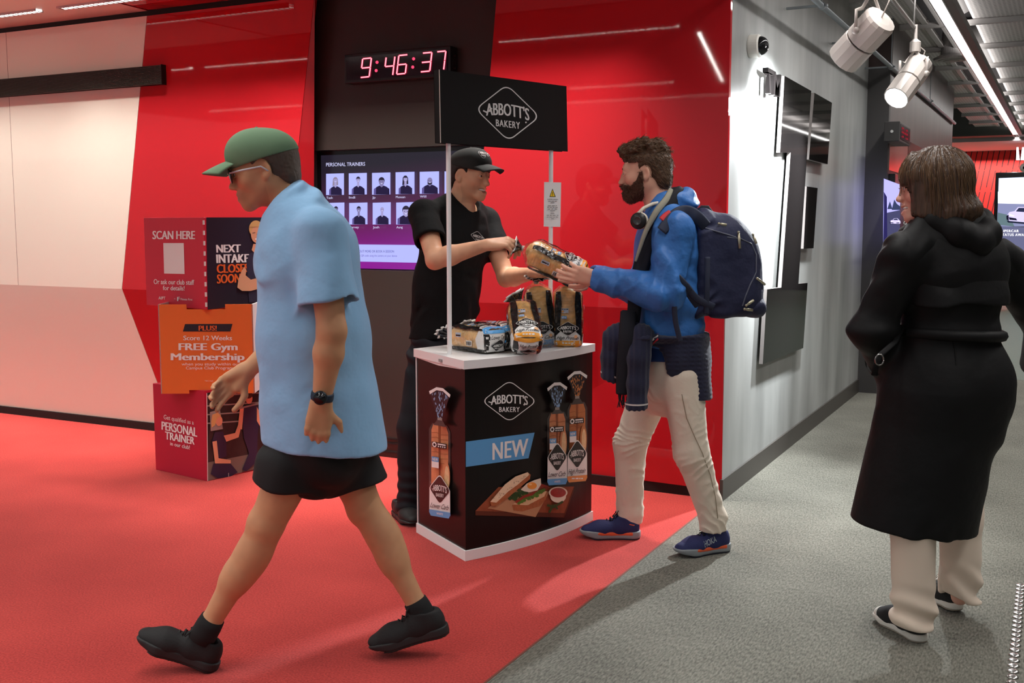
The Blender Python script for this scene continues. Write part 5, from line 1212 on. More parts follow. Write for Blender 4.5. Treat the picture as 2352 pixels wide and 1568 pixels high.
def loaf(label, O, X, Z, kind, seed, grp=None, taildir=None, tail_len=.055):
    """O centre; X axis towards the printed base end; Z normal of the printed front face"""
    X = unit(X); Z = unit(np.asarray(Z, float) - X * np.dot(Z, X)); Y = np.cross(Z, X); C = np.array([X, Y, Z]).T; O = np.asarray(O, float)
    W = lambda p: O + C @ np.asarray(p, float)
    t = thing('bread_loaf', label, 'bread', tuple(O), group=grp)
    hx, hy, hz = .122, .062, .050
    s = SDF().frame(O, C); s.box((0, 0, 0), (hx, hy - .004, hz - .006), .022, k=.001); s.econe((-hx + .03, 0, .012), (hx - .03, 0, .012), hy - .006, hy - .006, (0, 0, 1), .78, k=.02)
    s.frame(); s.disp(lambda P: f32(.0030) * np.abs(np.sin(((P - O.astype(f32)) @ X.astype(f32)) * f32(math.pi / .0125))) * -1 + vnoise(P, 28, seed) * f32(.004))
    s.obj('bread', .004, m_bread if kind == 'carb' else m_breadb, t, O - .2, O + .2)
    s = SDF().frame(O, C); s.box((.004, 0, .002), (hx + .006, hy + .004, hz + .004), .020, k=.001); s.econe((-hx + .03, 0, .014), (hx - .03, 0, .012), hy + .002, hy + .002, (0, 0, 1), .80, k=.02)
    s.econe((-hx, 0, 0), (-hx - .045, 0, 0), .050, .013, (0, 0, 1), .85, k=.03); s.frame()
    s.disp(lambda P: f32(.0035) * vnoise(P, 42, seed + 2) + f32(.0018) * vnoise(P, 110, seed + 4))
    bag = s.obj('bag', .0042, m_film, t, O - .24, O + .24)
    # gathered neck, tie and fanned tail
    td = unit(taildir) if taildir is not None else -X; n0 = W((-hx - .045, 0, 0)); sd = unit(np.cross(td, Z)); up_ = np.cross(sd, td); tmat = t_blue if kind == 'carb' else t_gold
    b = MB(); rnd = random.Random(seed); N = 40
    def fan(u, v):
        a = u * 2 * math.pi; r = .011 + .036 * v ** 1.2; rip = 1 + (.22 * math.sin(a * 9 + seed) + .10 * math.sin(a * 17)) * v
        return n0 + td * (v * tail_len * (1 + .12 * math.sin(a * 2 + seed))) + (sd * math.cos(a) * r + up_ * math.sin(a) * r * .55) * rip
    b.grid(fan, 73, 8); b.obj('bag_tail', tmat, t, sm=True, solid=.0006)
    b = MB(); b.grid(lambda u, v: n0 + (fan(u, 1) - n0) * (1 + .16 * v), 73, 2); b.obj('tail_edge', f_white, t, sm=True, solid=.0006)
    b = MB(); b.tube([n0 - td * .004, n0 + td * .005], .0135, 16); b.obj('bag_tie', f_white, t, sm=True)
    # prints laid on the film
    bv = BVHTree.FromPolygons([v.co for v in bag.data.vertices], [tuple(p.vertices) for p in bag.data.polygons])
    def sf(org, d):
        def f(a, b_, h=0):
            o_, dd = org(a, b_), d; p, n, i, q = bv.ray_cast(Vector(o_), Vector(dd))
            if p is None: p, n, i, q = bv.find_nearest(Vector(o_ + dd * .24))
            p = np.array(p); n = np.array(n); n = n if np.dot(n, dd) < 0 else -n
            return p - unit(dd) * (.0008 + h) if np.dot(n, -dd) < .3 else p + n * (.0008 + h)
        return f
    front = sf(lambda a, b_: W((-b_, a, .3)), -Z); base = sf(lambda a, b_: W((.4, a, b_)), -X)
    band = f_blue if kind == 'carb' else f_orange; word = 'Lower Carb' if kind == 'carb' else 'High Protein'
    pr = Print(.012); pr.step2 = .012
    for q in (-1, 1): pr.poly(f_black, [(q * .064, -.126), (q * .040, -.126), (q * .036, -.02), (q * .030, .06), (q * .034, .122), (q * .056, .120), (q * .062, .04)])
    pr.poly(f_white, [(-.056, -.128), (.056, -.128), (.056, -.085), (.0, -.030), (-.056, -.085)])
    pr.poly(band, [(-.062, -.129), (.062, -.129), (.060, -.107), (-.060, -.107)])
    if kind == 'carb': pr.text(f_white, 'WHITE', [(-.014, -.1150), (.014, -.1150), (.014, -.1215), (-.014, -.1215)], .02)
    else: bars(pr, f_white, -.026, -.1215, .026, -.1160, 3, 4)
    pr.text(f_black, word, [(-.050, -.086), (.050, -.086), (.047, -.102), (-.053, -.102)], -.004, .35, .92)
    pr.obj('front_label', front, t, lift=.0004)
    pr = Print(.008); pr.step2 = .008; pr.lay = 6; abbott(pr, 0, -.050, (.054, 0), (0, .035), f_white, f_black, True, .95); pr.obj('badge', front, t, lift=.0006)
    pr = Print(.012); pr.step2 = .012
    pr.poly(f_silver, [(-.030, .022), (.002, .022), (.002, .044), (-.030, .044)]); bars(pr, f_black, -.028, .038, .0, .041, 4, 3); pr.poly(band, ellipse(-.024, .030, .004, .005, 10)); pr.obj('rating_sticker', front, t, lift=.0012)
    pr = Print(.012); pr.step2 = .012
    pr.poly(f_blue, [(-.030, -.005), (-.006, -.005), (-.006, .008), (-.030, .008)]); pr.text(f_white, 'NEW', [(-.028, .0055), (-.008, .0055), (-.008, -.0025), (-.028, -.0025)], .03)
    pr.obj('new_sticker', front, t, lift=.0012); pr = Print(); pr.lay = 5; pr.poly(f_pink, ellipse(.036, -.088, .008, .008, 12)); pr.obj('round_seal', front, t, lift=.0008)
    pr = Print(.012); pr.step2 = .012
    pr.poly(f_white, [(-.058, -.046), (.058, -.046), (.058, .046), (-.058, .046)])
    for q in (-1, 1): pr.poly(f_black, [(q * .064, -.050), (q * .044, -.050), (q * .040, .0), (q * .046, .034), (q * .064, .034)])
    pr.poly(band, [(-.062, .036), (.062, .036), (.062, .050), (-.062, .050)])
    pr.text(f_black, word, [(-.036, .029), (.040, .029), (.038, .011), (-.038, .011)], -.004, .35, .92); pr.obj('base_label', base, t, lift=.0004)
    pr = Print(.008); pr.step2 = .008; pr.lay = 7; abbott(pr, 0, -.016, (.038, 0), (0, .026), f_white, f_black, False); pr.poly(band, ellipse(.038, .0, .006, .006, 12)); pr.obj('base_badge', base, t, lift=.0006)
    for q in (-1, 1):
        side = sf(lambda a, b_, q=q: W((-b_, .3 * q, a)), -Y * q); pr = Print(.012); pr.step2 = .012
        pr.poly(f_black, [(-.052, -.12), (-.034, -.12), (-.030, .0), (-.036, .10), (-.052, .11)]); pr.poly(f_white, [(-.034, -.126), (.046, -.126), (.046, -.092), (.01, -.076), (-.034, -.082)])
        pr.poly(f_white, [(-.024, -.046), (.000, -.046), (.000, -.006), (-.024, -.006)])
        for k in range(9): pr.poly(f_black, [(-.021, -.042 + k * .0036), (-.004, -.042 + k * .0036), (-.004, -.0405 + k * .0036 + .0006 * (k % 3)), (-.021, -.0405 + k * .0036 + .0006 * (k % 3))])
        pr.poly(f_silver, [(.012, .02), (.030, .02), (.030, .06), (.012, .06)]); pr.poly(f_black, [(.016, .024), (.022, .024), (.022, .056), (.016, .056)])
        pr.obj('side_print', side, t, lift=.0004)
    return t
up3 = np.array([0, 0, 1.])
# two loaves lying side by side behind the near pole
X1 = dirv(.66, -.75); E1 = on_z(1137, 812, TOPZ) + UP * .056
loaf('bread loaf with blue band lying flat behind the near pole, its end facing us', E1 - X1 * .125, X1, up3, 'carb', 1, 'loaves on the counter', dirv(-.8, .45, .30))
Yp = np.cross(up3, X1)
loaf('bread loaf half hidden behind the one lying with its end towards us', E1 - X1 * .160 + Yp * .150, X1, up3, 'carb', 2, 'loaves on the counter', dirv(-.5, .2, .8))
X3 = dirv(.10, -.80, -.58); E3 = at(1211, 791, 4.735)
loaf('bread loaf with orange band propped up in the middle of the counter, badge upwards', E3 - X3 * .118, X3, dirv(.08, -.55, .84), 'protein', 3, 'loaves on the counter', dirv(-.55, .1, .7), .045)
loaf('upright bread loaf with blue band and blue-flecked tail, leaning in the pair at the back', at(1240, 733, 5.11) * np.array([1, 1, 0]) + UP * (TOPZ + .137), dirv(.10, -.05, -1), dirv(.06, -1, .1), 'carb', 4, 'loaves on the counter', dirv(.05, -.75, .65), .040)
loaf('upright bread loaf with orange band and gold-flecked tail at the far right of the counter', at(1305, 734, 5.09) * np.array([1, 1, 0]) + UP * (TOPZ + .137), dirv(.0, -.04, -1), dirv(-.06, -1, .1), 'protein', 5, 'loaves on the counter', dirv(-.12, -.2, 1), .040)
loaf('bread loaf held between the two men above the counter', at(1276, 606, 4.955), dirv(.90, -.10, -.42), dirv(.30, -.42, .85), 'protein', 6, None, dirv(-.9, 0, .30), .035)
# clear display tray round the upright pair
tc_ = on_z(1300, 796, TOPZ); b = MB(); tr_ = thing('display_tray', 'low clear acrylic tray around the upright loaves on the counter', 'tray', tuple(tc_))
m_acr = film_mat('clear_acrylic', (.96, .97, .97), .06, .04)
q0 = PB + U * .50 - NRM * .03; q1 = PB + U * .80 - NRM * .03; q2 = q1 - NRM * .22; q3 = q0 - NRM * .22
b.prism([q + UP * (TOPZ + .001) for q in (q0, q1, q2, q3)], UP * .003); b.obj('tray_base', m_acr, tr_)
for a, c, h in ((q0, q1, .05), (q1, q2, .05), (q2, q3, .05), (q3, q0, .05)):
    b = MB(); n = unit(np.cross(c - a, UP)) * .0015; b.prism([a + n + UP * (TOPZ + .001), c + n + UP * (TOPZ + .001), c + n + UP * (TOPZ + h), a + n + UP * (TOPZ + h)], -n * 2); b.obj('tray_wall', m_acr, tr_)

# ------------------------------------------------------------------ helpers for people
from mathutils.bvhtree import BVHTree
def mesh_surf(o, miss=None):
    """pixel -> point on the visible side of a mesh object (world-space vertices)"""
    bv = BVHTree.FromPolygons([v.co for v in o.data.vertices], [tuple(p.vertices) for p in o.data.polygons]); last = [None]
    def f(x, y, h=0.0):
        d = Vector(ray(x, y)).normalized(); p, n, i, t = bv.ray_cast(Vector(CAM), d)
        if p is None:
            p, n, i, t = bv.find_nearest(Vector(CAM) + d * (last[0] or 5.0))
        else: last[0] = t
        return np.array(p + (n if n.dot(d) < 0 else -n) * h)
    return f
SKIN_A = lin((214, 162, 130)); LIP_A = lin((190, 110, 96))
def skin_mat(nm): return mat('skin_' + nm, (.5, .3, .2), .48, spec=.35, vcol=True, sss=.06, bump=(.08, .0008, 260))
m_teeblk = mat('tee_black', (.0085, .0085, .009), .85, spec=.15, bump=(.6, .010, 14))
m_trblk = mat('trousers_black', (.012, .013, .017), .75, spec=.25, bump=(.2, .001, 380))
RUBBER = mat('rubber_black', (.014, .014, .014), .6)

# ------------------------------------------------------------------ the man in black behind the counter
HS = .0032
pA = thing('person', 'man in black cap and black tee handing over bread behind the counter', 'person', tuple(at(1010, 1215, 5.25) * np.array([1, 1, 0])))
fA = dirv(.72, -.70); lA = np.cross(UP, fA)
hO = at(1079, 402, 5.33); hF = dirv(.84, -.54, -.08); hC = basis(hF, UP + RIGHT * .05)
neck = at(1056, 475, 5.35)
shR, elR, wrR = at(972, 490, 5.18), at(1000, 596, 4.97), at(1119, 562, 4.96)
shL, elL, wrL = at(1116, 506, 5.51), at(1163, 638, 5.36), at(1226, 628, 5.09)
chest, belly, hip = at(1046, 545, 5.35), at(1027, 660, 5.36), at(1015, 790, 5.37)
hpR, knR, anR = at(982, 830, 5.28), at(950, 985, 5.20), at(941, 1165, 5.20)
hpL, knL, anL = at(1045, 830, 5.44), at(1050, 985, 5.48), at(1050, 1150, 5.56)
s = SDF(); head(s, hO, hC, smile=1.1)
nk0 = hO + hC @ np.array([-.028, 0, -.06])
s.cone(nk0, neck, .056, .060, k=.03); s.cone(hO + hC @ np.array([.02, .03, -.09]), neck + fA * .055 + lA * .01, .016, .014, k=.03)
s.cone(neck - UP * .02, (shR * .8 + neck * .2), .050, .046, k=.03); s.cone(neck - UP * .02, (shL * .8 + neck * .2), .050, .046, k=.03)
s.econe(neck - UP * .07, chest, .10, .155, fA, .62, k=.04); s.econe(chest, belly, .155, .14, fA, .62, k=.05); s.econe(belly, hip, .14, .145, fA, .66, k=.05)
for a, e, w_, k1 in ((shR, elR, wrR, 1), (shL, elL, wrL, 1)):
    s.cone(a, e, .056, .043, k=.03); m_ = e * .72 + w_ * .28; s.cone(e, m_, .042, .045, k=.02); s.cone(m_, w_, .045, .027, k=.02)
s.cone(elR, elR + unit(elR - wrR) * .012 - UP * .012, .034, .022, k=.02); s.cone(elL, elL + unit(elL - wrL) * .012 - UP * .012, .034, .022, k=.02)
for a, b_, c in ((hpR, knR, anR), (hpL, knL, anL)): s.cone(a, b_, .075, .055, k=.03); s.cone(b_, c, .055, .038, k=.02)
hand(s, wrR, dirv(.93, -.05, .12), dirv(.22, .50, -.80), 1, ((36, 34, 22), (40, 38, 24), (46, 42, 26), (52, 46, 28)), sc=1.06, thumb=((.75, .45, .45), (.9, .05, .5), (.9, -.25, .4)))
hand(s, wrL, dirv(.66, -.72, -.06), dirv(-.05, -.1, 1), -1, ((22, 24, 20), (26, 26, 22), (30, 28, 24), (34, 30, 26)), thumb=((.45, .8, .25), (.7, .5, .4), (.8, .3, .45)))
bodyA = s.obj('body', HS, skin_mat('a'), pA, (neck - UP * 1.35 - RIGHT * 0) * 0 + np.minimum.reduce([shR, wrR, elR, anR, hO, anL, wrL, elL]) - .22, np.maximum.reduce([shR, wrR, elR, anR, hO, anL, wrL, elL]) + .26, skin_col(SKIN_A, LIP_A, hO, hC, .16))
face_parts(bodyA, hO, hC, smile=1.1, brow=(.018, .012, .009))
# short dark hair under the cap
s2 = SDF().frame(hO, hC); s2.ell((-.014, 0, .028), (.106, .084, .090), k=.02); s2.ell((-.075, 0, -.035), (.035, .062, .05), k=.03)
s2.plane((.030, 0, 0), (1, 0, -.10), .01); s2.plane((0, 0, .06), (0, 0, 1), .004); s2.plane((0, 0, -.075), (0, 0, -1), .01)
for y in (-1, 1): s2.ell((.0, y * .082, -.012), (.033, .03, .040), k=.008, op='s')
s2.frame(); s2.disp(lambda P: vnoise(P, 240, 1) * f32(.0016)); s2.obj('hair', .003, mat('hair_black', (.012, .009, .008), .6), pA, hO - .2, hO + .2)
# cap
m_cap = mat('cap_black', (.016, .019, .018), .8, bump=(.25, .0008, 500))
s3 = SDF().frame(hO, hC); s3.ell((-.010, 0, .040), (.112, .089, .088), k=.02); s3.ell((.035, 0, .065), (.066, .066, .060), k=.04)
s3.plane((0, 0, .034), (-.14, 0, -1), .003); s3.ell((-.010, 0, .036), (.104, .081, .080), k=.003, op='s'); s3.frame()
capo = s3.obj('cap', .003, m_cap, pA, hO - .2, hO + .2)
b = MB()
def brim(u, v):
    u = u * 2 - 1; q = np.array([.078 + .03 * (1 - u * u) + .078 * v * math.sqrt(max(0, 1 - .62 * u * u)), .082 * u * (1 - .06 * v), .056 - .020 * u * u - .012 * v - .008 * v * v]); return hO + hC @ q
b.grid(brim, 25, 9); b.obj('brim', m_cap, capo, sm=True, solid=.004)
b = MB(); b.sphere(hO + hC @ np.array([-.006, 0, .130]), .006, 10, 6); b.obj('button', m_cap, capo, sm=True)
cs_ = mesh_surf(capo); pr = Print(); abbott(pr, 1111, 353.5, (14.5, 4.0), (2, -11), WHITE, BLACK); pr.obj('logo', cs_, capo, lift=.0009)
# tee
s4 = SDF()
def sleeve(s, a, e, frac, ra, rb, rin, k=.03):
    """open-ended sleeve along a->e, cut at frac"""
    q = SDF(); ax = unit(e - a); c = a + (e - a) * frac
    q.cone(a, c + ax * .06, ra, rb, k=.001); q.plane(c, ax, .006); q.cone(c - ax * .035, c + ax * .05, rin * .86, rin, k=.004, op='s')
    s.fn(q.ev, k); return s
s4.econe(neck - UP * .045, chest, .125, .188, fA, .70, k=.05); s4.econe(chest, belly, .188, .180, fA, .72, k=.05); s4.econe(belly, hip - UP * .0, .180, .184, fA, .76, k=.05)
s4.cone(neck - UP * .018, shR - UP * .004, .058, .062, k=.05); s4.cone(neck - UP * .018, shL - UP * .004, .058, .062, k=.05)
sleeve(s4, shR, elR, .62, .066, .080, .070); sleeve(s4, shL, elL, .62, .066, .078, .068)
s4.plane(hip + UP * .036, (0, 0, -1), .006); s4.cone(hip + UP * .02, hip + UP * .085, .155, .15, k=.004, op='s')
ncC = basis(unit(hO - neck), fA); s4.cone(neck - UP * .012 + fA * .022, hO - UP * .03 + fA * .02, .072, .088, k=.008, op='s')
s4.disp(folds(.007, 42, dirv(.75, 0, .55), 2)); s4.disp(folds(.005, 70, dirv(-.5, .2, .7), 7))
s4.disp(lambda P: -f32(.005) * bump_at(P, at(975, 540, 5.1), .05) * np.sin((P @ dirv(.5, 0, .8).astype(f32)) * f32(110)))
teeA = s4.obj('shirt', .0045, m_teeblk, pA, np.minimum.reduce([shR, elR, shL, hip]) - .28, np.maximum.reduce([shR, elR, shL, elL, hO]) + .2)
ss = mesh_surf(teeA); pr = Print(); m_lg = mat('tee_print', lin((190, 190, 190)), .7); abbott(pr, 1097.5, 545, (18, 6.5), (-1, -15), m_lg, None, True, .93); pr.obj('logo', ss, teeA, lift=.0015)
# trousers
s6 = SDF()
s6.econe(hip + UP * .07, hip - UP * .07, .17, .175, fA, .78, k=.05)
for a, b_, c in ((hpR, knR, anR), (hpL, knL, anL)):
    s6.cone(a, b_, .098, .077, k=.05); s6.cone(b_, c + UP * .03, .077, .060, k=.03)
    ax = unit(b_ - c); s6.cone(c - ax * .05, c + UP * .01, .066, .062, k=.02)
s6.fn(lambda P: (f32(float(anR[2]) - .035) - P[:, 2]), .01, 'i')
s6.disp(folds(.010, 40, dirv(.3, 0, 1), 11)); s6.disp(lambda P: -f32(.004) * np.sin(P[:, 2] * f32(110) + vnoise(P, 9, 4) * 3) * np.clip((f32(.34) - P[:, 2]) / f32(.2), 0, 1))
s6.obj('trousers', .005, m_trblk, pA, np.minimum.reduce([anR, anL, hip, knR]) - .2, np.maximum.reduce([hpR, hpL, hip]) + .28)
stA = dict(mid=mat('shoe_black_mid', (.03, .03, .03), .5), out=RUBBER, upper=mat('shoe_black', (.016, .016, .016), .55, bump=(.3, .002, 60)), lace=mat('lace_black', (.02, .02, .02), .8), stack=.028, collar=.088)
dA = dirv(.40, -.92); tA = on_z(953, 1213); sneaker(pA, tA - dA * .29, tA, UP, stA)
tB = on_z(1075, 1205) ; tB = at(1058, 1180, 5.40); tB[2] = 0; sneaker(pA, tB + dirv(-.25, .95) * .29, tB, UP, stA)

# ------------------------------------------------------------------ the customer in the blue jacket
SKIN_B = lin((222, 170, 146)); LIP_B = lin((196, 120, 108))
DB = 4.76
fB = dirv(-1, .10); lB = np.cross(UP, fB)           # his left is towards the camera
pB = thing('person', 'bearded man in blue jacket and beige trousers receiving the bread', 'person', tuple(at(1510, 1250, DB) * np.array([1, 1, 0])))
bO = at(1482, 396, DB); bF = dirv(-.97, .22, -.06); bC = basis(bF)
bneck = at(1522, 478, DB)
sL, eL, wL = at(1550, 528, DB - .19), at(1528, 672, DB - .24), at(1372, 640, DB - .06)
sR, eR, wR = at(1520, 524, DB + .19), at(1478, 668, DB + .24), at(1365, 636, DB + .16)
bch, bbl, bhp = at(1534, 575, DB), at(1538, 690, DB), at(1536, 815, DB)
hL, kL, aL = at(1566, 865, DB - .10), at(1588, 1040, DB - .12), at(1637, 1212, DB - .085)
hR, kR, aR = at(1508, 865, DB + .09), at(1447, 1020, DB + .12), at(1446, 1196, DB + .15)
s = SDF(); head(s, bO, bC, smile=.35)
s.cone(bO + bC @ np.array([-.030, 0, -.06]), bneck, .056, .062, k=.03)
s.cone(bneck, sL * .8 + bneck * .2, .056, .05, k=.03); s.cone(bneck, sR * .8 + bneck * .2, .056, .05, k=.03)
s.econe(bneck - UP * .05, bch, .11, .155, fB, .66, k=.05); s.econe(bch, bbl, .155, .14, fB, .68, k=.05); s.econe(bbl, bhp, .14, .15, fB, .72, k=.05)
for a, e, w_ in ((sL, eL, wL), (sR, eR, wR)): s.cone(a, e, .050, .042, k=.03); s.cone(e, w_, .044, .028, k=.02)
for a, b_, c in ((hL, kL, aL), (hR, kR, aR)): s.cone(a, b_, .075, .055, k=.03); s.cone(b_, c, .055, .038, k=.02)
hand(s, wL, dirv(-.96, .12, .20), dirv(-.10, 1.0, .25), 1, ((10, 16, 12), (14, 20, 14), (18, 24, 16), (24, 28, 18)), sc=1.04, thumb=((.65, .65, .45), (.85, .40, .35), (.95, .15, .25)))
hand(s, wR, dirv(-.98, -.10, .05), dirv(-.05, -.9, .35), -1, ((12, 16, 12), (14, 20, 14), (18, 24, 16), (24, 28, 18)), sc=1.0)
ptsB = np.array([sL, eL, wL, sR, aL, aR, bO, kL, kR]); 
bodyB = s.obj('body', HS, skin_mat('b'), pB, ptsB.min(0) - .30, ptsB.max(0) + .22, skin_col(SKIN_B, LIP_B, bO, bC, .12))
face_parts(bodyB, bO, bC, smile=.35, brow=(.05, .03, .018))
# beard: a short pelt over jaw and lip
m_beard = mat('beard_brown', lin((74, 46, 32)), .8, bump=(.8, .003, 170), noise=(120, 3), var=.35)
s = SDF(); hq = SDF(); head(hq, bO, bC, smile=.35)
def beard_region(P):
    q = (P - bO.astype(f32)) @ bC.astype(f32); x, y, z = q[:, 0], np.abs(q[:, 1]), q[:, 2]
    top = np.interp(x, [.0, .018, .030, .058, .075, .09], [.004, .0, -.030, -.058, -.053, -.050]).astype(f32)      # rises to the sideburn in front of the ear
    r = np.maximum(z - top, -.130 - z); r = np.maximum(r, .004 - x)
    mouth = np.sqrt(((z + .0725) / .0105) ** 2 + (y / .024) ** 2) - 1
    return np.maximum(r, np.where(x > .075, -mouth * f32(.012), f32(-1)))
s.fn(lambda P: np.maximum(hq.ev(P) - f32(.0065), beard_region(P)), .001)
s.disp(lambda P: vnoise(P, 330, 2) * f32(.0022) + vnoise(P, 120, 9) * f32(.0015)); brd = s.obj('beard', .0028, m_beard, bodyB, bO - .18, bO + .18, relax=0)
# hair: thick on top, cropped at the nape
m_hairB = mat('hair_brown', lin((78, 56, 40)), .6, spec=.4, bump=(.9, .004, 95), noise=(70, 3), var=.35, stretch=(1, 1, 1))
s = SDF().frame(bO, bC); s.ell((-.014, 0, .034), (.104, .082, .092), k=.02); s.ell((.052, 0, .098), (.058, .062, .034), k=.03); s.ell((-.02, 0, .108), (.075, .066, .034), k=.03); s.ell((-.075, 0, -.030), (.040, .066, .062), k=.03)
s.plane((.078, 0, .030), (1, 0, -.75), .012); s.plane((0, 0, -.088), (0, 0, -1), .01)
s.fn((lambda P, O=bO.astype(f32), C=bC.astype(f32): np.maximum(((P - O) @ C)[:, 0] - f32(.012), -f32(1)) * 0 + np.where(((P - O) @ C)[:, 2] < .042, ((P - O) @ C)[:, 0] - f32(.022), f32(-1))), .01, 'i')
for y in (-1, 1): s.ell((-.008, y * .084, -.010), (.029, .03, .042), k=.008, op='s')
s.frame()
def hairtuft(P):
    q = (P - bO.astype(f32)) @ bC.astype(f32); up = np.clip((q[:, 2] - .02) / .08, 0, 1)
    u = q * np.array([.55, 1.0, .8], f32)
    return -(vnoise(u, 62, 4) * f32(.011) + vnoise(u, 140, 6) * f32(.006)) * (up * .9 + .12) + vnoise(q, 420, 8) * f32(.0012)
s.disp(hairtuft); hairB = s.obj('hair', .003, m_hairB, bodyB, bO - .2, bO + .22, relax=0)
def strands(name, src, n, m, parent, O, C, sel, flow, L, seed, r=.0008, lift=.002):
    rnd = random.Random(seed); vs = [v for v in src.data.vertices if sel(C.T @ (np.array(v.co) - O))]; b = MB()
    for k in range(n):
        v = rnd.choice(vs); p = np.array(v.co); nn = np.array(v.normal); q = C.T @ (p - O); f = C @ np.asarray(flow(q, rnd), float); f = unit(f - nn * np.dot(f, nn)); l = rnd.uniform(*L); c = np.cross(nn, f) * rnd.uniform(-.35, .35)
        b.tube([p - nn * .001, p + f * l * .35 + nn * lift * 1.3 + c * l * .15, p + f * l * .7 + nn * lift * 1.5 + c * l * .45, p + f * l + nn * lift * .8 + c * l * .9], [r, r, r * .8, r * .3], 4)
    o = b.obj(name, m, parent, sm=True); o['kind'] = 'stuff'; return o
m_strB = mat('hair_strand_brown', lin((98, 72, 50)), .5, spec=.4)
strands('hair_strands', hairB, 1500, m_strB, hairB, bO, bC, lambda q: True, lambda q, r: (-1, r.uniform(-.5, .5), .9 if q[0] > .04 else (.2 if q[2] > .07 else -1.0)), (.012, .030), 3)
strands('beard_strands', brd, 900, mat('beard_strand_brown', lin((88, 58, 40)), .6), brd, bO, bC, lambda q: True, lambda q, r: (.1, r.uniform(-.3, .3), -1), (.006, .013), 5, .0007, .0015)
# trousers
m_chino = mat('chino_beige', lin((230, 216, 198)), .8, spec=.25, bump=(.45, .006, 22), sheen=.1)
s = SDF()
s.econe(bhp + UP * .02, bhp - UP * .10, .150, .155, fB, .80, k=.05)
for a, b_, c, q in ((hL, kL, aL, .14), (hR, kR, aR, .13)):
    s.cone(a, b_, .096, .074, k=.05); s.cone(b_, c + UP * .05, .074, .058, k=.03); s.cone(c + UP * .05, c - UP * .01, .058, .058, k=.02)
s.ell(at(1520, 905, DB - .02), (.07, .08, .09), k=.05)
s.fn(lambda P: np.minimum(np.where((P - ((aL + aR) / 2).astype(f32)) @ RIGHT.astype(f32) > 0, f32(float(aL[2]) - .010), f32(float(aR[2]) - .006)) - P[:, 2], f32(9)), .008, 'i')
s.disp(folds(.006, 30, dirv(.45, 0, 1), 21)); s.disp(folds(.003, 75, dirv(-.4, .2, 1), 5))
def creases(P):
    x = (P - bhp.astype(f32)) @ RIGHT.astype(f32); n = vnoise(P, 7, 4); n2 = vnoise(P, 16, 9)
    ph = P[:, 2] * f32(70) + x * f32(38) * np.sign(n) + n * f32(5) + n2 * f32(2.5)
    near = np.exp(-((P[:, 2] - f32(float(kL[2]) - .02)) / f32(.12)) ** 2) * f32(.0075) + np.clip((f32(float(aL[2]) + .15) - P[:, 2]) / f32(.12), 0, 1) * f32(.0075) + np.exp(-((P[:, 2] - f32(float(hL[2]) - .06)) / f32(.09)) ** 2) * f32(.004)
    m = np.clip(vnoise(P, 11, 12) * 1.6 + .35, 0, 1)
    return -near * m * (1 - np.abs(np.sin(ph))) ** 1.6
s.disp(creases)
trB = s.obj('trousers', .0045, m_chino, pB, ptsB.min(0) - np.array([.2, .2, .1]), np.maximum(hL, hR) + .28)
tsf = mesh_surf(trB); pr = Print(); m_seam = mat('chino_seam', lin((150, 134, 112)), .9)
pr.polys(m_seam, stroke([(1566, 905), (1571, 930), (1577, 960), (1596, 1005), (1612, 1040), (1630, 1090), (1642, 1140), (1648, 1190)], 1.6)); pr.step = 0
pr.obj('seam', tsf, trB, lift=.004)
# jumper hem glimpsed below the jacket
s = SDF(); s.econe(bhp + UP * .10, bhp - UP * .01, .152, .160, fB, .82, k=.04); s.plane(bhp - UP * .012, (0, 0, -1), .004); s.plane(bhp + UP * .10, (0, 0, 1), .004)
s.disp(folds(.006, 50, dirv(0, 0, 1), 3)); s.obj('jumper_hem', .005, mat('jumper_blue', lin((30, 62, 122)), .8), pB, bhp - .25, bhp + .25)
# jacket
m_jack = mat('jacket_blue', lin((54, 110, 180)), .5, spec=.4, bump=(.9, .012, 15), noise=(9, 3), var=.08)
s = SDF()
s.econe(bneck - UP * .05, bch, .130, .188, fB, .74, k=.05); s.econe(bch, bbl, .188, .185, fB, .78, k=.05); s.econe(bbl, bhp + UP * .03, .185, .188, fB, .80, k=.05)
s.cone(bneck - UP * .015, sL - UP * .004, .064, .070, k=.05); s.cone(bneck - UP * .015, sR - UP * .004, .064, .070, k=.05)
for a, e, w_ in ((sL, eL, wL), (sR, eR, wR)):
    s.cone(a, e, .080, .076, k=.035); s.cone(e, e + unit(e - w_) * .01 - UP * .008, .074, .07, k=.03)
    q = SDF(); ax = unit(w_ - e); q.cone(e, w_ - ax * .02, .078, .056, k=.02); q.cone(w_ - ax * .03, w_ + ax * .015, .058, .050, k=.012); q.plane(w_ + ax * .012, ax, .004); q.cone(w_ - ax * .02, w_ + ax * .05, .036, .044, k=.003, op='s'); s.fn(q.ev, .025)
s.plane(bhp + UP * .045, (0, 0, -1), .006)
s.cone(bneck - UP * .03 + fB * .03, bO - UP * .03 + fB * .03, .066, .085, k=.008, op='s')
s.disp(folds(.010, 40, dirv(.8, 0, .6), 31)); s.disp(folds(.006, 70, dirv(.2, .3, 1), 8))
s.disp(lambda P: -f32(.007) * (1 - np.abs(np.sin((P @ dirv(.95, 0, -.3).astype(f32)) * f32(48) + vnoise(P, 10, 6) * 3))) ** 1.5 * np.clip(1 - np.abs(P[:, 2] - f32(float(wL[2]) + .0)) / f32(.12), 0, 1) * ((P - eL.astype(f32)) @ (-RIGHT).astype(f32) > -.05))
jk = s.obj('jacket', .0045, m_jack, pB, ptsB.min(0) - np.array([.2, .2, 0]), np.maximum.reduce([sL, sR, bO]) + .16)
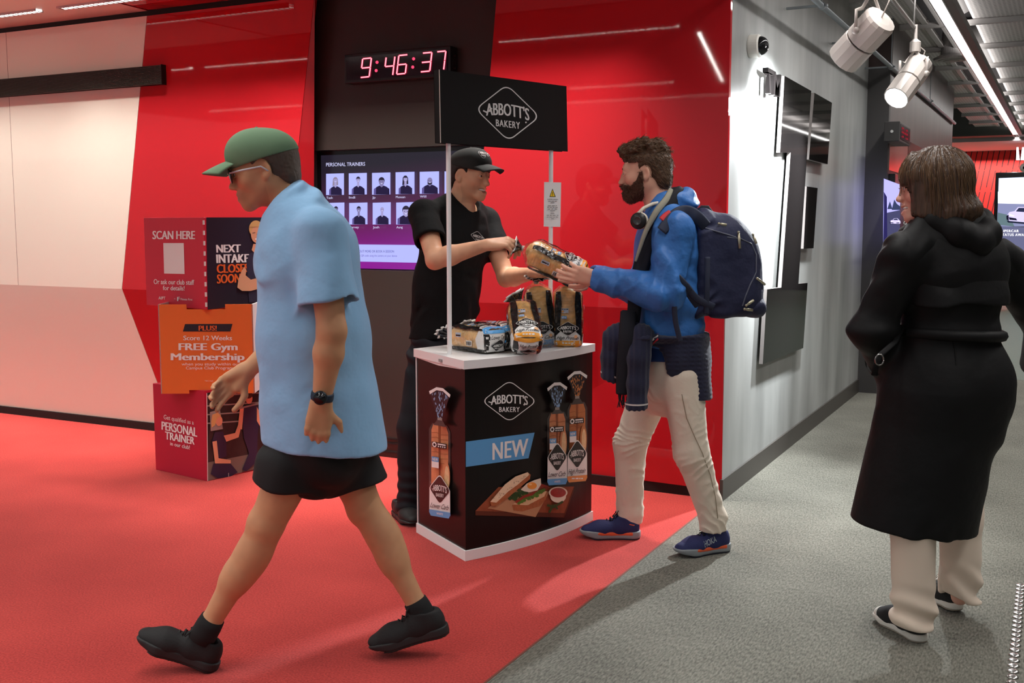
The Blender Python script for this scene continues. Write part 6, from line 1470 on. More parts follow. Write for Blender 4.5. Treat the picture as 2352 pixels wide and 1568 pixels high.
# hood bunched at the nape, navy lining
s = SDF(); hd0 = bneck - fB * .055 + UP * .010
s.chain([bneck + lB * .085 - UP * .02 + fB * .01, hd0 + lB * .06 + UP * .022, hd0 - fB * .045 + UP * .034, hd0 - lB * .06 + UP * .022, bneck - lB * .085 - UP * .02 + fB * .01], [.028, .038, .042, .038, .028], k=.03)
s.ell(hd0 - fB * .04 + UP * .0, (.055, .085, .05), basis(fB), k=.03); s.disp(folds(.007, 60, dirv(.4, 0, 1), 12))
s.obj('hood', .004, m_jack, jk, hd0 - .22, hd0 + .22)
# scarf
m_scarf = mat('scarf_navy', lin((26, 26, 34)), .95, bump=(.5, .002, 150)); m_pale = mat('scarf_pale_edge', lin((150, 146, 130)), .95, bump=(.5, .002, 150))
def band(name, pts, wd, th, m, parent, nrm, edge=None):
    pts = [np.asarray(p, float) for p in pts]; out = []
    for i in range(len(pts) - 1):
        for k in range(8): 
            t = k / 8; p0 = pts[max(i - 1, 0)]; p1 = pts[i]; p2 = pts[i + 1]; p3 = pts[min(i + 2, len(pts) - 1)]
            out.append(.5 * (2 * p1 + (p2 - p0) * t + (2 * p0 - 5 * p1 + 4 * p2 - p3) * t * t + (3 * p1 - p0 - 3 * p2 + p3) * t ** 3))
    out.append(pts[-1]); b = MB(); vs = []; n = len(out)
    wds = [wd] * n if np.isscalar(wd) else np.interp(np.linspace(0, 1, n), np.linspace(0, 1, len(wd)), wd)
    for i, p in enumerate(out):
        t = unit(out[min(i + 1, n - 1)] - out[max(i - 1, 0)]); nn = np.asarray(nrm(p) if callable(nrm) else nrm, float); sd = unit(np.cross(t, nn)); nn = unit(np.cross(sd, t))
        for a, c in ((-1, -.6), (-.75, 1), (0, 1.15), (.75, 1), (1, -.6), (0, -1)): vs.append(p + sd * wds[i] / 2 * a + nn * th / 2 * c)
    fs = [(i * 6 + j, i * 6 + (j + 1) % 6, (i + 1) * 6 + (j + 1) % 6, (i + 1) * 6 + j) for i in range(n - 1) for j in range(6)] + [tuple(range(6))[::-1], tuple(range((n - 1) * 6, n * 6))]
    b.add(vs, fs); o = b.obj(name, m, parent, sm=True); return o
sc = band('scarf', [at(1500, 462, DB + .13), at(1556, 450, DB + .06), at(1562, 452, DB - .06), at(1530, 480, DB - .13), at(1500, 530, DB - .15), at(1478, 590, DB - .15), at(1462, 650, DB - .145), at(1455, 720, DB - .14), at(1452, 738, DB - .14)], [.10, .08, .085, .07, .075, .08, .07, .065, .065], .026, m_scarf, pB, lambda p: unit((p - bneck) * np.array([1, 1, 0]) + lB * .02))
band('pale_edge', [at(1541, 436, DB - .085), at(1530, 458, DB - .13), at(1508, 486, DB - .165), at(1484, 530, DB - .175), at(1468, 575, DB - .175), at(1460, 600, DB - .17)], [.022, .03, .03, .022, .016, .01], .014, m_pale, sc, lB)
# folded jacket sleeves of the knitted jumper tied round the waist
m_knit = mat('knit_navy', lin((32, 34, 58)), .95, sheen=.2, bump=(.5, .003, 120)); m_stripe = mat('knit_white', lin((206, 200, 196)), .9); m_rstripe = mat('knit_red', lin((180, 40, 52)), .9)
s = SDF()
s.econe(bhp + UP * .095, bhp + UP * .010, .198, .204, fB, .90, k=.03)
s.econe(at(1575, 770, DB - .04), at(1590, 905, DB - .05), .120, .135, lB * .25 + fB, .60, k=.05)
s.chain([at(1600, 745, DB - .13), at(1540, 752, DB - .19), at(1480, 762, DB - .19), at(1440, 765, DB - .14)], [.055, .055, .052, .05], k=.03)
s.ell(at(1448, 770, DB - .12), (.07, .06, .06), k=.03)
def cable(P): return f32(.0022) * np.sin(P[:, 2] * f32(330) + vnoise(P, 10, 1) * f32(1.2)) * (.5 + .5 * np.sin((P @ RIGHT.astype(f32)) * f32(190)))
s.plane(at(1590, 912, DB - .05), (.0, 0, -1), .008); s.plane(bhp + UP * .105, (0, 0, 1), .02)
# opens at the front
s.cone(at(1500, 1010, DB - .30), at(1512, 838, DB - .24), .19, .070, k=.03, op='s'); s.cone(at(1450, 1010, DB - .06), at(1462, 842, DB - .08), .27, .14, k=.03, op='s')
s.disp(cable); s.disp(folds(.010, 45, dirv(.5, 0, 1), 9))
jm = s.obj('tied_jumper', .0045, m_knit, pB, bhp - np.array([.45, .45, .4]), bhp + np.array([.45, .45, .3]))
for nm, pts, rr in (('jumper_sleeve', [at(1448, 765, DB - .15), at(1418, 775, DB - .14), at(1408, 820, DB - .12), at(1404, 862, DB - .12), at(1400, 874, DB - .12)], [.055, .058, .052, .044, .040]), ('jumper_sleeve', [at(1475, 770, DB - .19), at(1466, 820, DB - .20), at(1462, 880, DB - .20), at(1462, 932, DB - .20), at(1462, 940, DB - .20)], [.052, .052, .046, .042, .040])):
    s = SDF(); s.chain(pts, rr, k=.02); ax = unit(pts[-1] - pts[-2]); s.plane(pts[-1], ax, .004); s.disp(folds(.008, 45, dirv(.8, 0, .5), 14)); s.disp(lambda P: f32(.002) * np.sin(P @ RIGHT.astype(f32) * f32(300)))
    P_ = np.array(pts); so = s.obj(nm, .004, m_knit, jm, P_.min(0) - .1, P_.max(0) + .1)
    b = MB(); c = pts[-1] - ax * .030; b.tube([c, c + ax * .007], rr[-1] + .010, 24, caps=False); b.obj('cuff_stripe', m_stripe, so, sm=True)
jsf = mesh_surf(jm); pr = Print()
pr.polys(m_stripe, stroke([(1487, 728), (1502, 734), (1521, 735)], 3) + stroke([(1493, 785), (1502, 778), (1511, 772)], 3)); pr.polys(m_rstripe, stroke([(1492, 724), (1506, 730), (1521, 731)], 3) + stroke([(1500, 787), (1512, 778)], 3)); pr.obj('stripes', jsf, jm, lift=.003)
# scarf ends below the jacket
band('scarf', [at(1444, 715, DB - .16), at(1440, 770, DB - .21), at(1432, 850, DB - .20), at(1428, 905, DB - .19)], [.07, .07, .06, .05], .02, m_scarf, pB, lB)
b = MB(); rnd = random.Random(5)
for k in range(16): p = at(1420 + k * 1.1, 900, DB - .19 + rnd.uniform(-.008, .008)); b.tube([p, p - UP * .03 + RIGHT * rnd.uniform(-.006, .006), p - UP * rnd.uniform(.05, .07) + RIGHT * rnd.uniform(-.01, .01)], .0018, 5)
b.obj('scarf_fringe', m_scarf, pB)
# shoes
m_sknit = mat('shoe_navy', lin((34, 40, 88)), .75, bump=(.4, .002, 160)); st = dict(mid=mat('shoe_foam_grey', lin((140, 146, 150)), .6), out=mat('shoe_outsole_navy', lin((34, 36, 52)), .6), upper=m_sknit, lace=mat('shoe_lace_navy', lin((20, 22, 34)), .8), stripe=mat('shoe_foam_orange', lin((226, 96, 56)), .6), stack=.040, collar=.105, rocker=.018)
toe = on_z(1330, 1232); hl = on_z(1472, 1236); hl = toe + unit(hl - toe) * .285
shoe1, W1 = sneaker(pB, hl, toe, UP, st, L=.285, wd=.104)
toe = on_z(1546, 1278); hl = on_z(1676, 1262); hl = toe + unit(hl - toe) * .285
shoe2, W2 = sneaker(pB, hl, toe, UP, st, L=.285, wd=.104)
for sh_, word in ((shoe2, True), (shoe1, False)):
    up_ = [c for c in sh_.children if c.name.startswith('upper')][0]; sf = mesh_surf(up_); pr = Print()
    if word: pr.text(mat('shoe_logo_grey', lin((170, 178, 184)), .6), 'HOKA', [(1614, 1243), (1642, 1230), (1646, 1243), (1619, 1257)], .02, .2)
    else: pr.polys(mat('shoe_logo_orange', lin((226, 96, 56)), .6), stroke([(1446, 1204), (1456, 1206), (1464, 1201)], 2))
    pr.obj('emblem', sf, up_, lift=.0012)

# ------------------------------------------------------------------ headphones round his neck
hp = thing('headphones', 'black and cream headphones hanging round the neck of the man in blue', 'headphones', tuple(at(1465, 508, DB - .14)))
b = MB(); c = at(1466, 507, DB - .155); n = unit(lB + fB * .4); b.lathe([(.034, -.012), (.036, 0), (.033, .008), (.012, .012), (.001, .012)], c, n, 24); b.obj('ear_cup', mat('headphone_black', (.015, .014, .014), .4), hp, sm=True)
b = MB(); b.lathe([(.030, -.030), (.037, -.024), (.038, -.012), (.036, -.008)], c, n, 24); b.obj('ear_pad', mat('headphone_cream', lin((214, 204, 188)), .6), hp, sm=True)
b = MB(); b.lathe([(.018, .010), (.018, .0135), (.016, .0135), (.015, .0125), (.001, .0125)], c, n, 20); b.obj('dial', mat('headphone_grey', (.05, .05, .05), .3), hp, sm=True)
b = MB(); b.tube([c + UP * .03, at(1478, 478, DB - .12), at(1500, 468, DB - .11), at(1540, 462, DB - .08), at(1560, 462, DB), at(1540, 462, DB + .09), at(1490, 478, DB + .12)], .008, 10); b.obj('band', mat('headphone_cream', lin((214, 204, 188)), .6), hp, sm=True)

# ------------------------------------------------------------------ backpack
m_pack = mat('pack_navy', lin((38, 42, 70)), .7, spec=.35, bump=(.8, .010, 17)); m_packd = mat('pack_dark', lin((22, 24, 36)), .85, bump=(.3, .002, 200)); m_zip = mat('zip_metal', lin((190, 184, 160)), .35, metal=.8); m_web = mat('webbing_navy', lin((40, 46, 66)), .8, bump=(.3, .001, 300))
pk = thing('backpack', 'navy backpack with zip pulls worn by the man in blue', 'backpack', tuple(at(1670, 640, DB - .02)))
kz = -fB
pc = at(1672, 622, DB + .0); Ck = np.array([kz, -lB, UP]).T
def kk(px, py, dd=0.0): return at(px, py, DB + dd)
s = SDF()
for a, b_, r0, r1 in (((1610, 555), (1606, 690), .150, .165),):
    s.econe(kk(*a), kk(*b_), r0, r1, kz, .55, k=.05)
s.econe(kk(1660, 560), kk(1655, 690), .135, .160, kz, .72, k=.06); s.econe(kk(1700, 590), kk(1700, 680), .125, .145, kz, .62, k=.06)
s.econe(kk(1722, 620), kk(1722, 668), .10, .115, kz, .45, k=.05)
s.plane(kk(1600, 724), (0, 0, -1), .03); s.plane(kk(1596, 600), fB, .02)
s.disp(folds(.010, 34, dirv(.6, 0, 1), 17)); s.disp(folds(.005, 70, dirv(-.6, .2, .6), 4))
pko = s.obj('main_bag', .0045, m_pack, pk, kk(1590, 740) - .36, kk(1760, 480) + .36)
psf = mesh_surf(pko)
s = SDF(); s.econe(kk(1728, 640, -.0), kk(1730, 690), .095, .105, kz, .40, k=.04); s.ell(kk(1690, 700, -.0), (.12, .13, .05), k=.05); s.plane(kk(1600, 728), (0, 0, -1), .03); s.disp(folds(.008, 40, dirv(.5, 0, 1), 3)); s.obj('front_pocket', .0045, m_pack, pk, kk(1650, 760) - .2, kk(1760, 560) + .2)
def web(name, pxs, wd, dd=0.0, m=m_web, parent=pk, surf=None):
    if surf is None: P_ = [at(x, y, DB + d_) for x, y, d_ in pxs]
    else: P_ = [surf(x, y, .004) for x, y in pxs]
    return band(name, P_, wd, .006, m, parent, lambda p: unit(CAM - p))
web('shoulder_strap', [(1622, 520, -.17), (1600, 498, -.19), (1580, 488, -.18), (1562, 490, -.20), (1546, 500, -.235), (1520, 530, -.265)], [.05, .055, .06, .06, .055, .045], parent=pk)
web('shoulder_strap', [(1556, 636, -.295), (1575, 658, -.28), (1590, 680, -.24), (1606, 700, -.2)], [.03, .035, .04, .045])
b = band('strap_lining', [at(1521, 506, DB - .245), at(1530, 497, DB - .235), at(1541, 490, DB - .225)], .034, .008, mat('strap_red', lin((196, 44, 50)), .7), pk, lambda p: unit(CAM - p))
web('webbing', [(1551, 668, -.31), (1549, 700, -.30), (1552, 740, -.29), (1563, 785, -.28)], .022)
web('webbing', [(1625, 590, -.22), (1624, 660, -.24), (1622, 722, -.23)], .022)
web('waist_strap', [(1575, 655, -.27), (1600, 685, -.25), (1640, 705, -.23)], .03)
b = MB(); b.tube([kk(1606, 505), kk(1606, 486), kk(1613, 478), kk(1624, 478), kk(1631, 488), kk(1632, 504)], [.013, .014, .014, .014, .014, .013], 10); b.obj('top_handle', m_packd, pk, sm=True)
b = MB(); zl = [(1670, 545), (1700, 548), (1725, 560), (1736, 585), (1736, 625), (1722, 655), (1712, 680), (1705, 702)]
P_ = [psf(x, y, .002) for x, y in zl]; b.tube(P_, .003, 6); b.obj('zip_line', mat('zip_grey', lin((96, 100, 116)), .5), pk)
b = MB(); b.tube([psf(x, y, .002) for x, y in ((1610, 520), (1640, 530), (1668, 538), (1690, 545))], .0026, 6); b.obj('zip_line', mat('zip_grey', lin((96, 100, 116)), .5), pk)
for x, y, dx, dy in ((1694, 535, 3, 36), (1726, 541, 7, 20), (1650, 516, 18, 4), (1736, 640, 16, 14), (1712, 700, 16, -12), (1708, 708, 18, 2)):
    b = MB(); p0 = psf(x, y, .008); p1 = psf(x + dx, y + dy, .010); b.tube([p0, p0 * .6 + p1 * .4, p1], [.004, .0062, .0055], 8, flat=(unit(CAM - p0), .45)); b.lathe([(.004, 0), (.006, .003), (.004, .006)], p0, unit(CAM - p0), 10); b.obj('zip_pull', m_zip, pk, sm=True)

# ------------------------------------------------------------------ the passer-by in the green cap
SKIN_C = lin((206, 154, 116)); LIP_C = lin((180, 110, 96))
DW = 3.47; fW = dirv(-1, -.08); lW = np.cross(UP, fW)
pW = thing('person', 'passer-by in green cap, pale blue tee and black shorts striding to the left', 'person', tuple(at(690, 1500, DW) * np.array([1, 1, 0])))
wO = at(606, 388, DW); wF = dirv(-.97, -.12, -.20); wC = basis(wF)
wn = at(682, 474, DW)
sL, eL, wL = at(738, 536, DW - .185), at(762, 760, DW - .235), at(738, 925, DW - .215)
sR, eR, wR = at(700, 536, DW + .185), at(672, 765, DW + .23), at(566, 852, DW + .20)
wch, wbl, wh = at(706, 590, DW), at(722, 780, DW), at(735, 985, DW)
hL, kL, aL = at(712, 985, DW - .085), at(612, 1205, DW - .085), at(482, 1432, DW - .08)
hR, kR, aR = at(762, 985, DW + .085), at(838, 1165, DW + .09), at(960, 1392, DW + .06)
s = SDF(); head(s, wO, wC, smile=0)
s.cone(wO + wC @ np.array([-.030, 0, -.06]), wn, .056, .062, k=.03)
s.cone(wn - UP * .02, sL * .8 + wn * .2, .050, .050, k=.03); s.cone(wn - UP * .02, sR * .8 + wn * .2, .050, .050, k=.03)
s.econe(wn - UP * .07, wch, .10, .155, fW, .66, k=.04); s.econe(wch, wbl, .155, .145, fW, .70, k=.05); s.econe(wbl, wh, .145, .15, fW, .74, k=.05)
for a, e, w_ in ((sL, eL, wL), (sR, eR, wR)):
    s.cone(a, e, .054, .043, k=.03); m_ = e * .70 + w_ * .30; s.cone(e, m_, .042, .044, k=.02); s.cone(m_, w_, .044, .027, k=.02)
for a, b_, c in ((hL, kL, aL), (hR, kR, aR)):
    s.cone(a, b_, .088, .056, k=.03); ax = unit(c - b_); bk = unit(-fW - ax * np.dot(-fW, ax)); cf = b_ + (c - b_) * .30 + bk * .016
    s.cone(b_, b_ + (c - b_) * .55, .052, .046, k=.02); s.ell(cf, (.052, .050, .105), np.array([bk, np.cross(ax, bk), ax]).T, k=.03); s.cone(b_ + (c - b_) * .5, c, .044, .032, k=.03)
    s.ell(b_ - bk * .014, (.040, .040, .045), k=.03)
    s.ell(c + lW * .026, .012, k=.015); s.ell(c - lW * .026, .012, k=.015); s.cone(c, c - unit(b_ - c) * .05, .032, .030, k=.02)
hand(s, wL, dirv(-.16, -.02, -1), dirv(-.2, 1, 0), 1, ((20, 30, 22), (24, 34, 24), (28, 36, 26), (32, 38, 28)), sc=1.05, thumb=((.55, .75, .2), (.85, .35, .25), (.95, .1, .25)))
hand(s, wR, dirv(-.80, -.05, -.60), dirv(.15, -1, -.2), -1, ((24, 34, 24), (28, 38, 26), (32, 40, 28), (36, 42, 30)), sc=1.05, thumb=((.55, .75, .2), (.85, .35, .25), (.95, .1, .25)))
ptsW = np.array([sL, eL, wL, sR, wR, aL, aR, wO, kL, kR, wh])
bodyW = s.obj('body', .0036, skin_mat('c'), pW, ptsW.min(0) - .28, ptsW.max(0) + .22, skin_col(SKIN_C, LIP_C, wO, wC, .15))
face_parts(bodyW, wO, wC, brow=(.06, .045, .035))
s = SDF().frame(wO, wC); s.ell((-.014, 0, .028), (.105, .083, .090), k=.02); s.ell((-.075, 0, -.035), (.035, .062, .05), k=.03)
s.plane((.028, 0, 0), (1, 0, -.10), .01); s.plane((0, 0, .05), (0, 0, 1), .004); s.plane((0, 0, -.075), (0, 0, -1), .01)
for y in (-1, 1): s.ell((.0, y * .082, -.012), (.033, .03, .040), k=.008, op='s')
s.frame(); s.disp(lambda P: vnoise(P, 240, 1) * f32(.0018)); s.obj('hair', .003, mat('hair_greybrown', lin((84, 70, 60)), .7), bodyW, wO - .2, wO + .2)
m_gcap = mat('cap_green', lin((104, 134, 104)), .85, bump=(.25, .0008, 500)); m_gcapd = mat('cap_green_dark', lin((84, 110, 84)), .85)
s = SDF().frame(wO, wC); s.ell((-.010, 0, .036), (.112, .089, .090), k=.02); s.ell((.035, 0, .062), (.068, .068, .060), k=.04)
s.plane((0, 0, .026), (-.12, 0, -1), .003); s.ell((-.010, 0, .030), (.104, .081, .080), k=.003, op='s'); s.frame()
gc = s.obj('cap', .0034, m_gcap, pW, wO - .2, wO + .2)
b = MB()
def brimW(u, v):
    u = u * 2 - 1; q = np.array([.078 + .03 * (1 - u * u) + .082 * v * math.sqrt(max(0, 1 - .62 * u * u)), .083 * u * (1 - .06 * v), .044 - .018 * u * u - .014 * v - .008 * v * v]); return wO + wC @ q
b.grid(brimW, 25, 9); b.obj('brim', m_gcap, gc, sm=True, solid=.004)
b = MB(); b.sphere(wO + wC @ np.array([-.006, 0, .128]), .006, 10, 6); b.obj('button', m_gcapd, gc, sm=True)
# sunglasses
sg_ = bpy.data.objects.new('sunglasses', None); link(sg_, pW); sg_.location = wO; sg_.matrix_parent_inverse = parent_world(pW).inverted()
Wl = lambda p: wO + wC @ np.asarray(p, float)
b = MB()
for y in (-1, 1): b.lathe([(.024, -.002), (.025, 0), (.022, .002), (.001, .003)], Wl((.104, y * .033, -.004)), wC @ np.array([1, y * .25, -.05]), 20)
b.obj('lens', mat('dark_lens', (.01, .01, .012), .05), sg_, sm=True)
b = MB(); b.tube([Wl((.104, -.02, .004)), Wl((.112, 0, .006)), Wl((.104, .02, .004))], .0025, 8)
for y in (-1, 1): b.tube([Wl((.100, y * .056, .004)), Wl((.060, y * .079, .004)), Wl((.0, y * .083, .004)), Wl((-.02, y * .083, -.014))], .0028, 8)
b.obj('frame', mat('pale_frame', lin((206, 208, 214)), .3), sg_, sm=True)
# tee
m_teeb = mat('tee_blue', lin((146, 192, 232)), .8, spec=.2, bump=(.55, .010, 12), sheen=.1)
hemc = at(738, 1000, DW)
s = SDF()
s.econe(wn - UP * .05, wch, .130, .190, fW, .76, k=.05); s.econe(wch, wbl, .190, .196, fW, .86, k=.05); s.econe(wbl, hemc + UP * .015, .196, .205, fW, .90, k=.05); s.econe(hemc + UP * .1, hemc - fW * .02 - UP * .06, .195, .21, fW, .92, k=.05)
s.cone(wn - UP * .018, sL - UP * .004, .062, .066, k=.05); s.cone(wn - UP * .018, sR - UP * .004, .062, .066, k=.05)
sleeve(s, sL, eL, .72, .072, .100, .088, k=.04); sleeve(s, sR, eR, .68, .070, .092, .080, k=.04)
s.plane(hemc - UP * .028, unit(-UP + fW * .10), .006); s.econe(hemc + UP * .03, hemc - UP * .10, .185, .195, fW, .90, k=.004, op='s')
s.cone(wn - UP * .012 + fW * .022, wO - UP * .03 + fW * .02, .068, .086, k=.008, op='s')
s.disp(folds(.007, 30, dirv(.9, 0, .45), 41)); s.disp(folds(.006, 60, dirv(.5, .3, -.7), 9))
teeW = s.obj('shirt', .0050, m_teeb, pW, ptsW.min(0) - np.array([.2, .2, 0]), np.maximum.reduce([sL, sR, wO, eL]) + .2)
# shorts
s = SDF(); s.econe(wh + UP * .06, wh - UP * .05, .168, .175, fW, .88, k=.05)
for a, b_ in ((hL, kL), (hR, kR)):
    q = SDF(); ax = unit(b_ - a); c = a + ax * .20; q.cone(a, c + ax * .05, .108, .112, k=.01); q.plane(c, unit(ax * .6 - UP * .6), .006); q.cone(c - ax * .02, c + ax * .06, .088, .094, k=.004, op='s'); s.fn(q.ev, .04)
s.disp(folds(.010, 34, dirv(.6, 0, .7), 23)); s.obj('shorts', .005, mat('shorts_black', (.010, .010, .011), .8, bump=(.2, .001, 300)), pW, wh - .45, wh + .35)
# watch
ax = unit(wL - eL); c = wL - ax * .022; wt = bpy.data.objects.new('wristwatch', None); link(wt, pW); wt.location = c; wt.matrix_parent_inverse = parent_world(pW).inverted()
b = MB(); u_ = unit(np.cross(ax, RIGHT)); v_ = np.cross(ax, u_)
for k in range(1): b.tube([c - ax * .012, c - ax * .006, c + ax * .006, c + ax * .012], [.0335, .0350, .0350, .0335], 32)
b.obj('strap', mat('watch_strap', lin((30, 44, 62)), .5), wt, sm=True)
b = MB(); b.lathe([(.020, 0), (.022, .004), (.021, .010), (.019, .011), (.001, .011)], c - FWD * .031, -FWD, 24); b.obj('case', mat('watch_case', (.03, .04, .05), .25, metal=.6), wt, sm=True)
b = MB(); b.lathe([(.017, .0112), (.001, .0118)], c - FWD * .031, -FWD, 24); b.obj('dial', mat('watch_face', (.01, .012, .015), .08), wt, sm=True)
# shoes and socks
stW = dict(mid=mat('shoe_black_foam', (.022, .022, .023), .6), out=RUBBER, upper=mat('shoe_black_mesh', (.013, .013, .014), .75, bump=(.4, .002, 140)), lace=mat('lace_black', (.02, .02, .02), .8), stack=.036, collar=.100, rocker=.02)
tl = at(326, 1478, DW - .075); hl = at(498, 1543, DW - .07); sneaker(pW, hl, tl, unit(np.array([0, 0, 1.])), stW, L=.29, wd=.105)
tr = at(856, 1497, DW + .05); hr = at(1034, 1452, DW + .05); sneaker(pW, hr, tr, UP, stW, L=.285, wd=.105)
for c, k_ in ((aL, kL), (aR, kR)):
    ax = unit(k_ - c); b = MB(); b.tube([c - ax * .06, c - ax * .03, c - ax * .005, c + ax * .022], [.044, .043, .0425, .0395], 20); b.obj('sock', mat('sock_black', (.012, .012, .013), .95), pW, sm=True)

# ------------------------------------------------------------------ the woman in the black coat, walking off down the corridor
SKIN_D = lin((230, 176, 156)); LIP_D = lin((206, 118, 112))
DO = 3.76; fO = dirv(-.42, .90); lO = np.cross(UP, fO)
pO = thing('person', 'woman with brown bob and glasses in a long black coat, seen from behind', 'person', tuple(at(2150, 1440, DO) * np.array([1, 1, 0])))
oO = at(2142, 430, DO - .02); oF = dirv(-.90, .42, -.03); oC = basis(oF)
on = at(2172, 515, DO)
sL, eL, wL = at(2078, 590, DO - .10), at(2003, 758, DO - .06), at(2042, 838, DO + .06)
sR, eR, wR = at(2305, 610, DO + .16), at(2400, 742, DO + .22), at(2385, 830, DO + .42)
och, obl, ohp = at(2182, 620, DO), at(2180, 755, DO), at(2172, 880, DO)
hL, kL, aL = at(2120, 960, DO - .07), at(2096, 1200, DO - .10), at(2098, 1425, DO - .10)
hR, kR, aR = at(2222, 950, DO + .10), at(2206, 1190, DO + .14), at(2204, 1368, DO + .16)
s = SDF(); head(s, oO, oC, smile=.7, female=True)
s.cone(oO + oC @ np.array([-.030, 0, -.06]), on, .050, .054, k=.03)
s.cone(on - UP * .02, sL * .8 + on * .2, .046, .044, k=.03); s.cone(on - UP * .02, sR * .8 + on * .2, .046, .044, k=.03)
s.econe(on - UP * .06, och, .10, .15, fO, .62, k=.04); s.econe(och, obl, .15, .13, fO, .66, k=.05); s.econe(obl, ohp, .13, .16, fO, .72, k=.05)
for a, e, w_ in ((sL, eL, wL), (sR, eR, wR)): s.cone(a, e, .044, .036, k=.03); s.cone(e, w_, .036, .024, k=.02)
for a, b_, c in ((hL, kL, aL), (hR, kR, aR)): s.cone(a, b_, .075, .052, k=.03); s.cone(b_, c, .052, .034, k=.02)
hand(s, wL, unit(wL - eL), lO, -1, ((20, 24, 18),) * 4, sc=.92); hand(s, wR, unit(wR - eR), -lO, 1, ((20, 24, 18),) * 4, sc=.92)
ptsO = np.array([sL, eL, wL, sR, eR, wR, aL, aR, oO, kL, kR, ohp])
bodyO = s.obj('body', .0036, skin_mat('d'), pO, ptsO.min(0) - .22, ptsO.max(0) + .22, skin_col(SKIN_D, LIP_D, oO, oC, 0))
face_parts(bodyO, oO, oC, smile=.7, iris=(.10, .08, .05), brow=(.05, .035, .025))
# bob with a fringe
m_hairO = mat('hair_brown_bob', lin((74, 54, 40)), .42, spec=.5, bump=(.7, .003, 60), noise=(40, 4), var=.4, stretch=(2.2, 2.2, .22))
s = SDF().frame(oO, oC)
s.ell((-.016, 0, .036), (.112, .093, .098), k=.02); s.econe((-.022, 0, .02), (-.030, 0, -.085), .104, .112, (1, 0, 0), .98, k=.04)
s.ell((-.105, .0, -.080), (.055, .095, .040), k=.03)
for y in (-1, 1): s.econe((.030, y * .076, .030), (.022, y * .082, -.092), .034, .030, (0, 1, 0), .62, k=.02)
s.econe((.070, 0, .062), (.094, 0, .018), .052, .052, (1, 0, 0), .30, k=.03)
s.econe((.095, 0, -.02), (.095, 0, -.13), .058, .058, (1, 0, 0), 1.05, k=.012, op='s')
s.plane((0, 0, -.112), (.25, 0, -1), .012)
s.frame()
def lock(P):
    q = (P - oO.astype(f32)) @ oC.astype(f32); a = np.arctan2(q[:, 1], q[:, 0] + f32(.02)); z = q[:, 2]
    u = np.stack([a * f32(.9), z * f32(.10) + f32(.02) * np.sin(a * 3), a * 0], 1).astype(f32)
    return vnoise(u, 34, 2) * f32(.0060) + vnoise(u, 95, 5) * f32(.0026)
s.disp(lock); hairO = s.obj('hair', .0034, m_hairO, bodyO, oO - .24, oO + .24, relax=0)
# loose strands over the bob
b = MB(); rnd = random.Random(8); bvh = BVHTree.FromPolygons([v.co for v in hairO.data.vertices], [tuple(p.vertices) for p in hairO.data.polygons])
for k in range(420):
    a = rnd.uniform(-2.9, 2.9); z0 = rnd.uniform(.02, .125); L = rnd.uniform(.06, .16); pts = []
    for t in range(7):
        z = z0 - L * t / 6; rr = .25; dr_ = oC @ np.array([math.cos(a + .02 * t), math.sin(a + .02 * t), 0]); o_ = oO + oC @ np.array([-.02, 0, z])
        p, n, i, d = bvh.ray_cast(Vector(o_ + dr_ * rr), Vector(-dr_), rr)
        if p is None or (dr_ @ oF > .35 and z < .005): break
        pts.append(np.array(p) + dr_ * rnd.uniform(.0005, .0025))
    if len(pts) > 3: b.tube(pts, [.0009] * (len(pts) - 1) + [.0003], 4)
b.obj('hair_strands', mat('hair_strand', lin((104, 78, 54)), .4, spec=.5), hairO, sm=True)['kind'] = 'stuff'
# glasses
gl = bpy.data.objects.new('glasses', None); link(gl, pO); gl.location = oO; gl.matrix_parent_inverse = parent_world(pO).inverted()
Wg = lambda p: oO + oC @ np.asarray(p, float); b = MB()
for y in (-1, 1):
    c = np.array([.104, y * .034, -.006]); b.tube([Wg(c + np.array([-.004 * abs(math.cos(t)), y * .023 * math.cos(t), .020 * math.sin(t)])) for t in np.linspace(0, 6.283, 25)], .0013, 6)
    b.tube([Wg((.100, y * .057, .004)), Wg((.050, y * .078, .006)), Wg((-.01, y * .080, .004))], .0014, 6)
b.tube([Wg((.104, -.011, -.002)), Wg((.110, 0, .002)), Wg((.104, .011, -.002))], .0013, 6); b.obj('frame', mat('glasses_brown', lin((96, 58, 44)), .3), gl, sm=True)
m_lens = bpy.data.materials.new('clear_lens'); m_lens.use_nodes = True; nt = m_lens.node_tree; nt.nodes.clear(); o_ = nt.nodes.new('ShaderNodeOutputMaterial'); mx = nt.nodes.new('ShaderNodeMixShader'); t_ = nt.nodes.new('ShaderNodeBsdfTransparent'); g_ = nt.nodes.new('ShaderNodeBsdfGlossy'); g_.inputs['Roughness'].default_value = .03; mx.inputs[0].default_value = .12
nt.links.new(t_.outputs[0], mx.inputs[1]); nt.links.new(g_.outputs[0], mx.inputs[2]); nt.links.new(mx.outputs[0], o_.inputs[0])
b = MB()
for y in (-1, 1): b.lathe([(.021, 0), (.012, .0012), (.0005, .0016)], Wg((.103, y * .034, -.006)), oC @ np.array([1, y * .12, 0]), 20)
b.obj('lens', m_lens, gl, sm=True)
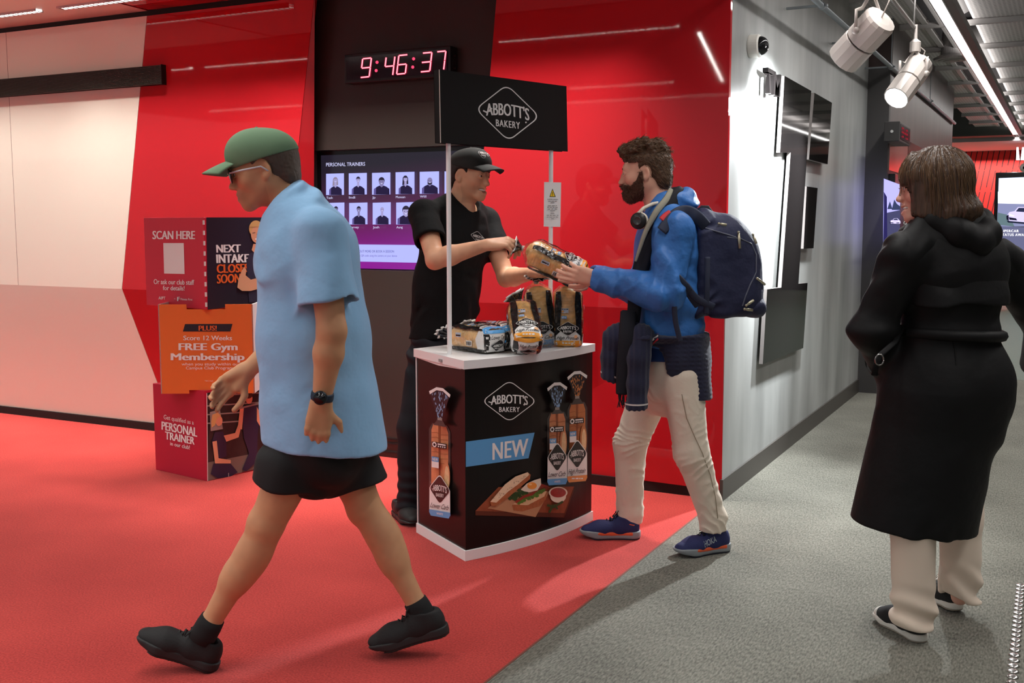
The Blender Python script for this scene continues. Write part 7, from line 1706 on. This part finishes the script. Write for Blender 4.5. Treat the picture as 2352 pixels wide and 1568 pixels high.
# coat
m_coat = mat('coat_black', (.0065, .0065, .0070), .6, spec=.22, bump=(.5, .010, 11))
s = SDF()
s.econe(on - UP * .06, och, .150, .205, fO, .72, k=.05); s.econe(och, obl, .205, .172, fO, .80, k=.05)
s.cone(on - UP * .03, sL - UP * .0, .070, .074, k=.05); s.cone(on - UP * .03, sR, .070, .074, k=.05)
for a, e, w_ in ((sL, eL, wL), (sR, eR, wR)):
    q = SDF(); ax = unit(w_ - e); q.cone(a, e, .078, .066, k=.03); q.cone(e, w_ + ax * .05, .068, .064, k=.04); q.plane(w_ + ax * .02, ax, .004); q.cone(w_ - ax * .01, w_ + ax * .06, .054, .058, k=.003, op='s'); s.fn(q.ev, .03)
# skirt of the coat, flaring and swinging to the left
c1, c2, c3 = at(2178, 770, DO), at(2168, 890, DO), at(2098, 1205, DO + .02)
s.econe(c1, c2, .170, .222, fO, .80, k=.03); s.econe(c2, c3, .222, .235, fO, .84, k=.05)
s.cone(at(2240, 880, DO - .02), at(2238, 960, DO - .02), .12, .10, k=.08)
s.plane(c3 + UP * .0, unit(-UP + RIGHT * -.10), .006); s.econe(c3 + UP * .07, c3 - UP * .1, .175, .20, fO, .80, k=.004, op='s')
s.disp(folds(.006, 20, dirv(1, 0, .15), 51)); s.disp(folds(.004, 48, dirv(.6, .2, .8), 6))
s.disp(lambda P: -f32(.010) * np.exp(-((P[:, 2] - f32(float(obl[2]))) / f32(.028)) ** 2))
coat = s.obj('coat', .0050, m_coat, pO, ptsO.min(0) - np.array([.25, .25, 0]), ptsO.max(0) + np.array([.2, .2, -.12]))
csf = mesh_surf(coat)
# storm flap, hood, belt and vent
s = SDF(); s.econe(on - UP * .08, at(2180, 690, DO), .18, .216, fO, .82, k=.05); s.cone(on - UP * .05, sL + UP * .005, .078, .080, k=.05); s.cone(on - UP * .05, sR + UP * .005, .078, .080, k=.05); s.plane(at(2180, 694, DO), (0, 0, -1), .004); s.plane(on - fO * .02, fO, .01)
s.disp(folds(.007, 34, dirv(.9, 0, .5), 16)); s.obj('storm_flap', .0045, m_coat, coat, on - .42, on + .35)
s = SDF(); h0 = on - fO * .05 - UP * .002
s.chain([on + fO * .09 + lO * .085 - UP * .035, h0 + lO * .105 + UP * .012, h0 + lO * .06 - fO * .065 - UP * .030, h0 - fO * .085 - UP * .055, h0 - lO * .06 - fO * .065 - UP * .030, h0 - lO * .105 + UP * .012, on + fO * .09 - lO * .085 - UP * .035], [.034, .044, .050, .052, .050, .044, .034], k=.04)
s.cone(oO - UP * .10 + fO * .0, oO - UP * .02, .07, .09, k=.01, op='s'); s.disp(folds(.007, 44, dirv(.7, 0, .7), 27)); s.obj('hood', .0045, m_coat, coat, on - .3, on + .3)
bl = MB(); cb = at(2180, 764, DO)
ring_ = [cb + (lO * math.cos(t) * .186 + fO * math.sin(t) * .158) + UP * (.010 * math.cos(t)) for t in np.linspace(0, 2 * math.pi, 41)]
bl.tube(ring_, .020, 8, flat=((0, 0, 1), 1.0), caps=False); V = np.array(bl.v); bl.v = [tuple(v) for v in V]; bl.obj('belt', m_coat, coat, sm=True)
b = MB(); pts = [csf(2075, 752, .010), csf(2050, 780, .012), at(2022, 815, DO - .22), at(2012, 838, DO - .21), at(2008, 862, DO - .21)]; b.tube(pts, .010, 8, flat=(unit(CAM - pts[2]), .3)); b.obj('belt_end', m_coat, coat, sm=True)
b = MB(); c = at(2020, 826, DO - .222); b.tube([c + RIGHT * .014 * math.cos(t) + UP * .018 * math.sin(t) for t in np.linspace(0, 6.283, 17)], .003, 6); b.obj('buckle', mat('buckle_metal', (.35, .34, .33), .25, metal=1), coat, sm=True)
pr = Print(); m_slit = mat('coat_seam', (.002, .002, .002), .9); pr.polys(m_slit, stroke([(2188, 772), (2193, 800), (2197, 838)], 3)); pr.obj('vent_seam', csf, coat, lift=.002)
ax = unit(wL - eL); b = MB(); cc = wL - ax * .03; b.tube([cc - ax * .012, cc + ax * .012], .0735, 24, caps=False); b.obj('cuff_strap', m_coat, coat, sm=True)
# trousers and canvas shoes
m_lin = mat('trousers_cream', lin((226, 208, 190)), .85, bump=(.15, .001, 300), sheen=.1)
s = SDF(); s.econe(ohp, ohp - UP * .12, .14, .15, fO, .75, k=.05)
for a, b_, c in ((hL, kL, aL), (hR, kR, aR)): s.cone(a, b_, .092, .074, k=.04); s.cone(b_, c - UP * .005, .074, .073, k=.03)
s.fn(lambda P: np.where((P - ((aL + aR) / 2).astype(f32)) @ fO.astype(f32) < 0, f32(float(aL[2]) - .010), f32(float(aR[2]) + .010)) - P[:, 2], .006, 'i')
s.disp(folds(.004, 26, dirv(1, 0, .3), 61)); s.disp(lambda P: -f32(.009) * np.sin((P @ dirv(.5, 0, 1).astype(f32)) * f32(75) + vnoise(P, 8, 2) * 3) * np.clip((f32(float(aL[2]) + .16) - P[:, 2]) / f32(.12), 0, 1) * ((P - aL.astype(f32)) @ fO.astype(f32) < .15))
s.obj('trousers', .0048, m_lin, pO, np.minimum(aL, aR) - np.array([.2, .2, .1]), np.maximum(hL, hR) + .22)
stO = dict(mid=mat('canvas_white_rubber', lin((226, 222, 214)), .5), out=mat('canvas_outsole', lin((150, 140, 126)), .6), upper=mat('canvas_black', (.014, .014, .015), .85, bump=(.3, .001, 300)), lace=mat('canvas_lace', lin((220, 216, 208)), .8), stripe=None, stack=.032, collar=.080, rocker=.006, toecap=mat('canvas_white_rubber', lin((226, 222, 214)), .5))
hl = on_z(2122, 1478); tl = on_z(2040, 1430); tl = hl + unit(tl - hl) * .265; sneaker(pO, hl, tl, UP, stO, L=.265, wd=.100)
hr = on_z(2204, 1410); tr = hr + dirv(-.25, .97) * .265; hr = hr + UP * .01; sneaker(pO, hr, tr, UP, stO, L=.265, wd=.098)
